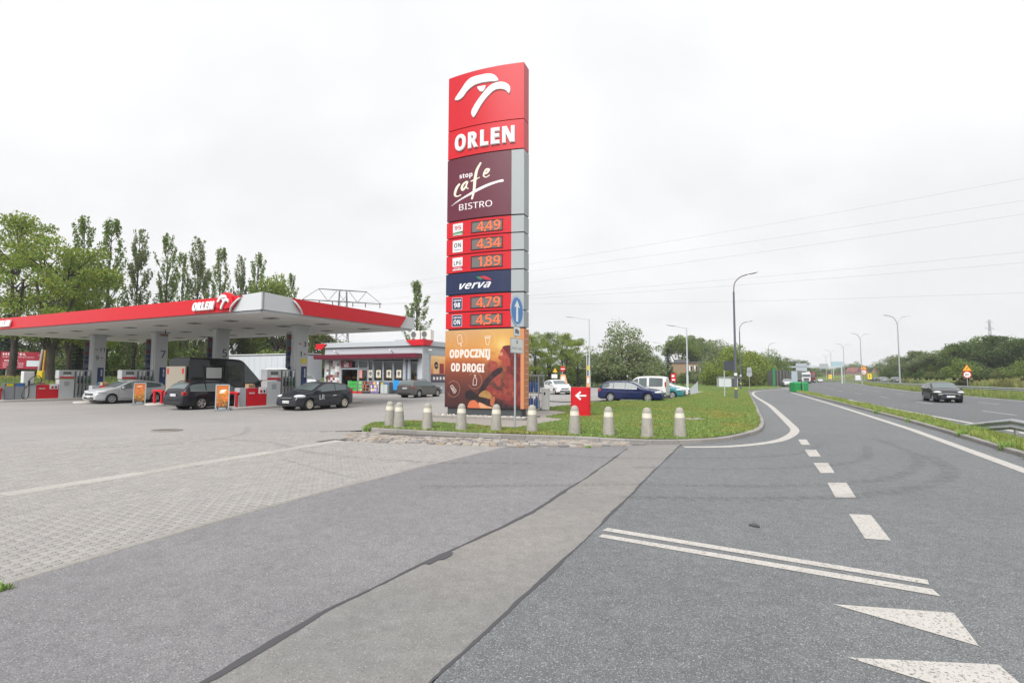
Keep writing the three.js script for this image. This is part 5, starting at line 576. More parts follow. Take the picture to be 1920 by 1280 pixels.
  const cs = part('cafe_sign', rbox(1.65, 0.72, 0.12, 3.35 - L, 3.12, 0.1, 0.05), mat(0.16, 0.008, 0.03, 0.4), s); part('lettering', [textGeo('stop', 0.12, 0.012).translate(3.2 - L, 3.36, 0.165), textGeo('cafe', 0.3, 0.012, fontR).rotateZ(0.14).translate(3.38 - L, 3.12, 0.165), textGeo('BISTRO', 0.13, 0.012).translate(3.4 - L, 2.86, 0.165)], mWhite, cs);
  const postT = canvasTex(128, 160, x => { x.fillStyle = '#e2dcc8'; x.fillRect(0, 0, 128, 160); x.fillStyle = '#2a2420'; x.beginPath(); x.arc(64, 74, 40, 0, 7); x.fill(); x.fillStyle = '#e2dcc8'; fit(x, 'cafe', 34, 64, 74, 60, 'italic bold'); x.fillStyle = '#6a2a24'; x.fillRect(20, 130, 88, 12); }); for (const x of [7.7, 9.1, 10.4, 6.62]) part('window_poster', box(0.62, 0.8, 0.012, x - L, 2.05, -0.06), mat(1, 1, 1, 0.6, { map: postT }), s);
  part('price_poster', box(0.42, 0.9, 0.012, 5.25 - L, 2.05, -0.06), mat(0.66, 0.3, 0.25, 0.6), s);
  const bill = canvasTex(512, 420, (x, w, h) => { const g = x.createLinearGradient(0, 0, 0, h); g.addColorStop(0, '#f0c890'); g.addColorStop(0.35, '#eaa050'); g.addColorStop(0.68, '#c06a40'); g.addColorStop(0.7, '#4a4452'); x.fillStyle = g; x.fillRect(0, 0, w, h); x.fillStyle = '#dcb484'; x.fillRect(60, 50, 150, 230); x.fillStyle = '#241c18'; x.beginPath(); x.ellipse(135, 150, 52, 58, -0.2, 0, 7); x.fill(); x.fillStyle = '#dcb484'; fit(x, 'cafe', 44, 135, 150, 80, 'italic bold'); x.fillStyle = '#8a2a30'; x.fillRect(220, 120, 110, 160); x.fillStyle = '#e8e4e0'; for (let i = 0; i < 5; i++) x.fillRect(60 + i * 84, 330, 44, 46); });
  const bb = part('billboard', box(0.08, 3.0, 3.9, 0.05, 2.55, -3.2), mGreyP, s); part('print', new THREE.PlaneGeometry(3.7, 2.8).rotateY(Math.PI / 2).translate(0.095, 2.55, -3.2), mat(1, 1, 1, 0.5, { map: bill }), bb);
  for (const [x, z] of [[1.9 - L, 0.25], [9.6 - L, 0.25]]) part('camera', [rbox(0.16, 0.16, 0.42, x, 4.5, z + 0.1, 0.04).rotateY(0), bar([x + 0.15, 4.35, -0.02], [x, 4.45, z], 0.04)], mWhite, s); part('camera', [rbox(0.42, 0.16, 0.16, 0.35, 4.5, -0.8, 0.04), bar([0, 4.35, -0.9], [0.25, 4.45, -0.8], 0.04)], mWhite, s);
  for (const [i, x] of [[0, -2.4], [1, -1.0]]) { const a = part('air_conditioner', rbox(1.25, 1.5, 0.6, x, 5.9, -2.2, 0.03), mat(0.62, 0.61, 0.58, 0.5), s); for (const y of [6.25, 5.55]) { const f = part('fan_grille', new THREE.CylinderGeometry(0.32, 0.32, 0.03, 24).rotateX(Math.PI / 2).translate(x - 0.18, y, -1.89), mat(0.12, 0.12, 0.12, 0.5), a); part('ring', new THREE.TorusGeometry(0.33, 0.025, 6, 24).translate(x - 0.18, y, -1.88), mat(0.4, 0.4, 0.4, 0.5), a); } } part('roof_vent', [cyl(0.4, 0.4, 0.5, -4.2, 5.1, -1.6, 16), cyl(0.5, 0.5, 0.08, -4.2, 5.6, -1.6, 16)], gw, s);
  // shelves with goods seen through the glass
  const sh = thing('shop_shelves', 'shelves of goods inside the shop behind the glass', 'shelving', -9.07, -54, TURN); const woods = mat(0.12, 0.07, 0.045, 0.7); for (let k = 0; k < 3; k++) { part('rack', [0.4, 0.95, 1.5, 2.05].map(y => box(11.5, 0.04, 0.5, -6.9, y, -2.6 - k * 2.4)).concat([box(11.5, 2.3, 0.05, -6.9, 1.2, -2.85 - k * 2.4)]), woods, sh); }
  const cols = ['#8a2a1e', '#b98a2a', '#3a5a2a', '#c8c0b0', '#6a3a22', '#c45a28', '#2a3a5a', '#d8b23a'].map(h => { const m = mat(1, 1, 1, 0.6); m.color.set(h); return m; }); for (let i = 0; i < 260; i++) { const k = Math.floor(r() * 2), w = 0.15 + r() * 0.3, h = 0.16 + r() * 0.26; part('package', box(w, h, 0.2, -12.4 + r() * 11, 0.42 + Math.floor(r() * 4) * 0.55 + h / 2, -2.45 - k * 2.4), cols[Math.floor(r() * 8)], sh); }
}
// goods racks before the shop front
const shopAt = (x, out) => [-9.07 + (x - 13.4) * U[0] - out * W[0], -54 + (x - 13.4) * U[1] - out * W[1]];
function rack(x, w, h, label, base, goods, rows, seed) { const t = thing('display_rack', label, 'display rack', ...shopAt(x, 0.75), TURN), r = mulberry(seed); part('base', rbox(w, 0.22, 0.6, 0, 0.11, 0, 0.02), base, t); part('side', box(0.04, h, 0.56, -w / 2 + 0.02, h / 2, 0), mGalv, t); part('side', box(0.04, h, 0.56, w / 2 - 0.02, h / 2, 0), mGalv, t); const n = Math.round(w / 0.16); for (let k = 0; k < rows; k++) { const y = 0.24 + k * (h - 0.26) / rows; part('shelf', box(w - 0.08, 0.03, 0.54, 0, y, 0), mGalv, t); for (let i = 0; i < n; i++) part('goods', rbox(w / n * 0.78, (h - 0.26) / rows * 0.78, 0.16, -w / 2 + (i + 0.5) * w / n, y + (h - 0.26) / rows * 0.42, 0.18, 0.02), goods[Math.floor(r() * goods.length)], t); } }
const gcol = (...h) => h.map(c => { const m = mat(1, 1, 1, 0.45); m.color.set(c); return m; });
rack(5.15, 1.35, 1.35, 'rack of bright green bottles with red base at the shop', mRed, gcol('#2fae3f', '#37b948', '#28a33a'), 3, 1); rack(6.2, 0.5, 1.35, 'narrow rack of pale green bottles at the shop', mRed, gcol('#8ecf7a', '#6fc06a'), 3, 2); rack(7.0, 0.95, 1.3, 'dark rack of orange and black goods at the shop', mDark, gcol('#1e1e22', '#c4682a', '#7a2a22', '#3a3a46'), 3, 3); rack(8.15, 1.1, 1.3, 'rack of purple and yellow packs at the shop', mat(0.16, 0.13, 0.25, 0.5), gcol('#c8bcd8', '#e2c23a', '#8a5aa8', '#e8e4e8'), 3, 4);
{ const b = thing('litter_bin', 'grey recycling bins with yellow and blue labels by the shop', 'bin', ...shopAt(9.45, 0.7), TURN); part('housing', rbox(1.15, 1.2, 0.6, 0, 0.6, 0, 0.03), mat(0.12, 0.14, 0.15, 0.5), b); for (const [x, h] of [[-0.26, '#c8b820'], [0.2, '#2a6ab0']]) { const d = part('door', rbox(0.42, 0.9, 0.04, x - 0.05, 0.5, 0.3, 0.01), mat(0.42, 0.46, 0.45, 0.5), b); part('label', box(0.3, 0.14, 0.012, x - 0.05, 1.05, 0.325), gcol(h)[0], d); } const q = thing('blue_board', 'small bright blue board behind the grey estate car', 'sign', ...shopAt(10.6, 0.6), TURN); part('board', rbox(0.7, 1.0, 0.05, 0, 0.9, 0, 0.01), gcol('#1f8ad0')[0], q); part('stand', box(0.6, 0.4, 0.3, 0, 0.2, 0), mDark, q); }
// billboard on the bank, yellow barrier post
{ const b = thing('billboard', 'red hostel billboard on a post under the trees', 'billboard', -62.6, -68.3, 0.5, null, 1.25); const t = canvasTex(640, 340, (x, w, h) => { x.fillStyle = '#a8283c'; x.fillRect(0, 0, w, h); x.fillStyle = '#f4eef0'; fit(x, 'HOsTEL', 60, 190, 46, 340); fit(x, 'tranzithostel.pl', 34, 190, 98, 330, 'normal'); x.fillRect(360, 104, 120, 6); fit(x, 'RELAX', 42, 150, 176, 200); x.font = 'normal 30px sans-serif'; ['Nocleg, parking', 'Klimatyzacja, WiFi', 'tel. 500 000 000'].forEach((s, i) => fit(x, s, 30, 180, 224 + i * 38, 290, 'normal')); x.fillStyle = '#dfeaf0'; x.fillRect(370, 170, 190, 120); fit(x, 'wifi', 20, 560, 60, 60); }); part('panel', box(4.4, 2.2, 0.12, 0, 2.4, 0), gcol('#8a2030')[0], b); part('print', new THREE.PlaneGeometry(4.35, 2.15).translate(0, 2.4, 0.066), mat(1, 1, 1, 0.5, { map: t }), b); part('post', bar([1.5, -0.2, 0.2], [1.9, 3.9, 0.1], 0.16, 8), mat(0.4, 0.38, 0.35, 0.8), b); part('post', bar([-1.6, -0.2, -0.2], [-1.6, 2, -0.2], 0.1, 8), mat(0.3, 0.28, 0.26, 0.8), b);
  const y = thing('barrier_post', 'yellow barrier housing with raised orange boom on the bank', 'barrier', -51.5, -58.5, 0, null, 1.0); part('housing', rbox(0.6, 1.25, 0.6, 0, 0.62, 0, 0.05), mat(0.62, 0.45, 0.01, 0.5), y); part('boom', bar([0.1, 1.2, 0], [0.25, 3.6, 0], 0.09, 8), mat(0.6, 0.3, 0.03, 0.5), y); }
// ---------------------------------------------------------------- vehicles
const lerpP = (P, x) => { if (x <= P[0][0]) return P[0][1]; for (let i = 1; i < P.length; i++) if (x <= P[i][0]) { const t = (x - P[i - 1][0]) / (P[i][0] - P[i - 1][0]); return P[i - 1][1] + (P[i][1] - P[i - 1][1]) * t; } return P[P.length - 1][1]; };
const smoothP = (P) => { const c = new THREE.CatmullRomCurve3(P.map(p => V3(p[0], p[1], 0)), false, 'centripetal').getPoints(P.length * 10); const out = []; for (const p of c) if (!out.length || p.x > out[out.length - 1][0] + 1e-4) out.push([p.x, p.y]); return out; };
const mGlass = mat(0.11, 0.135, 0.14, 0.05, { specularIntensity: 0.9 }), mTyre = mat(0.014, 0.014, 0.015, 0.85), mRim = mat(0.42, 0.43, 0.44, 0.35, { metalness: 0.6 }), mTrim = mat(0.02, 0.02, 0.022, 0.6), mLamp = mat(0.62, 0.65, 0.68, 0.08, { clearcoat: 1 }), mTail = mat(0.36, 0.012, 0.015, 0.15, { clearcoat: 0.8 }), mAmber = mat(0.6, 0.25, 0.05, 0.3), mWell = mat(0.008, 0.008, 0.008, 0.95);
const plateT = canvasTex(256, 56, (x) => { x.fillStyle = '#eceeee'; x.fillRect(0, 0, 256, 56); x.fillStyle = '#1c48a0'; x.fillRect(0, 0, 22, 56); x.fillStyle = '#1a1a1a'; for (let i = 0; i < 7; i++) x.fillRect(36 + i * 30 + (i > 1 ? 10 : 0), 14, 19, 28); });
const mPlate = mat(1, 1, 1, 0.5, { map: plateT });
function paint(r, g, b, metal = 0.25) { return mat(r, g, b, 0.42, { metalness: metal, clearcoat: 0.7, clearcoatRoughness: 0.02, specularIntensity: 0.4 }); }
const tyreGeo = {}, rimGeo = {};
function wheelGeo(R, w, style) {
  const k = R + '_' + w + style; if (!tyreGeo[k]) {
    const ri = R * 0.68; tyreGeo[k] = new THREE.LatheGeometry([[ri, -w / 2], [R - 0.03, -w / 2], [R - 0.005, -w / 2 + 0.03], [R, 0], [R - 0.005, w / 2 - 0.03], [R - 0.03, w / 2], [ri, w / 2]].map(p => new THREE.Vector2(...p)), 30).rotateX(Math.PI / 2);
    const gs = [new THREE.CylinderGeometry(ri, ri, w * 0.6, 28, 1, true).rotateX(Math.PI / 2), new THREE.TorusGeometry(ri - 0.01, 0.016, 6, 28).translate(0, 0, w / 2 - 0.01), new THREE.CylinderGeometry(0.055, 0.06, 0.04, 14).rotateX(Math.PI / 2).translate(0, 0, w / 2 - 0.03)];
    const n = style === 'five' ? 5 : 7; for (let i = 0; i < n; i++) gs.push(extr([[-0.03, 0.03], [0.03, 0.03], [style === 'five' ? 0.05 : 0.04, ri], [style === 'five' ? -0.05 : -0.04, ri]], 0.02, 0.004).translate(0, 0, w / 2 - 0.045).rotateZ(i / n * Math.PI * 2));
    rimGeo[k] = merge(gs);
  } return [tyreGeo[k], rimGeo[k], new THREE.CircleGeometry(R * 0.67, 24).translate(0, 0, w / 2 - 0.08)];
}
const evalr = new Evaluator(); evalr.useGroups = false; evalr.attributes = ['position', 'normal'];
/* o: L W H, top: roof/bonnet line [[x,y]..] from tail (-L/2) to nose, belt: shoulder line, bottom clearance, axles [rear, front], wheel R, windows [[x0,x1]..], screen [x0,x1], rear [x0,x1], doors [[x0,x1]..] */
function car(name, label, o, pm, x, z, turn, group) {
  const t = thing(name, label, o.cat || 'car', x, z, turn, group), hl = o.L / 2, top = smoothP(o.top), T = q => lerpP(top, q), belt = q => lerpP(o.belt, q), cl = o.clear || 0.2;
  const plan = q => { const a = Math.max(0, (Math.abs(q) - o.pf * hl) / (hl - o.pf * hl)); return (o.W / 2) * (1 - (q > 0 ? o.nose : o.tail) * a ** 2.2); };
  const hw = (q, y) => { const b = belt(q), w = plan(q); if (y > b) return w * (1 - o.tum * ((y - b) / (o.H - b))) - 0.015 * Math.min(1, (y - b) / 0.05); const m = (y - cl) / (b - cl); return w * (1 - 0.07 * (1 - Math.min(1, m * 3)) ** 2 - 0.025 * Math.max(0, m - 0.55) ** 1.5 + 0.012 * Math.exp(-(((m - 0.62) / 0.08) ** 2))); };
  const bot = q => { const a = Math.max(0, (Math.abs(q) - 0.86 * hl) / (0.14 * hl)); return cl + 0.1 * a * a; };
  const ring = q => { const P = [], yt = T(q), yb = bot(q), r = Math.min(o.round || 0.11, (yt - yb) * 0.4), ys = yt - r, zs = hw(q, ys), n = 10; P.push([yb, 0], [yb, hw(q, yb) * 0.7]); for (let i = 0; i <= n; i++) { const y = yb + (ys - yb) * i / n; P.push([y, hw(q, y)]); } const rz = Math.min(r * 1.5, zs * 0.5), zt = zs - rz; for (let i = 1; i <= 5; i++) { const a = i / 5 * Math.PI / 2; P.push([ys + r * Math.sin(a), zt + rz * Math.cos(a)]); } for (let i = 1; i <= 5; i++) { const u = 1 - i / 5; P.push([yt + 0.035 * (1 - u * u), zt * u]); } return P; };
  const NS = 64, xs = []; for (let i = 0; i <= NS; i++) { const u = i / NS * 2 - 1; xs.push(hl * Math.sign(u) * (1 - (1 - Math.abs(u)) ** 1.25)); }
  const rings = xs.map(ring), m = rings[0].length, pos = [], idx = [], N = 2 * m - 2; // closed loop: right side then left side
  rings.forEach((R, i) => { for (let j = 0; j < m; j++) pos.push(xs[i], R[j][0], R[j][1]); for (let j = m - 2; j > 0; j--) pos.push(xs[i], R[j][0], -R[j][1]); });
  for (let i = 0; i < NS; i++) for (let j = 0; j < N; j++) { const a = i * N + j, b = i * N + (j + 1) % N, c = a + N, d = b + N; idx.push(a, c, b, b, c, d); }
  for (const [i, s] of [[0, 1], [NS, -1]]) { const c = pos.length / 3, R = rings[i]; pos.push(xs[i], (R[0][0] + R[m - 1][0]) / 2, 0); for (let j = 0; j < N; j++) { const a = i * N + j, b = i * N + (j + 1) % N; s > 0 ? idx.push(c, a, b) : idx.push(c, b, a); } }
  let g = new THREE.BufferGeometry(); g.setAttribute('position', new THREE.Float32BufferAttribute(pos, 3)); g.setIndex(idx); g.computeVertexNormals();
  { const A = V3().fromBufferAttribute(g.attributes.position, Math.floor(NS / 2) * N + 6), nz = g.attributes.normal.getZ(Math.floor(NS / 2) * N + 6); if (nz * A.z < 0) { for (let i = 0; i < idx.length; i += 3) [idx[i + 1], idx[i + 2]] = [idx[i + 2], idx[i + 1]]; g.setIndex(idx); g.computeVertexNormals(); } }
  if (o.arch !== false) { let B = new Brush(g); B.updateMatrixWorld(); for (const ax of o.axles) { const c = new Brush(new THREE.CylinderGeometry(o.R + 0.055, o.R + 0.055, o.W + 0.4, 28).rotateX(Math.PI / 2).translate(ax, o.R, 0)); c.geometry.deleteAttribute('uv'); c.updateMatrixWorld(); B = evalr.evaluate(B, c, SUBTRACTION); } g = B.geometry; }
  const body = mesh('body', g, pm, t);
  const grid = (nx, ny, f) => { const p = [], id = []; for (let i = 0; i <= nx; i++) for (let j = 0; j <= ny; j++) { p.push(...f(i / nx, j / ny)); if (i < nx && j < ny) { const k = i * (ny + 1) + j; id.push(k, k + ny + 1, k + 1, k + 1, k + ny + 1, k + ny + 2); } } const q = new THREE.BufferGeometry(); q.setAttribute('position', new THREE.Float32BufferAttribute(p, 3)); q.setIndex(id); q.computeVertexNormals(); return q; };
  const sideWin = (x0, x1, s, off, b0 = 0.035, t0 = 0.095, sl = 0) => grid(12, 5, (a, b) => { let q = x0 + (x1 - x0) * a; const lo = belt(q) + b0, hi = Math.max(lo + 0.004, Math.min(T(q), o.H + 0.02) - t0), y = lo + (hi - lo) * b; q += sl * (b - 0.5) * 0.12; return [q, y, s * (hw(q, y) + off)]; });
  const topWin = (x0, x1, off, k) => grid(10, 10, (a, b) => { const q = x0 + (x1 - x0) * a, yt = T(q), r = Math.min(o.round || 0.11, (yt - bot(q)) * 0.4), zs = hw(q, yt - r), rz = Math.min(r * 1.5, zs * 0.5), zt = zs - rz, v = (b * 2 - 1), z = v * (zt + rz * 0.4) * k, over = Math.max(0, Math.abs(z) - zt) / rz; return [q + (x1 > 0 ? off : -off) * 0.7, yt + 0.035 * (1 - Math.min(1, Math.abs(z) / zt) ** 2) - r * (1 - Math.sqrt(1 - over * over)) + off, z]; });
  const gl = o.glass || mGlass;
  if (o.screen) mesh('windscreen', topWin(...o.screen, 0.012, 0.97), gl, t); if (o.rear) mesh('rear_window', topWin(...o.rear, 0.012, 0.93), gl, t);
  for (const s of [1, -1]) {
    for (const [x0, x1, sl] of o.windows) mesh('side_window', sideWin(x0, x1, s, 0.006, 0.035, 0.095, sl || 0), gl, t);
    for (const [x0, x1] of o.doors || []) { const f = (e, off) => grid(8, 8, (a, b) => { const q = x0 + e + (x1 - x0 - 2 * e) * a, y = cl + 0.14 + e + (belt(q) + 0.0 - e - cl - 0.14) * b; return [q, y, s * (hw(q, y) + off)]; }); const d = mesh('door', f(0.012, 0.007), pm, t); mesh('door_gap', f(0, 0.003), mTrim, d); const hx = x0 + 0.16, hy = belt(hx) - 0.1; mesh('handle', rbox(0.18, 0.03, 0.03, hx, hy, s * (hw(hx, hy) + 0.02), 0.012), o.handle || pm, d); }
    mesh('mirror', rbox(0.14, 0.13, 0.2, o.mir, belt(o.mir) + 0.09, s * (hw(o.mir, belt(o.mir)) + 0.1), 0.05), pm, t);
    const hx = o.head[0], hy = o.head[1]; mesh('headlight', new THREE.SphereGeometry(1, 18, 12).scale(o.head[2], o.head[3], 0.2).rotateY(-s * -0.5).translate(hx, hy, s * (hw(hx, hy) - 0.13)), mLamp, t);
    const tx = -hl + o.tl[0], ty = o.tl[1]; mesh('tail_light', rbox(o.tl[2], o.tl[3], 0.16, tx, ty, s * (hw(tx, ty) - 0.06), 0.04), mTail, t);
    mesh('sill', grid(10, 2, (a, b) => { const q = o.axles[0] + o.R + 0.1 + (o.axles[1] - o.axles[0] - 2 * o.R - 0.2) * a, y = cl + 0.005 + 0.1 * b; return [q, y, s * (hw(q, y) + 0.006)]; }), o.trim ? mTrim : pm, t);
    mesh('window_trim', grid(24, 1, (a, b) => { const q = o.windows[0][0] + (o.windows[o.windows.length - 1][1] - o.windows[0][0]) * a, y = belt(q) + 0.012 + 0.02 * b; return [q, y, s * (hw(q, y) + 0.008)]; }), o.chrome ? mRim : mTrim, t);
    if (o.rails) mesh('roof_rail', tube([[o.rails[0], T(o.rails[0]) - 0.02, s * (o.W / 2 * (1 - o.tum) - 0.07)], [o.rails[0] + 0.15, T(o.rails[0] + 0.15) + 0.05, s * (o.W / 2 * (1 - o.tum) - 0.07)], [o.rails[1] - 0.15, T(o.rails[1] - 0.15) + 0.05, s * (o.W / 2 * (1 - o.tum) - 0.07)], [o.rails[1], T(o.rails[1]) - 0.02, s * (o.W / 2 * (1 - o.tum) - 0.07)]], 0.018, 24, 6), mTrim, t);
    for (const ax of o.axles) {
      const [tg, rg, bg] = wheelGeo(o.R, 0.21, o.rim || 'seven'), w = new THREE.Group(); w.name = 'wheel'; w.position.set(ax, o.R, s * (o.W / 2 - 0.125)); if (s < 0) w.rotation.y = Math.PI; w.rotation.z = ax * 2.1; t.add(w); mesh('tyre', tg, mTyre, w); mesh('rim', rg, o.rimMat || mRim, w); mesh('hub_back', bg, mTrim, w);
      mesh('wheel_well', new THREE.CylinderGeometry(o.R + 0.05, o.R + 0.05, 0.32, 24, 1, true, -Math.PI / 2 - 0.1, Math.PI + 0.2).rotateX(Math.PI / 2).translate(ax, o.R, s * (o.W / 2 - 0.22)), mWell, t);
      mesh('well_back', new THREE.CircleGeometry(o.R + 0.05, 20).translate(ax, o.R, s * (o.W / 2 - 0.34)), mWell, t);
    }
  }
  const wn = plan(hl) * 2, nx = hl;
  mesh('grille', rbox(0.05, 0.1, wn * 0.62, nx - 0.005, o.grille, 0, 0.02), mTrim, t); mesh('air_intake', rbox(0.06, 0.13, wn * 0.8, nx - 0.02, 0.36, 0, 0.03), mTrim, t); mesh('grille_bar', rbox(0.03, 0.025, wn * 0.6, nx + 0.02, o.grille + 0.06, 0, 0.01), mRim, t);
  mesh('number_plate', new THREE.PlaneGeometry(0.52, 0.115).rotateY(Math.PI / 2).translate(nx + 0.028, o.grille - 0.14, 0), mPlate, t); mesh('number_plate', new THREE.PlaneGeometry(0.52, 0.115).rotateY(-Math.PI / 2).translate(-hl - 0.012, o.rp || 0.8, 0), mPlate, t);
  mesh('rear_valance', rbox(0.06, 0.14, plan(-hl) * 1.7, -hl + 0.005, 0.35, 0, 0.03), mTrim, t);
  return t;
}
const turnTo = (dx, dz) => Math.atan2(-dz, dx);
const hatch = { L: 4.05, W: 1.74, H: 1.48, pf: 0.55, nose: 0.2, tail: 0.14, tum: 0.2, R: 0.31, axles: [-1.3, 1.22], top: [[-2.025, 0.72], [-2.0, 0.95], [-1.92, 1.06], [-1.58, 1.31], [-1.2, 1.405], [-0.4, 1.475], [0.15, 1.43], [1.0, 1.03], [1.25, 0.98], [1.7, 0.86], [1.95, 0.7], [2.025, 0.55]], belt: [[-2, 1.06], [-1.2, 1.0], [0.6, 0.92], [1.1, 0.9], [2, 0.8]], windows: [[-1.42, -0.62, 0], [-0.56, 0.72, 0]], screen: [0.28, 1.02], rear: [-1.9, -1.52], doors: [[-1.0, -0.1], [-0.08, 0.95]], mir: 0.72, head: [1.72, 0.74, 0.3, 0.1], tl: [0.13, 0.95, 0.2, 0.3], grille: 0.6 };
const estate = { L: 4.7, W: 1.79, H: 1.48, pf: 0.6, nose: 0.2, tail: 0.1, tum: 0.2, R: 0.325, axles: [-1.38, 1.34], top: [[-2.35, 0.7], [-2.33, 0.95], [-2.24, 1.06], [-1.92, 1.38], [-1.6, 1.44], [-0.5, 1.485], [0.1, 1.44], [0.92, 1.05], [1.15, 0.99], [1.9, 0.87], [2.25, 0.7], [2.35, 0.54]], belt: [[-2.3, 0.98], [0.5, 0.92], [1.0, 0.9], [2.3, 0.8]], windows: [[-2.0, -1.18], [-1.12, -0.32], [-0.26, 0.68]], screen: [0.16, 0.95], rear: [-2.22, -1.92], doors: [[-1.08, -0.2], [-0.18, 0.92]], mir: 0.66, head: [2.02, 0.72, 0.28, 0.09], tl: [0.13, 0.86, 0.24, 0.2], grille: 0.62, rails: [-1.8, 0.0] };
const mkHatch = car('hatchback', 'dark grey hatchback with white letters on its door', { ...hatch, rim: 'seven', rimMat: mat(0.5, 0.46, 0.38, 0.4, { metalness: 0.3 }) }, paint(0.018, 0.02, 0.028, 0), -10.8, -29.55, turnTo(-W[0], -W[1]));
{ const mk = mat(0.6, 0.6, 0.6, 0.5); for (const [g, x, y] of [[textGeo('LR', 0.26, 0.006, fontR), 0.42, 0.68], [textGeo('www', 0.07, 0.006), -0.5, 0.74]]) part('lettering', g.rotateY(Math.PI).translate(x, y, -0.885), mk, mkHatch); }
car('estate_car', 'black estate car seen from behind beside the advert stand', { ...estate, rim: 'five', chrome: true, L: 4.8, rp: 0.78 }, paint(0.005, 0.006, 0.011, 0), -16.7, -30.2, turnTo(...W));
const silver = car('hatchback', 'silver hatchback refuelling at the left pump islands', { ...hatch, L: 4.36, W: 1.8, axles: [-1.35, 1.3], top: hatch.top.map(([x, y]) => [x * 1.0765, y]), belt: hatch.belt, windows: [[-1.7, -0.75], [-0.7, 0.1], [0.14, 0.8]], head: [1.85, 0.76, 0.32, 0.09], screen: [0.28, 1.1], rear: [-2.05, -1.75] }, paint(0.5, 0.52, 0.54, 0.3), -25.55, -35.5, turnTo(-W[0], -W[1]));
const golf = car('estate_car', 'brownish grey estate car parked before the shop', { ...estate, L: 4.56, rails: [-1.75, -0.1] }, paint(0.13, 0.125, 0.12, 0.4), -8.0, -47.0, turnTo(...W));
car('estate_car', 'dark blue estate car parked beside the lawn', { ...estate, chrome: true, rails: [-1.9, 0.0] }, paint(0.006, 0.014, 0.07, 0), 8.85, -39.4, turnTo(...U));
car('small_van', 'white small van with rear windows behind the blue estate', { ...estate, cat: 'van', L: 4.0, W: 1.7, H: 1.84, tum: 0.12, rails: null, axles: [-1.3, 1.25], tail: 0.05, top: [[-2, 0.9], [-1.99, 1.5], [-1.93, 1.76], [-1.7, 1.82], [-0.3, 1.84], [0.3, 1.76], [1.0, 1.2], [1.3, 1.08], [1.75, 0.95], [1.95, 0.75], [2, 0.55]], belt: [[-2, 1.08], [0.6, 1.05], [1.1, 1.0], [2, 0.85]], windows: [[-1.75, -0.72], [-0.55, 0.05], [0.12, 0.8]], screen: [0.38, 1.02], rear: null, doors: [[-0.6, 0.1], [0.12, 1.0]], mir: 0.78, head: [1.72, 0.8, 0.24, 0.12], tl: [0.06, 1.15, 0.1, 0.6], round: 0.14 }, paint(0.62, 0.62, 0.62, 0), 10.3, -42.3, turnTo(-U[0], -U[1]));
const teal = copy(silver, 'teal hatchback nose between the small van and white hatchback', 12.55, -45.8, turnTo(...U)), white = copy(silver, 'white hatchback at the far end of the parked row', 13.95, -48.9, turnTo(...U));
const repaint = (o, m) => { const b = o.children.find(c => c.name === 'body').material; o.traverse(c => { if (c.material === b) c.material = m; }); return o; };
repaint(teal, paint(0.04, 0.2, 0.23, 0.2)); repaint(white, paint(0.66, 0.66, 0.66, 0));
const clio = repaint(copy(mkHatch, 'white hatchback driving towards us on the far forecourt', 4.75, -56.2, turnTo(0.32, 0.95)), paint(0.66, 0.67, 0.68, 0)); clio.children.filter(c => c.name === 'lettering').forEach(c => clio.remove(c));
const c4 = repaint(copy(silver, 'dark car driving along the motorway towards us', 33.1, -41.2, turnTo(-0.43, 0.903)), paint(0.006, 0.007, 0.012, 0));
const bare = silver;
[[58, -112.5, [0.5, 0.5, 0.52], 'white far car on the slip lane left of the lorries', -0.35, 0.93], [128, -222, [0.6, 0.6, 0.6], 'tiny white far car right of the red lorry', -0.4, 0.9]].forEach(([x, z, c, l, dx, dz]) => repaint(copy(bare, l, x, z, turnTo(dx, dz)), paint(...c, 0.1)));
[[93, -134, [0.2, 0.21, 0.22], 'left of two grey cars half hidden by the median barrier'], [91.5, -127.5, [0.12, 0.125, 0.13], 'right of two grey cars half hidden by the median barrier'], [137, -204, [0.05, 0.06, 0.06], 'dark far car under the twin lamps'], [128, -187, [0.03, 0.03, 0.03], 'black far car right of the twin lamps']].forEach(([x, z, c, l]) => repaint(copy(golf, l, x, z, turnTo(0.43, -0.9), 0.55), paint(...c)));
// panel vans
function van(label, pm, x, z, turn, o = {}) {
  const H = o.H || 2.85, L = o.L || 5.6, hl = L / 2;
  const t = car('panel_van', label, { cat: 'van', L, W: 2.05, H, pf: 0.7, nose: 0.16, tail: 0.03, tum: 0.1, R: 0.35, axles: [-hl + 1.15, hl - 0.95], round: 0.13, top: [[-hl, 1.2], [-hl + 0.01, H - 0.3], [-hl + 0.04, H - 0.1], [-hl + 0.2, H - 0.01], [-hl + 0.6, H], [hl - 2.5, H - 0.04], [hl - 2.2, H - 0.08], [hl - 2.0, H - 0.2], [hl - 1.7, H - 0.5], [hl - 1.2, 1.85], [hl - 0.85, 1.48], [hl - 0.7, 1.38], [hl - 0.2, 1.18], [hl - 0.04, 0.95], [hl, 0.6]], belt: [[-hl, 1.35], [hl - 1, 1.3], [hl, 1.0]], windows: [[hl - 2.05, hl - 0.98]], screen: [hl - 1.78, hl - 0.86], doors: [[hl - 2.15, hl - 0.95]], mir: hl - 1.1, head: [hl - 0.28, 0.98, 0.22, 0.16], tl: [0.06, 1.3, 0.1, 0.5], grille: 0.8, handle: mTrim, trim: true, rp: 0.9 }, pm, x, z, turn);
  for (const s of [1, -1]) { for (const [x0, x1] of [[-hl + 0.9, -hl + 2.1], [-hl + 2.2, hl - 2.3]]) { part('side_panel', rbox(x1 - x0, 0.95, 0.02, (x0 + x1) / 2, 1.92, s * 0.995, 0.008).rotateX(0), o.panel || pm, t); } part('rub_strip', box(L - 2.4, 0.14, 0.03, -0.3, 0.78, s * 1.03), mTrim, t); }
  return t;
}
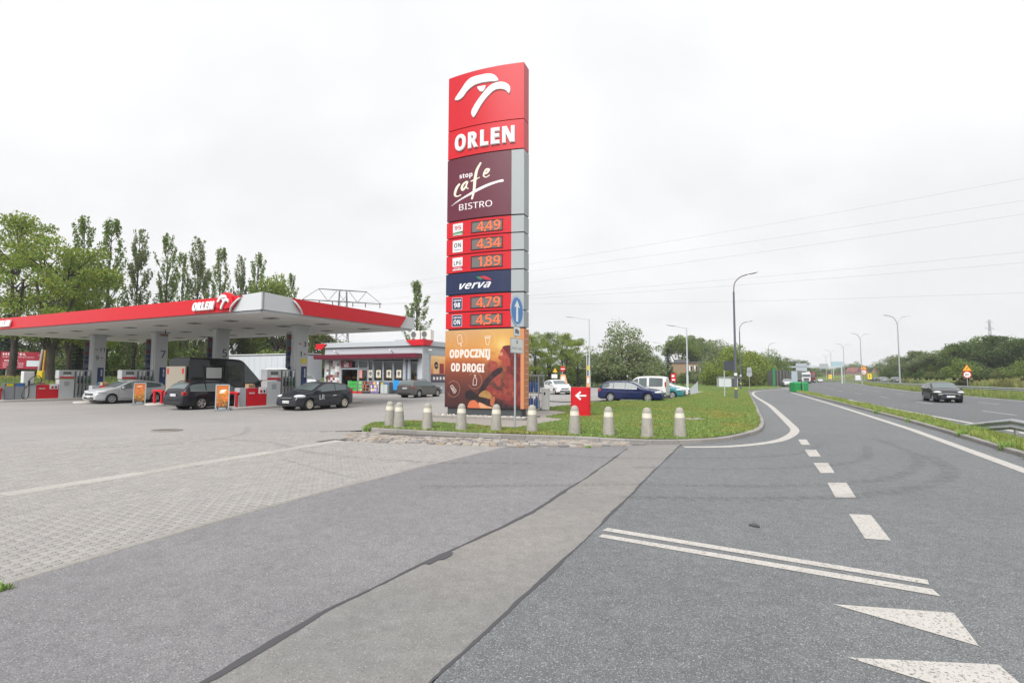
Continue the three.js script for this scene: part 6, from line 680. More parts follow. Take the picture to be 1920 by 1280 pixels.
{ const bl = paint(0.004, 0.005, 0.007, 0), v = van('black high roof van with a raised tail lift', bl, -18.0, -33.3, turnTo(...W), { panel: mat(0.011, 0.012, 0.015, 0.2, { clearcoat: 1 }) }); const hl = 2.8; part('tail_lift', box(0.08, 1.75, 1.75, -hl - 0.12, 1.45, 0), mat(0.3, 0.265, 0.215, 0.7), v); for (const s of [-1, 1]) part('warning_flag', box(0.02, 0.3, 0.14, -hl - 0.17, 2.05, s * 0.7), mRed, v); part('lift_arm', [box(0.12, 0.5, 0.12, -hl - 0.06, 0.45, 0.6), box(0.12, 0.5, 0.12, -hl - 0.06, 0.45, -0.6)], mTrim, v); part('picture_panel', box(0.95, 0.62, 0.01, -hl + 1.5, 1.96, 1.012), mat(0.52, 0.55, 0.53, 0.4), v); part('lettering', [textGeo('MOVING', 0.1, 0.006).translate(0.15, 2.1, 1.01), textGeo('TRANSPORT', 0.09, 0.006).translate(0.15, 1.95, 1.01)], mat(0.12, 0.12, 0.13, 0.5), v); }
van('white delivery van behind the nearest column', paint(0.6, 0.6, 0.61, 0), -20.3, -49.3, turnTo(...U), { H: 2.5 });
repaint(copy(scene.getObjectByName('panel_van_001'), 'small white van far along the motorway under a sign', 150, -232, turnTo(0.43, -0.9), 0.4), paint(0.6, 0.6, 0.6, 0));
// lorries
{ const t = thing('lorry_trailer', 'long white curtain sided lorry trailer behind the station', 'trailer', -28.6, -63.6, TURN); const cs = mat(0.5, 0.53, 0.57, 0.5); part('curtain', rbox(13.6, 2.85, 2.5, 0, 2.72, 0, 0.04), cs, t); for (let i = 0; i < 14; i++) part('curtain_strap', box(0.06, 2.6, 0.02, -6.4 + i * 0.98, 2.7, 1.262), mat(0.46, 0.49, 0.53, 0.5), t); part('roof_rail', [box(13.7, 0.12, 2.56, 0, 4.2, 0)], mat(0.08, 0.08, 0.09, 0.5), t); part('roof_sheet', box(13.5, 0.1, 2.4, 0, 4.3, 0), mWhite, t); part('chassis', box(13.2, 0.25, 2.3, 0, 1.15, 0), mTrim, t); part('side_guard', box(5, 0.5, 0.05, 0, 0.75, 1.2), mGreyP, t); const [tg, rg] = wheelGeo(0.5, 0.3, 'seven'); for (const x of [-5.2, -3.9, -2.6]) for (const s of [1, -1]) { const w = new THREE.Group(); w.name = 'wheel'; w.position.set(x, 0.5, s * 1.05); if (s < 0) w.rotation.y = Math.PI; t.add(w); mesh('tyre', tg, mTyre, w); mesh('rim', rg, mRim, w); } }
function lorry(x, z, c, label) { const t = thing('lorry', label, 'lorry', x, z, turnTo(-0.38, 0.92), 'lorries far along the motorway'), pm = paint(...c, 0); part('cab', [rbox(1.9, 2.6, 2.45, 0, 2.0, 0, 0.15)], pm, t); part('windscreen', rbox(0.06, 0.85, 2.2, 0.95, 2.45, 0, 0.03), mGlass, t); part('bumper', rbox(0.3, 0.55, 2.45, 0.95, 0.62, 0, 0.08), mTrim, t); part('grille', box(0.06, 0.6, 1.5, 0.96, 1.35, 0), mTrim, t); for (const s of [-1, 1]) { part('headlight', rbox(0.1, 0.2, 0.4, 1.08, 0.68, s * 0.9, 0.04), mLamp, t); part('mirror', box(0.1, 0.6, 0.2, 0.9, 2.4, s * 1.35), mTrim, t); for (const wx of [0.35, -3.2, -9]) { const [tg, rg] = wheelGeo(0.5, 0.3, 'seven'), w = new THREE.Group(); w.name = 'wheel'; w.position.set(wx, 0.5, s * 1.05); if (s < 0) w.rotation.y = Math.PI; t.add(w); mesh('tyre', tg, mTyre, w); mesh('rim', rg, mRim, w); } } part('box_body', rbox(10, 2.8, 2.5, -6.3, 2.45, 0, 0.05), pm, t); }
lorry(92.5, -168, [0.6, 0.61, 0.62], 'white lorry coming along the far motorway'); lorry(106.5, -190, [0.2, 0.02, 0.03], 'red lorry behind the white one on the motorway');
// ---------------------------------------------------------------- trees
function leafCloud(list, size, seed, base, vary) { // list: [x,y,z, spread] -> bent leaf-clump faces with their own tint
  const r = mulberry(seed), n = list.length, pos = new Float32Array(n * 18), col = new Float32Array(n * 18), nor = new Float32Array(n * 18), q = new THREE.Quaternion(), e = new THREE.Euler(), v = [V3(), V3(), V3(), V3()], N = V3(), C = V3();
  for (let i = 0; i < n; i++) {
    const [x, y, z, ox, oy, oz] = list[i], s = size * (0.6 + 0.8 * r()); e.set(r() * 6.28, r() * 6.28, r() * 6.28); q.setFromEuler(e);
    const b = 0.25 * s; v[0].set(-s * 0.62, 0, 0); v[1].set(0, b, -s * 0.36); v[2].set(s * 0.62, 0, 0); v[3].set(0, b, s * 0.36); v.forEach(p => p.applyQuaternion(q));
    const k = 1 + (r() - 0.5) * vary, w = (r() - 0.5) * vary * 0.7, c = [base[0] * k * (1 + w), base[1] * k, base[2] * k * (1 - w)];
    [0, 1, 2, 0, 2, 3].forEach((m, j) => { const o = i * 18 + j * 3; pos[o] = x + v[m].x; pos[o + 1] = y + v[m].y; pos[o + 2] = z + v[m].z; col[o] = c[0]; col[o + 1] = c[1]; col[o + 2] = c[2]; });
  }
  const g = new THREE.BufferGeometry(); g.setAttribute('position', new THREE.BufferAttribute(pos, 3)); g.setAttribute('color', new THREE.BufferAttribute(col, 3)); g.computeVertexNormals(); return g;
}
const gauss = r => (r() + r() + r() + r() - 2) * 0.85;
function limb(a, b, r0, r1) { const m = [(a[0] + b[0]) / 2 + (b[0] - a[0]) * 0.08, (a[1] + b[1]) / 2 + 0.08 * Math.hypot(b[0] - a[0], b[2] - a[2]), (a[2] + b[2]) / 2]; return [bar(a, m, r0, 6, (r0 + r1) / 2), bar(m, b, (r0 + r1) / 2, 5, r1)]; }
const kinds = {
  poplar(seed) { const r = mulberry(seed), H = 22, L = [], B = [...limb([0, -0.5, 0], [0.2, H * 0.5, 0.1], 0.34, 0.2), ...limb([0.2, H * 0.5, 0.1], [0.1, H * 0.96, 0], 0.2, 0.03)]; const R = y => (0.5 + 1.95 * Math.sin(Math.PI * Math.min(1, (y / H) ** 0.8 * 0.97 + 0.06)) ** 0.7) * (0.75 + 0.5 * fbm(y * 0.6, seed, seed, 3)); for (let k = 0; k < 100; k++) { const y0 = H * (0.1 + 0.86 * r()), a = r() * 6.28, rr = R(y0) * (0.35 + 0.65 * Math.sqrt(r())) * (r() < 0.12 ? 1.35 : 1), cx = Math.cos(a) * rr, cz = Math.sin(a) * rr; if (k % 2) B.push(...limb([0.1, Math.max(1, y0 - rr * 1.5), 0], [cx, y0, cz], 0.06, 0.02)); const n = 40 + r() * 26; for (let i = 0; i < n; i++) { const u = r(); L.push([cx * (0.75 + 0.4 * u) + gauss(r) * 0.34, y0 + (u - 0.4) * 1.9 + gauss(r) * 0.3, cz * (0.75 + 0.4 * u) + gauss(r) * 0.34]); } } return [L, B, 0.26]; },
  broad(seed) { const r = mulberry(seed), H = 14, L = [], B = [...limb([0, -0.5, 0], [0.15, 3.6, 0.1], 0.36, 0.27)]; const tips = []; for (let k = 0; k < 7; k++) { const a = k / 7 * 6.28 + r() * 0.7, rr = 2 + r() * 2.1, y = 4.8 + r() * 5.6, t = [Math.cos(a) * rr, y, Math.sin(a) * rr]; B.push(...limb([0.1, 3.0 + r() * 1.4, 0.1], t, 0.16, 0.06)); for (let j = 0; j < 5; j++) { const u = [t[0] * (0.7 + r() * 0.7) + gauss(r) * 1.4, t[1] + gauss(r) * 2.2 + 0.4, t[2] * (0.7 + r() * 0.7) + gauss(r) * 1.4]; B.push(...limb(t, u, 0.06, 0.02)); tips.push(u); } } for (let j = 0; j < 9; j++) tips.push([gauss(r) * 1.6, H - 2.6 + gauss(r) * 1.4, gauss(r) * 1.6]); for (const t of tips) { const R = 0.75 + r() * 0.75, n = 150 * R; for (let i = 0; i < n; i++) { const a = r() * 6.28, c = r() * 2 - 1, s = Math.sqrt(1 - c * c), d = R * (0.55 + 0.5 * r()); L.push([t[0] + Math.cos(a) * s * d * 1.25, t[1] + c * d * 1.0, t[2] + Math.sin(a) * s * d * 1.25]); } } return [L, B, 0.27]; },
  airy(seed) { const r = mulberry(seed), L = [], B = [...limb([0, -0.5, 0], [0.1, 2.8, 0.1], 0.42, 0.34), ...limb([0.1, 2.6, 0.1], [-1.6, 8.5, 0.4], 0.26, 0.12), ...limb([0.1, 2.6, 0.1], [1.5, 9.5, -0.4], 0.26, 0.12)]; for (let k = 0; k < 60; k++) { const s = k % 2 ? 1 : -1, y = 4.2 + 9.6 * r(), w = 4.4 * Math.sin(Math.PI * Math.min(1, (y - 2.6) / 12.2)) ** 0.6, a = r() * 6.28, u = Math.sqrt(r()), cx = s * 0.9 + Math.cos(a) * w * u, cz = Math.sin(a) * w * u, R = 0.5 + r() * 0.6; if (k % 3 < 2) B.push(...limb([s * 1.1 * Math.min(1, y / 9), Math.max(3, y - 2.2 * r() - 0.6), 0], [cx, y, cz], 0.07, 0.02)); for (let i = 0; i < 170 * R; i++) { const b = r() * 6.28, c = r() * 2 - 1, q = Math.sqrt(1 - c * c), d = R * (0.35 + 0.8 * r()); L.push([cx + Math.cos(b) * q * d * 1.5, y + c * d * 0.75, cz + Math.sin(b) * q * d * 1.5]); } } return [L, B, 0.2]; },
  willow(seed) { const r = mulberry(seed), L = [], B = [...limb([0, -0.4, 0], [0.1, 2.4, 0], 0.5, 0.4)]; for (let k = 0; k < 92; k++) { const a = r() * 6.28, u = Math.sqrt(r()), rr = 4.9 * u, y = 1.5 + (1 - u * u * 0.75) * 8.5 * (0.12 + 0.88 * r()), cx = Math.cos(a) * rr, cz = Math.sin(a) * rr, R = 0.8 + r() * 0.8; if (k % 2) B.push(...limb([0, 2 + r(), 0], [cx * 0.9, y - 0.4, cz * 0.9], 0.12, 0.03)); const n = 85 * R; for (let i = 0; i < n; i++) { const b = r() * 6.28, c = r() * 2 - 1, s = Math.sqrt(1 - c * c), d = R * (0.5 + 0.55 * r()); L.push([cx + Math.cos(b) * s * d * 1.2, y + c * d - 0.25 * r() * R, cz + Math.sin(b) * s * d * 1.2]); } } return [L, B, 0.25]; },
  spruce(seed) { const r = mulberry(seed), L = [], B = [...limb([0, -0.3, 0], [0, 8, 0], 0.18, 0.02)]; for (let t = 0; t < 17; t++) { const y = 0.7 + t * 0.43, R = 2.0 * (1 - y / 8.4); for (let k = 0; k < 9; k++) { const a = k / 9 * 6.28 + t * 0.5 + r() * 0.4, e = R * (0.75 + 0.4 * r()); B.push(bar([0, y, 0], [Math.cos(a) * e, y - e * 0.25, Math.sin(a) * e], 0.03, 4, 0.01)); for (let i = 0; i < 22; i++) { const u = 0.15 + 0.85 * r(); L.push([Math.cos(a) * e * u + gauss(r) * 0.14, y - e * u * 0.25 + gauss(r) * 0.1, Math.sin(a) * e * u + gauss(r) * 0.14]); } } } return [L, B, 0.2]; },
  bush(seed) { const r = mulberry(seed), L = [], B = [0, 1, 2, 3].flatMap(k => limb([gauss(r) * 0.3, -0.3, gauss(r) * 0.3], [gauss(r) * 2, 2.4 + r(), gauss(r) * 2], 0.09, 0.03)); for (let k = 0; k < 34; k++) { const a = r() * 6.28, u = Math.sqrt(r()), R = 0.6 + r() * 0.6, cx = Math.cos(a) * u * 2.7, cz = Math.sin(a) * u * 2.7, y = 0.5 + (1 - u * u * 0.6) * 3.4 * (0.3 + 0.7 * r()); for (let i = 0; i < 80 * R; i++) { const b = r() * 6.28, c = r() * 2 - 1, s = Math.sqrt(1 - c * c), d = R * (0.5 + 0.55 * r()); L.push([cx + Math.cos(b) * s * d * 1.2, Math.max(0.05, y + c * d), cz + Math.sin(b) * s * d * 1.2]); } } return [L, B, 0.26]; },
};
kinds.thicket = seed => { const r = mulberry(seed), L = [], B = [0, 1, 2, 3, 4].flatMap(() => limb([gauss(r) * 1.2, -0.3, gauss(r) * 1.2], [gauss(r) * 3, 5 + r() * 2, gauss(r) * 3], 0.16, 0.04)); for (let k = 0; k < 110; k++) { const a = r() * 6.28, u = Math.sqrt(r()), R = 0.55 + r() * 0.75, cx = Math.cos(a) * u * 4.6, cz = Math.sin(a) * u * 4.6, y = 0.5 + (1 - u * u * 0.62) * 8 * (0.08 + 0.92 * r()); for (let i = 0; i < 95 * R; i++) { const b = r() * 6.28, c = r() * 2 - 1, s = Math.sqrt(1 - c * c), d = R * (0.4 + 0.7 * r()); L.push([cx + Math.cos(b) * s * d * 1.25, Math.max(0.05, y + c * d), cz + Math.sin(b) * s * d * 1.25]); } } return [L, B, 0.26]; };
const unitH = { thicket: 9.2, airy: 14.2, poplar: 22.4, broad: 14.2, willow: 10.8, spruce: 8.2, bush: 4.6 };
const leafMat = (t) => mat(1, 1, 1, 0.75, { vertexColors: true, transmission: 0.5, thickness: 0, specularIntensity: 0.3 });
const mLeaf = leafMat(), mBark = mat(0.085, 0.07, 0.055, 0.95); { const t = dataTex(128, (i, j) => { const k = 130 + 120 * fbm(i / 128 * 20, j / 128 * 5, 33, 3, 5); return [k, k, k]; }); mBark.map = t; }
const treeVar = {};
function tree(kind, tint, variant, label, cat, x, z, H, wide = 1, y = 0, group) {
  const key = kind + tint + variant; if (!treeVar[key]) { const [L, B, sz] = kinds[kind](variant * 13 + kind.length * 7 + 1), base = { light: [0.25, 0.32, 0.055], mid: [0.19, 0.26, 0.065], dark: [0.1, 0.155, 0.045], grey: [0.22, 0.265, 0.125], blue: [0.04, 0.07, 0.05], olive: [0.17, 0.205, 0.06] }[tint]; treeVar[key] = [leafCloud(L, sz * 1.15, variant + 5, base, 0.55), merge(B)]; }
  const s = H / unitH[kind], name = { poplar: 'poplar_tree', broad: 'leafy_tree', airy: 'leafy_tree', thicket: 'leafy_tree', willow: 'willow_tree', spruce: 'spruce_tree', bush: 'bush' }[kind];
  const t = thing(name, label, cat, x, z, (x * 7.3 + z * 3.1) % 6.28, group, y); t.scale.set(s * wide, s, s * wide); mesh('crown', treeVar[key][0], mLeaf, t); mesh('trunk', treeVar[key][1], mBark, t); return t;
}
const ord = ['first', 'second', 'third', 'fourth', 'fifth', 'sixth', 'seventh', 'eighth', 'ninth', 'tenth', 'eleventh', 'twelfth', 'thirteenth', 'fourteenth', 'fifteenth', 'sixteenth', 'seventeenth', 'eighteenth', 'nineteenth', 'twentieth'];
const PX = (px, d) => (px - 960) / 1000 * d;
[[143, 74, 23.4, 1.0], [198, 72, 22.6, 0.95], [252, 77, 22.4, 0.9], [305, 81, 22.8, 0.85], [334, 90, 22.2, 0.7], [363, 85, 23.2, 0.95], [384, 92, 19.5, 0.8], [408, 91, 23.3, 0.8], [445, 97, 23.0, 0.75], [478, 99, 24, 1.0], [542, 110, 22.5, 0.75]].forEach(([px, d, h, w], i) => tree('poplar', i % 3 === 2 ? 'grey' : 'mid', 1 + i % 3, `${ord[i]} slender poplar from the left behind the canopy`, 'tree', PX(px, d), -d, h, w * 0.84, 1.1, 'poplars behind the canopy'));
tree('broad', 'light', 4, 'leafy yellow green tree among the poplars at the right', 'tree', PX(517, 97), -97, 20, 0.75, 1.1);
tree('airy', 'light', 1, 'big leafy tree with forked trunk left of the pumps', 'tree', PX(95, 55), -55, 15.2, 0.92, 1.2); tree('airy', 'light', 2, 'tall leafy tree at the left picture edge', 'tree', PX(22, 61), -61, 19.2, 0.8, 1.2); tree('airy', 'mid', 3, 'leafy tree between the forked tree and first column', 'tree', PX(128, 63), -63, 14.5, 0.75, 1.2); tree('airy', 'light', 4, 'small leafy tree beside the second poplar', 'tree', PX(172, 60), -60, 12.5, 0.62, 1.2);
tree('poplar', 'mid', 2, 'single poplar behind the station shop', 'tree', PX(780, 102), -102, 20.6, 1.2); tree('broad', 'mid', 2, 'small leafy tree right of the shop roof', 'tree', PX(818, 96), -96, 7.4, 0.7);
tree('spruce', 'blue', 1, 'dark spruce left of the first column under the canopy', 'tree', PX(150, 66), -66, 8.4, 1.2, 1.2); tree('spruce', 'blue', 2, 'dark spruce behind the hostel billboard', 'tree', PX(8, 78), -78, 10, 1.3, 1.2);
{ let i = 0; for (let px = -30; px < 640; px += 37) { const d = 92 + (i * 37 % 17), k = i % 5; tree(k % 2 ? 'thicket' : 'broad', ['mid', 'dark', 'olive', 'mid', 'mid'][k], 1 + i % 4, `${ord[i]} from the left of the leafy trees seen under the canopy`, 'tree', PX(px, d), -d, k % 2 ? 7.5 : 9 + (i * 29 % 5), 1.15, 1.1, 'leafy trees seen under the canopy'); i++; } for (let k = 0; k < 16; k++) { const d = 80 + k % 4 * 3; tree('bush', ['dark', 'mid', 'dark', 'olive'][k % 4], 1 + k % 3, `${ord[k]} from the left of the low bushes on the bank`, 'bush', PX(-20 + k * 41, d), -d, 3.2 + (k * 7 % 4) * 0.5, 1.5, 1.2, 'low bushes on the bank'); } }
// right of the sign
[[1003, 92, 9.6, 'light'], [1030, 100, 10.2, 'mid'], [1058, 94, 9.4, 'light'], [1084, 101, 9.2, 'light'], [1106, 112, 7, 'olive']].forEach(([px, d, h, c], i) => tree('airy', c, 1 + i % 4, `${ord[i]} light leafy tree right of the price sign`, 'tree', PX(px, d), -d, h, 1.0, 0, 'light leafy trees right of the sign'));
tree('willow', 'grey', 1, 'large round grey green willow behind the parked cars', 'tree', PX(1168, 92), -92, 11.6, 1.12); tree('willow', 'dark', 2, 'lower dark willow mass at the left foot of the big willow', 'tree', PX(1135, 97), -97, 7, 1.0); tree('willow', 'dark', 3, 'dark shrubby tree right of the big willow', 'tree', PX(1215, 100), -100, 7.6, 0.9);
tree('spruce', 'blue', 1, 'small dark spruce beside the brick house', 'tree', PX(1253, 101), -101, 7.6, 0.95); tree('bush', 'dark', 1, 'round dark bush before the brick house', 'bush', PX(1280, 120), -120, 2.8, 1.0);
[[1275, 165, 15.5, 'mid', 1], [1302, 172, 16.5, 'mid', 2], [1318, 170, 14.5, 'grey', 1], [1345, 178, 15.2, 'grey', 2]].forEach(([px, d, h, c, v], i) => tree(i < 2 ? 'broad' : 'willow', c, v, `${ord[i]} from the left of the tall trees behind the brick house`, 'tree', PX(px, d), -d, h, 1.1, 0, 'tall trees behind the brick house'));
[[1348, 142, 11.5, 'grey'], [1366, 118, 9.0, 'light'], [1388, 122, 10.4, 'light'], [1412, 125, 8.8, 'light'], [1428, 132, 7.2, 'mid'], [1398, 108, 4.2, 'olive'], [1444, 168, 10.8, 'mid'], [1462, 190, 10, 'dark'], [1478, 205, 10.4, 'dark'], [1494, 225, 10.4, 'dark'], [1506, 240, 8.2, 'mid']].forEach(([px, d, h, c], i) => tree(i === 5 ? 'bush' : i % 2 ? 'thicket' : 'willow', c, 1 + i % 3, `${ord[i]} from the left of the trees along the slip road`, 'tree', PX(px, d), -d, h, 1.15, 0, 'trees along the slip road'));
[[1525, 320, 9], [1538, 340, 10], [1552, 360, 9], [1590, 380, 12], [1606, 400, 15], [1622, 390, 12], [1645, 400, 14], [1668, 420, 17], [1572, 390, 12], [1632, 380, 11], [1655, 390, 10]].forEach(([px, d, h], i) => tree(i === 7 ? 'poplar' : 'willow', i % 2 ? 'dark' : 'mid', 1 + i % 3, `${ord[i]} of the tiny trees on the motorway horizon`, 'tree', PX(px, d), -d, h, i === 7 ? 1 : 1.4, 0, 'tiny trees on the motorway horizon'));
[[1676, 190, 8.5, 'grey'], [1694, 175, 6.5, 'dark'], [1716, 128, 6.4, 'grey'], [1736, 132, 6.8, 'mid'], [1762, 126, 6.2, 'mid'], [1788, 124, 7.8, 'mid'], [1815, 120, 8.6, 'dark'], [1842, 122, 9.6, 'mid'], [1868, 118, 9.6, 'dark'], [1893, 122, 10, 'mid'], [1918, 116, 8.4, 'dark'], [1945, 120, 9.4, 'mid'], [1970, 118, 9, 'mid']].forEach(([px, d, h, c], i) => tree(i % 3 === 2 ? 'broad' : 'thicket', c, 1 + i % 3, `${ord[i]} from the left of the trees on the bank beyond the motorway`, 'tree', PX(px, d), -d, h + 0.8, i % 3 === 2 ? 1.5 : 1.1, 1.6, 'trees on the bank beyond the motorway'));
[[1800, 92, 3.6, 'mid'], [1830, 104, 3.4, 'dark'], [1668, 150, 3.2, 'dark'], [1726, 112, 2.0, 'dark'], [1745, 108, 1.6, 'olive'], [1880, 98, 2.4, 'olive'], [1915, 92, 3.2, 'mid']].forEach(([px, d, h, c], i) => tree('bush', c, 1 + i % 3, `${ord[i]} from the left of the bushes on the motorway bank`, 'bush', PX(px, d), -d, h, 1.1, 1.6, 'bushes on the motorway bank'));
[[992, 108, 4.4, 'mid'], [1022, 112, 4.0, 'olive'], [1048, 110, 4.6, 'mid'], [1078, 114, 4.2, 'dark'], [1108, 118, 5, 'mid'], [1236, 112, 4.6, 'olive'], [1300, 150, 4, 'dark'], [1340, 128, 3.6, 'mid']].forEach(([px, d, h, c], i) => tree('thicket', c, 1 + i % 3, `${ord[i]} from the left of the low thickets behind the parked cars`, 'bush', PX(px, d), -d, h, 1.6, 0, 'low thickets behind the parked cars'));
// ---------------------------------------------------------------- a person by the shop
function sdfMesh(bones, res, half, k) { const mc = new MarchingCubes(res, mTrim, false, false, 200000); mc.isolation = 0; const cs = bones.map(b => ({ a: V3(...b[0]), b: V3(...b[1]), r0: b[2], r1: b[3] })), p = V3(), d = V3(); for (let z = 0; z < res; z++) for (let y = 0; y < res; y++) for (let x = 0; x < res; x++) { p.set((x - res / 2) / (res / 2), (y - res / 2) / (res / 2), (z - res / 2) / (res / 2)).multiplyScalar(half); let s = 0; for (const c of cs) { d.subVectors(c.b, c.a); const t = Math.max(0, Math.min(1, p.clone().sub(c.a).dot(d) / Math.max(1e-9, d.lengthSq()))), q = p.distanceTo(c.a.clone().addScaledVector(d, t)) - (c.r0 + (c.r1 - c.r0) * t); s += Math.exp(-q * k); } mc.field[x + y * res + z * res * res] = Math.log(s + 1e-30) / k; } mc.update(); const n = mc.count, g = new THREE.BufferGeometry(); g.setAttribute('position', new THREE.BufferAttribute(mc.positionArray.slice(0, n * 3), 3)); g.setAttribute('normal', new THREE.BufferAttribute(mc.normalArray.slice(0, n * 3), 3)); g.scale(half, half, half); return g; }
{
  const p = thing('person', 'person in a white t-shirt standing behind the dark hatchback', 'person', -11.55, -33.4, 0.2);
  const hand = (s, x, y, z) => [[[x, y, z], [x, y - 0.09, z + 0.01], 0.034, 0.03], ...[-0.026, -0.009, 0.009, 0.026].map((o, i) => [[x, y - 0.09, z + o], [x - s * 0.012, y - 0.17 + Math.abs(i - 1.5) * 0.012, z + o + 0.01], 0.0095, 0.008]), [[x, y - 0.03, z + 0.03], [x - s * 0.01, y - 0.09, z + 0.06], 0.012, 0.009]];
  const B = [[[0, 0.98, 0], [0, 1.2, 0], 0.15, 0.14], [[-0.06, 1.3, 0], [0.06, 1.3, 0], 0.13, 0.13], [[0, 1.42, 0], [0, 1.55, 0.01], 0.055, 0.055]]; for (const s of [-1, 1]) B.push([[s * 0.17, 1.42, 0], [s * 0.27, 1.15, -0.02], 0.062, 0.046], [[s * 0.27, 1.15, -0.02], [s * 0.27, 0.9, 0.08], 0.045, 0.032], ...hand(s, s * 0.27, 0.88, 0.09), [[s * 0.09, 0.95, 0], [s * 0.1, 0.5, 0.02], 0.095, 0.062], [[s * 0.1, 0.5, 0.02], [s * 0.1, 0.09, -0.02], 0.058, 0.042], [[s * 0.1, 0.05, -0.05], [s * 0.11, 0.04, 0.15], 0.045, 0.038]);
  const sh = B.map(b => [[b[0][0], b[0][1] - 0.9, b[0][2]], [b[1][0], b[1][1] - 0.9, b[1][2]], b[2], b[3]]), body = sdfMesh(sh, 112, 0.96, 60).translate(0, 0.9, 0);
  const head = sdfMesh([[[0, 0.02, 0], [0, 0.05, -0.02], 0.085, 0.088], [[0, -0.06, 0.03], [0, -0.08, 0.04], 0.055, 0.045], [[0, 0.005, 0.095], [0, -0.03, 0.115], 0.012, 0.016], [[-0.03, -0.065, 0.085], [0.03, -0.065, 0.085], 0.012, 0.012], [[0.092, 0, -0.01], [0.094, -0.03, -0.005], 0.018, 0.014], [[-0.092, 0, -0.01], [-0.094, -0.03, -0.005], 0.018, 0.014]], 60, 0.2, 160).translate(0, 1.66, 0.02);
  const skin = mat(0.42, 0.24, 0.17, 0.6); const g = mergeGeometries([body, head].map(q => { const o = new THREE.BufferGeometry(); o.setAttribute('position', q.attributes.position); o.setAttribute('normal', q.attributes.normal); return o; }));
  const P = g.attributes.position, col = new Float32Array(P.count * 3); for (let i = 0; i < P.count; i++) { const y = P.getY(i), x = Math.abs(P.getX(i)), c = y > 1.48 || (x > 0.2 && y < 1.22) ? [0.42, 0.24, 0.17] : y > 0.98 ? [0.62, 0.61, 0.6] : y > 0.12 ? [0.03, 0.035, 0.05] : [0.03, 0.03, 0.03]; col.set(c, i * 3); } g.setAttribute('color', new THREE.BufferAttribute(col, 3)); mesh('body', g, mat(1, 1, 1, 0.75, { vertexColors: true }), p);
  part('hair', new THREE.SphereGeometry(0.1, 18, 12, 0, 6.29, 0, 1.5).scale(0.98, 1.02, 1.05).rotateX(-0.35).translate(0, 1.705, 0.0), mat(0.02, 0.015, 0.012, 0.7), p); for (const s of [-1, 1]) part('eye', new THREE.SphereGeometry(0.011, 8, 6).translate(s * 0.033, 1.665, 0.105), mat(0.05, 0.04, 0.04, 0.3), p);
}
// ---------------------------------------------------------------- grass tufts and weeds
function tuft(n, h, seed) { const r = mulberry(seed), pos = []; for (let i = 0; i < n; i++) { const a = r() * 6.28, l = h * (0.6 + 0.7 * r()), x = (r() - 0.5) * 0.09, z = (r() - 0.5) * 0.09, w = 0.006 + r() * 0.005, bx = Math.cos(a) * l * 0.5 * r(), bz = Math.sin(a) * l * 0.5 * r(), px = -Math.sin(a) * w, pz = Math.cos(a) * w; pos.push(x - px, 0, z - pz, x + px, 0, z + pz, x + bx * 0.4 + px * 0.7, l * 0.6, z + bz * 0.4 + pz * 0.7, x - px, 0, z - pz, x + bx * 0.4 + px * 0.7, l * 0.6, z + bz * 0.4 + pz * 0.7, x + bx, l, z + bz); } const g = new THREE.BufferGeometry(); g.setAttribute('position', new THREE.Float32BufferAttribute(pos, 3)); g.computeVertexNormals(); return g; }
function scatter(name, label, geo, m, n, seed, place, tint) { const r = mulberry(seed), im = new THREE.InstancedMesh(geo, m, n), M = new THREE.Matrix4(), q = new THREE.Quaternion(), c = new THREE.Color(); let k = 0, guard = 0; while (k < n && guard++ < n * 20) { const p = place(r); if (!p) continue; q.setFromAxisAngle(V3(0, 1, 0), r() * 6.28); const s = (p[3] || 1) * (0.6 + 0.8 * r()); M.compose(V3(p[0], p[1], p[2]), q, V3(s, s, s)); im.setMatrixAt(k, M); const t = 0.7 + 0.6 * r(), d = p[4] || 0; im.setColorAt(k, c.setRGB(tint[0] * t * (1 + d), tint[1] * t, tint[2] * t)); k++; } im.count = k; im.name = numbered(name); tag(im, label, 'grass', null, 'stuff'); scene.add(im); }
const mBlade = mat(1, 1, 1, 0.8, { transmission: 0.25, thickness: 0 });
const lawnBack = [[-4.9, -19.1], [-3.89, -20.1], [0.11, -17.55], [2.28, -21.6], [1.41, -22.7], [2.88, -25.7], [1.3, -28.6], [5.38, -35.6], [12.3, -41.6], [23.8, -65.0], [33, -76]], lawnA = resample(inner, 600), lawnB = resample(lawnBack, 600);
scatter('grass', 'short mown grass blades of the lawn', tuft(9, 0.042, 3), mBlade, 70000, 41, r => { const w = 599.9 * r() ** 1.7, i = Math.floor(w), f = w - i, t = r(), L = (Q, c) => Q[i][c] * (1 - f) + Q[i + 1][c] * f, x = L(lawnA, 0) * (1 - t) + L(lawnB, 0) * t, z = L(lawnA, 1) * (1 - t) + L(lawnB, 1) * t, n = fbm(x * 0.5 + 50, z * 0.5 + 50, 3, 3); return [x, 0.1 + 0.05 * n, z, 0.7 + n * 0.5 + (t < 0.04 ? 0.2 : 0), Math.max(0, fbm(x * 0.9 + 9, z * 0.9 + 9, 8, 3) - 0.45) * 1.2]; }, [0.19, 0.275, 0.06]);
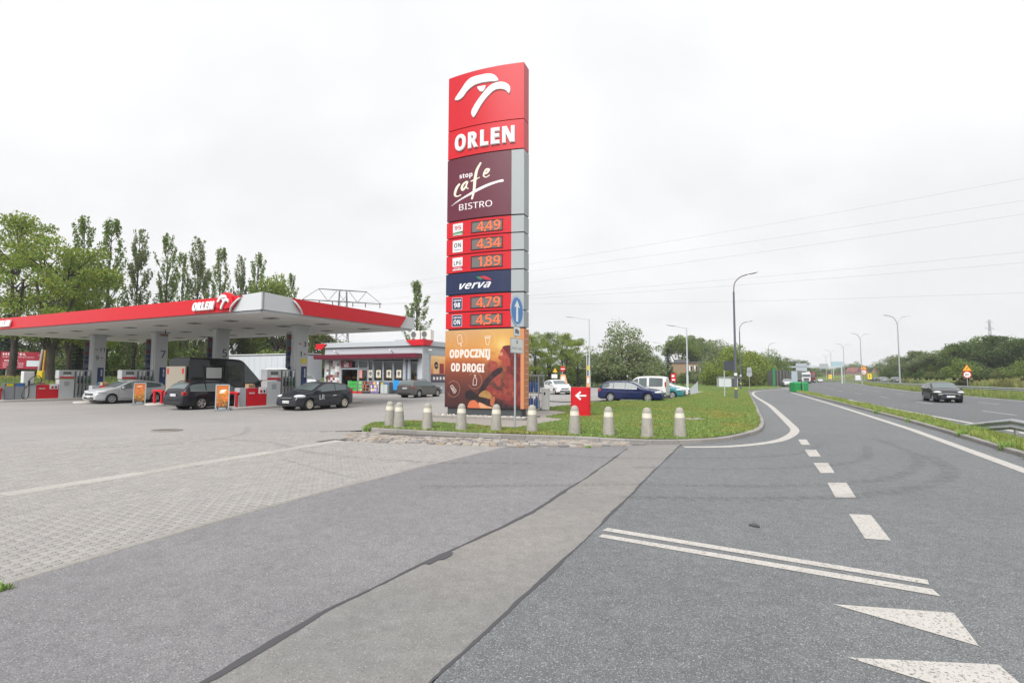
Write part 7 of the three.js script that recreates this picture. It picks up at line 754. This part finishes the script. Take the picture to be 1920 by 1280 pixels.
{ const A = resample(offset(rightKerb, 0.14), 500), B = resample(gore, 500); scatter('grass', 'tall grass of the strip beside the motorway', tuft(9, 0.13, 5), mBlade, 9000, 43, r => { const i = Math.floor(500 * (0.1 + 0.9 * r())), t = r(), n = fbm(A[i][0] * 0.7 + 5, A[i][1] * 0.7 + 5, 6, 3); return [A[i][0] * (1 - t) + B[i][0] * t, 0.1 - 0.09 * t, A[i][1] * (1 - t) + B[i][1] * t, 0.4 + n * 1.1, n * 0.4]; }, [0.19, 0.29, 0.06]);
  const M = resample(offset(hwFar, 0.9).slice(0, 5), 400), N = resample(offset(hwFar, 6).slice(0, 5), 400); scatter('grass', 'rough grass of the motorway median', tuft(8, 0.32, 6), mBlade, 12000, 44, r => { const i = Math.floor(400 * r()), t = r(); return [M[i][0] * (1 - t) + N[i][0] * t, 0.02 + 0.16 * Math.sin(Math.PI * t), M[i][1] * (1 - t) + N[i][1] * t, 0.6 + r(), 0.4 * r()]; }, [0.19, 0.27, 0.07]); }
{ const A = resample(opp1, 300), B = resample(offset(hwFar, 60), 300); scatter('meadow', 'yellow green meadow plants beyond the motorway', tuft(10, 0.7, 8), mBlade, 26000, 45, r => { const i = Math.floor(300 * r() * 0.7), t = r() * 0.8, n = fbm(A[i][0] * 0.12, A[i][1] * 0.12 + 90, 9, 3); return [A[i][0] * (1 - t) + B[i][0] * t, 0.05 + 3.4 * Math.min(1, t * 1.8) ** 1.3, A[i][1] * (1 - t) + B[i][1] * t, 0.6 + n * 1.2, Math.max(0, n - 0.42) * 1.1]; }, [0.21, 0.27, 0.075]); }
{ const A = resample([[-46, -40], [-42.6, -47], [-36, -56], [-22, -70], [2, -86]], 200), B = resample([[-70, -52], [-60, -66], [-46, -80], [-28, -92], [0, -110]], 200); scatter('grass', 'rough grass of the bank behind the islands', tuft(9, 0.3, 9), mBlade, 22000, 46, r => { const i = Math.floor(200 * r()), t = r(), n = fbm(A[i][0] * 0.3, A[i][1] * 0.3 + t * 5, 9, 3); return [A[i][0] * (1 - t) + B[i][0] * t, 1.25 * (t < 0.45 ? Math.sin(t / 0.45 * Math.PI / 2) ** 1.5 : 1), A[i][1] * (1 - t) + B[i][1] * t, 0.5 + n, Math.max(0, n - 0.45) * 2.5]; }, [0.2, 0.28, 0.07]); }
function weed(x, z, h, label, y = 0) { const w = thing('weed', label, 'weed', x, z, x, 'weeds along the kerbs', y), m = mat(0.17, 0.27, 0.06, 0.8); mesh('leaves', mergeGeometries([1, 2, 3, 4, 5, 6, 7, 8].map(i => { const g = tuft(14, h * (h > 0.5 ? 0.35 : 0.7), i * 7 + Math.floor(x)); return g.scale(1.3, 1, 1.3).rotateY(i).translate(Math.cos(i * 2) * h * 0.3, 0, Math.sin(i * 2) * h * 0.3); })), m, w); part('stem', [bar([0, 0, 0], [0.04, h * 1.4, 0.02], 0.005, 4, 0.002)], m, w); }
[[12.3, -13.35, 0.3, 'large tuft of weed nearest the barrier end'], [13.75, -16.35, 0.32, 'bushy weed growing out of the right kerb'], [11.45, -11.9, 0.2, 'small weed at the right picture edge kerb'], [-4.75, -17.6, 0.22, 'weed at the left end of the bollard kerb'], [16.2, -21.9, 0.2, 'little weed farther along the right kerb'], [18.4, -27, 0.24, 'distant weed along the right kerb'], [-4.3, -4.6, 0.06, 'tiny weed at the left picture edge by the paving'], [1.95, -13.75, 0.07, 'tiny weed by the end of the cobbles'], [14.9, -17.2, 0.75, 'tall dry weed by the barrier end'], [19.6, -28.5, 0.7, 'tall thin weed along the grass strip']].forEach(a => weed(...a));
renderer.render(scene, camera);
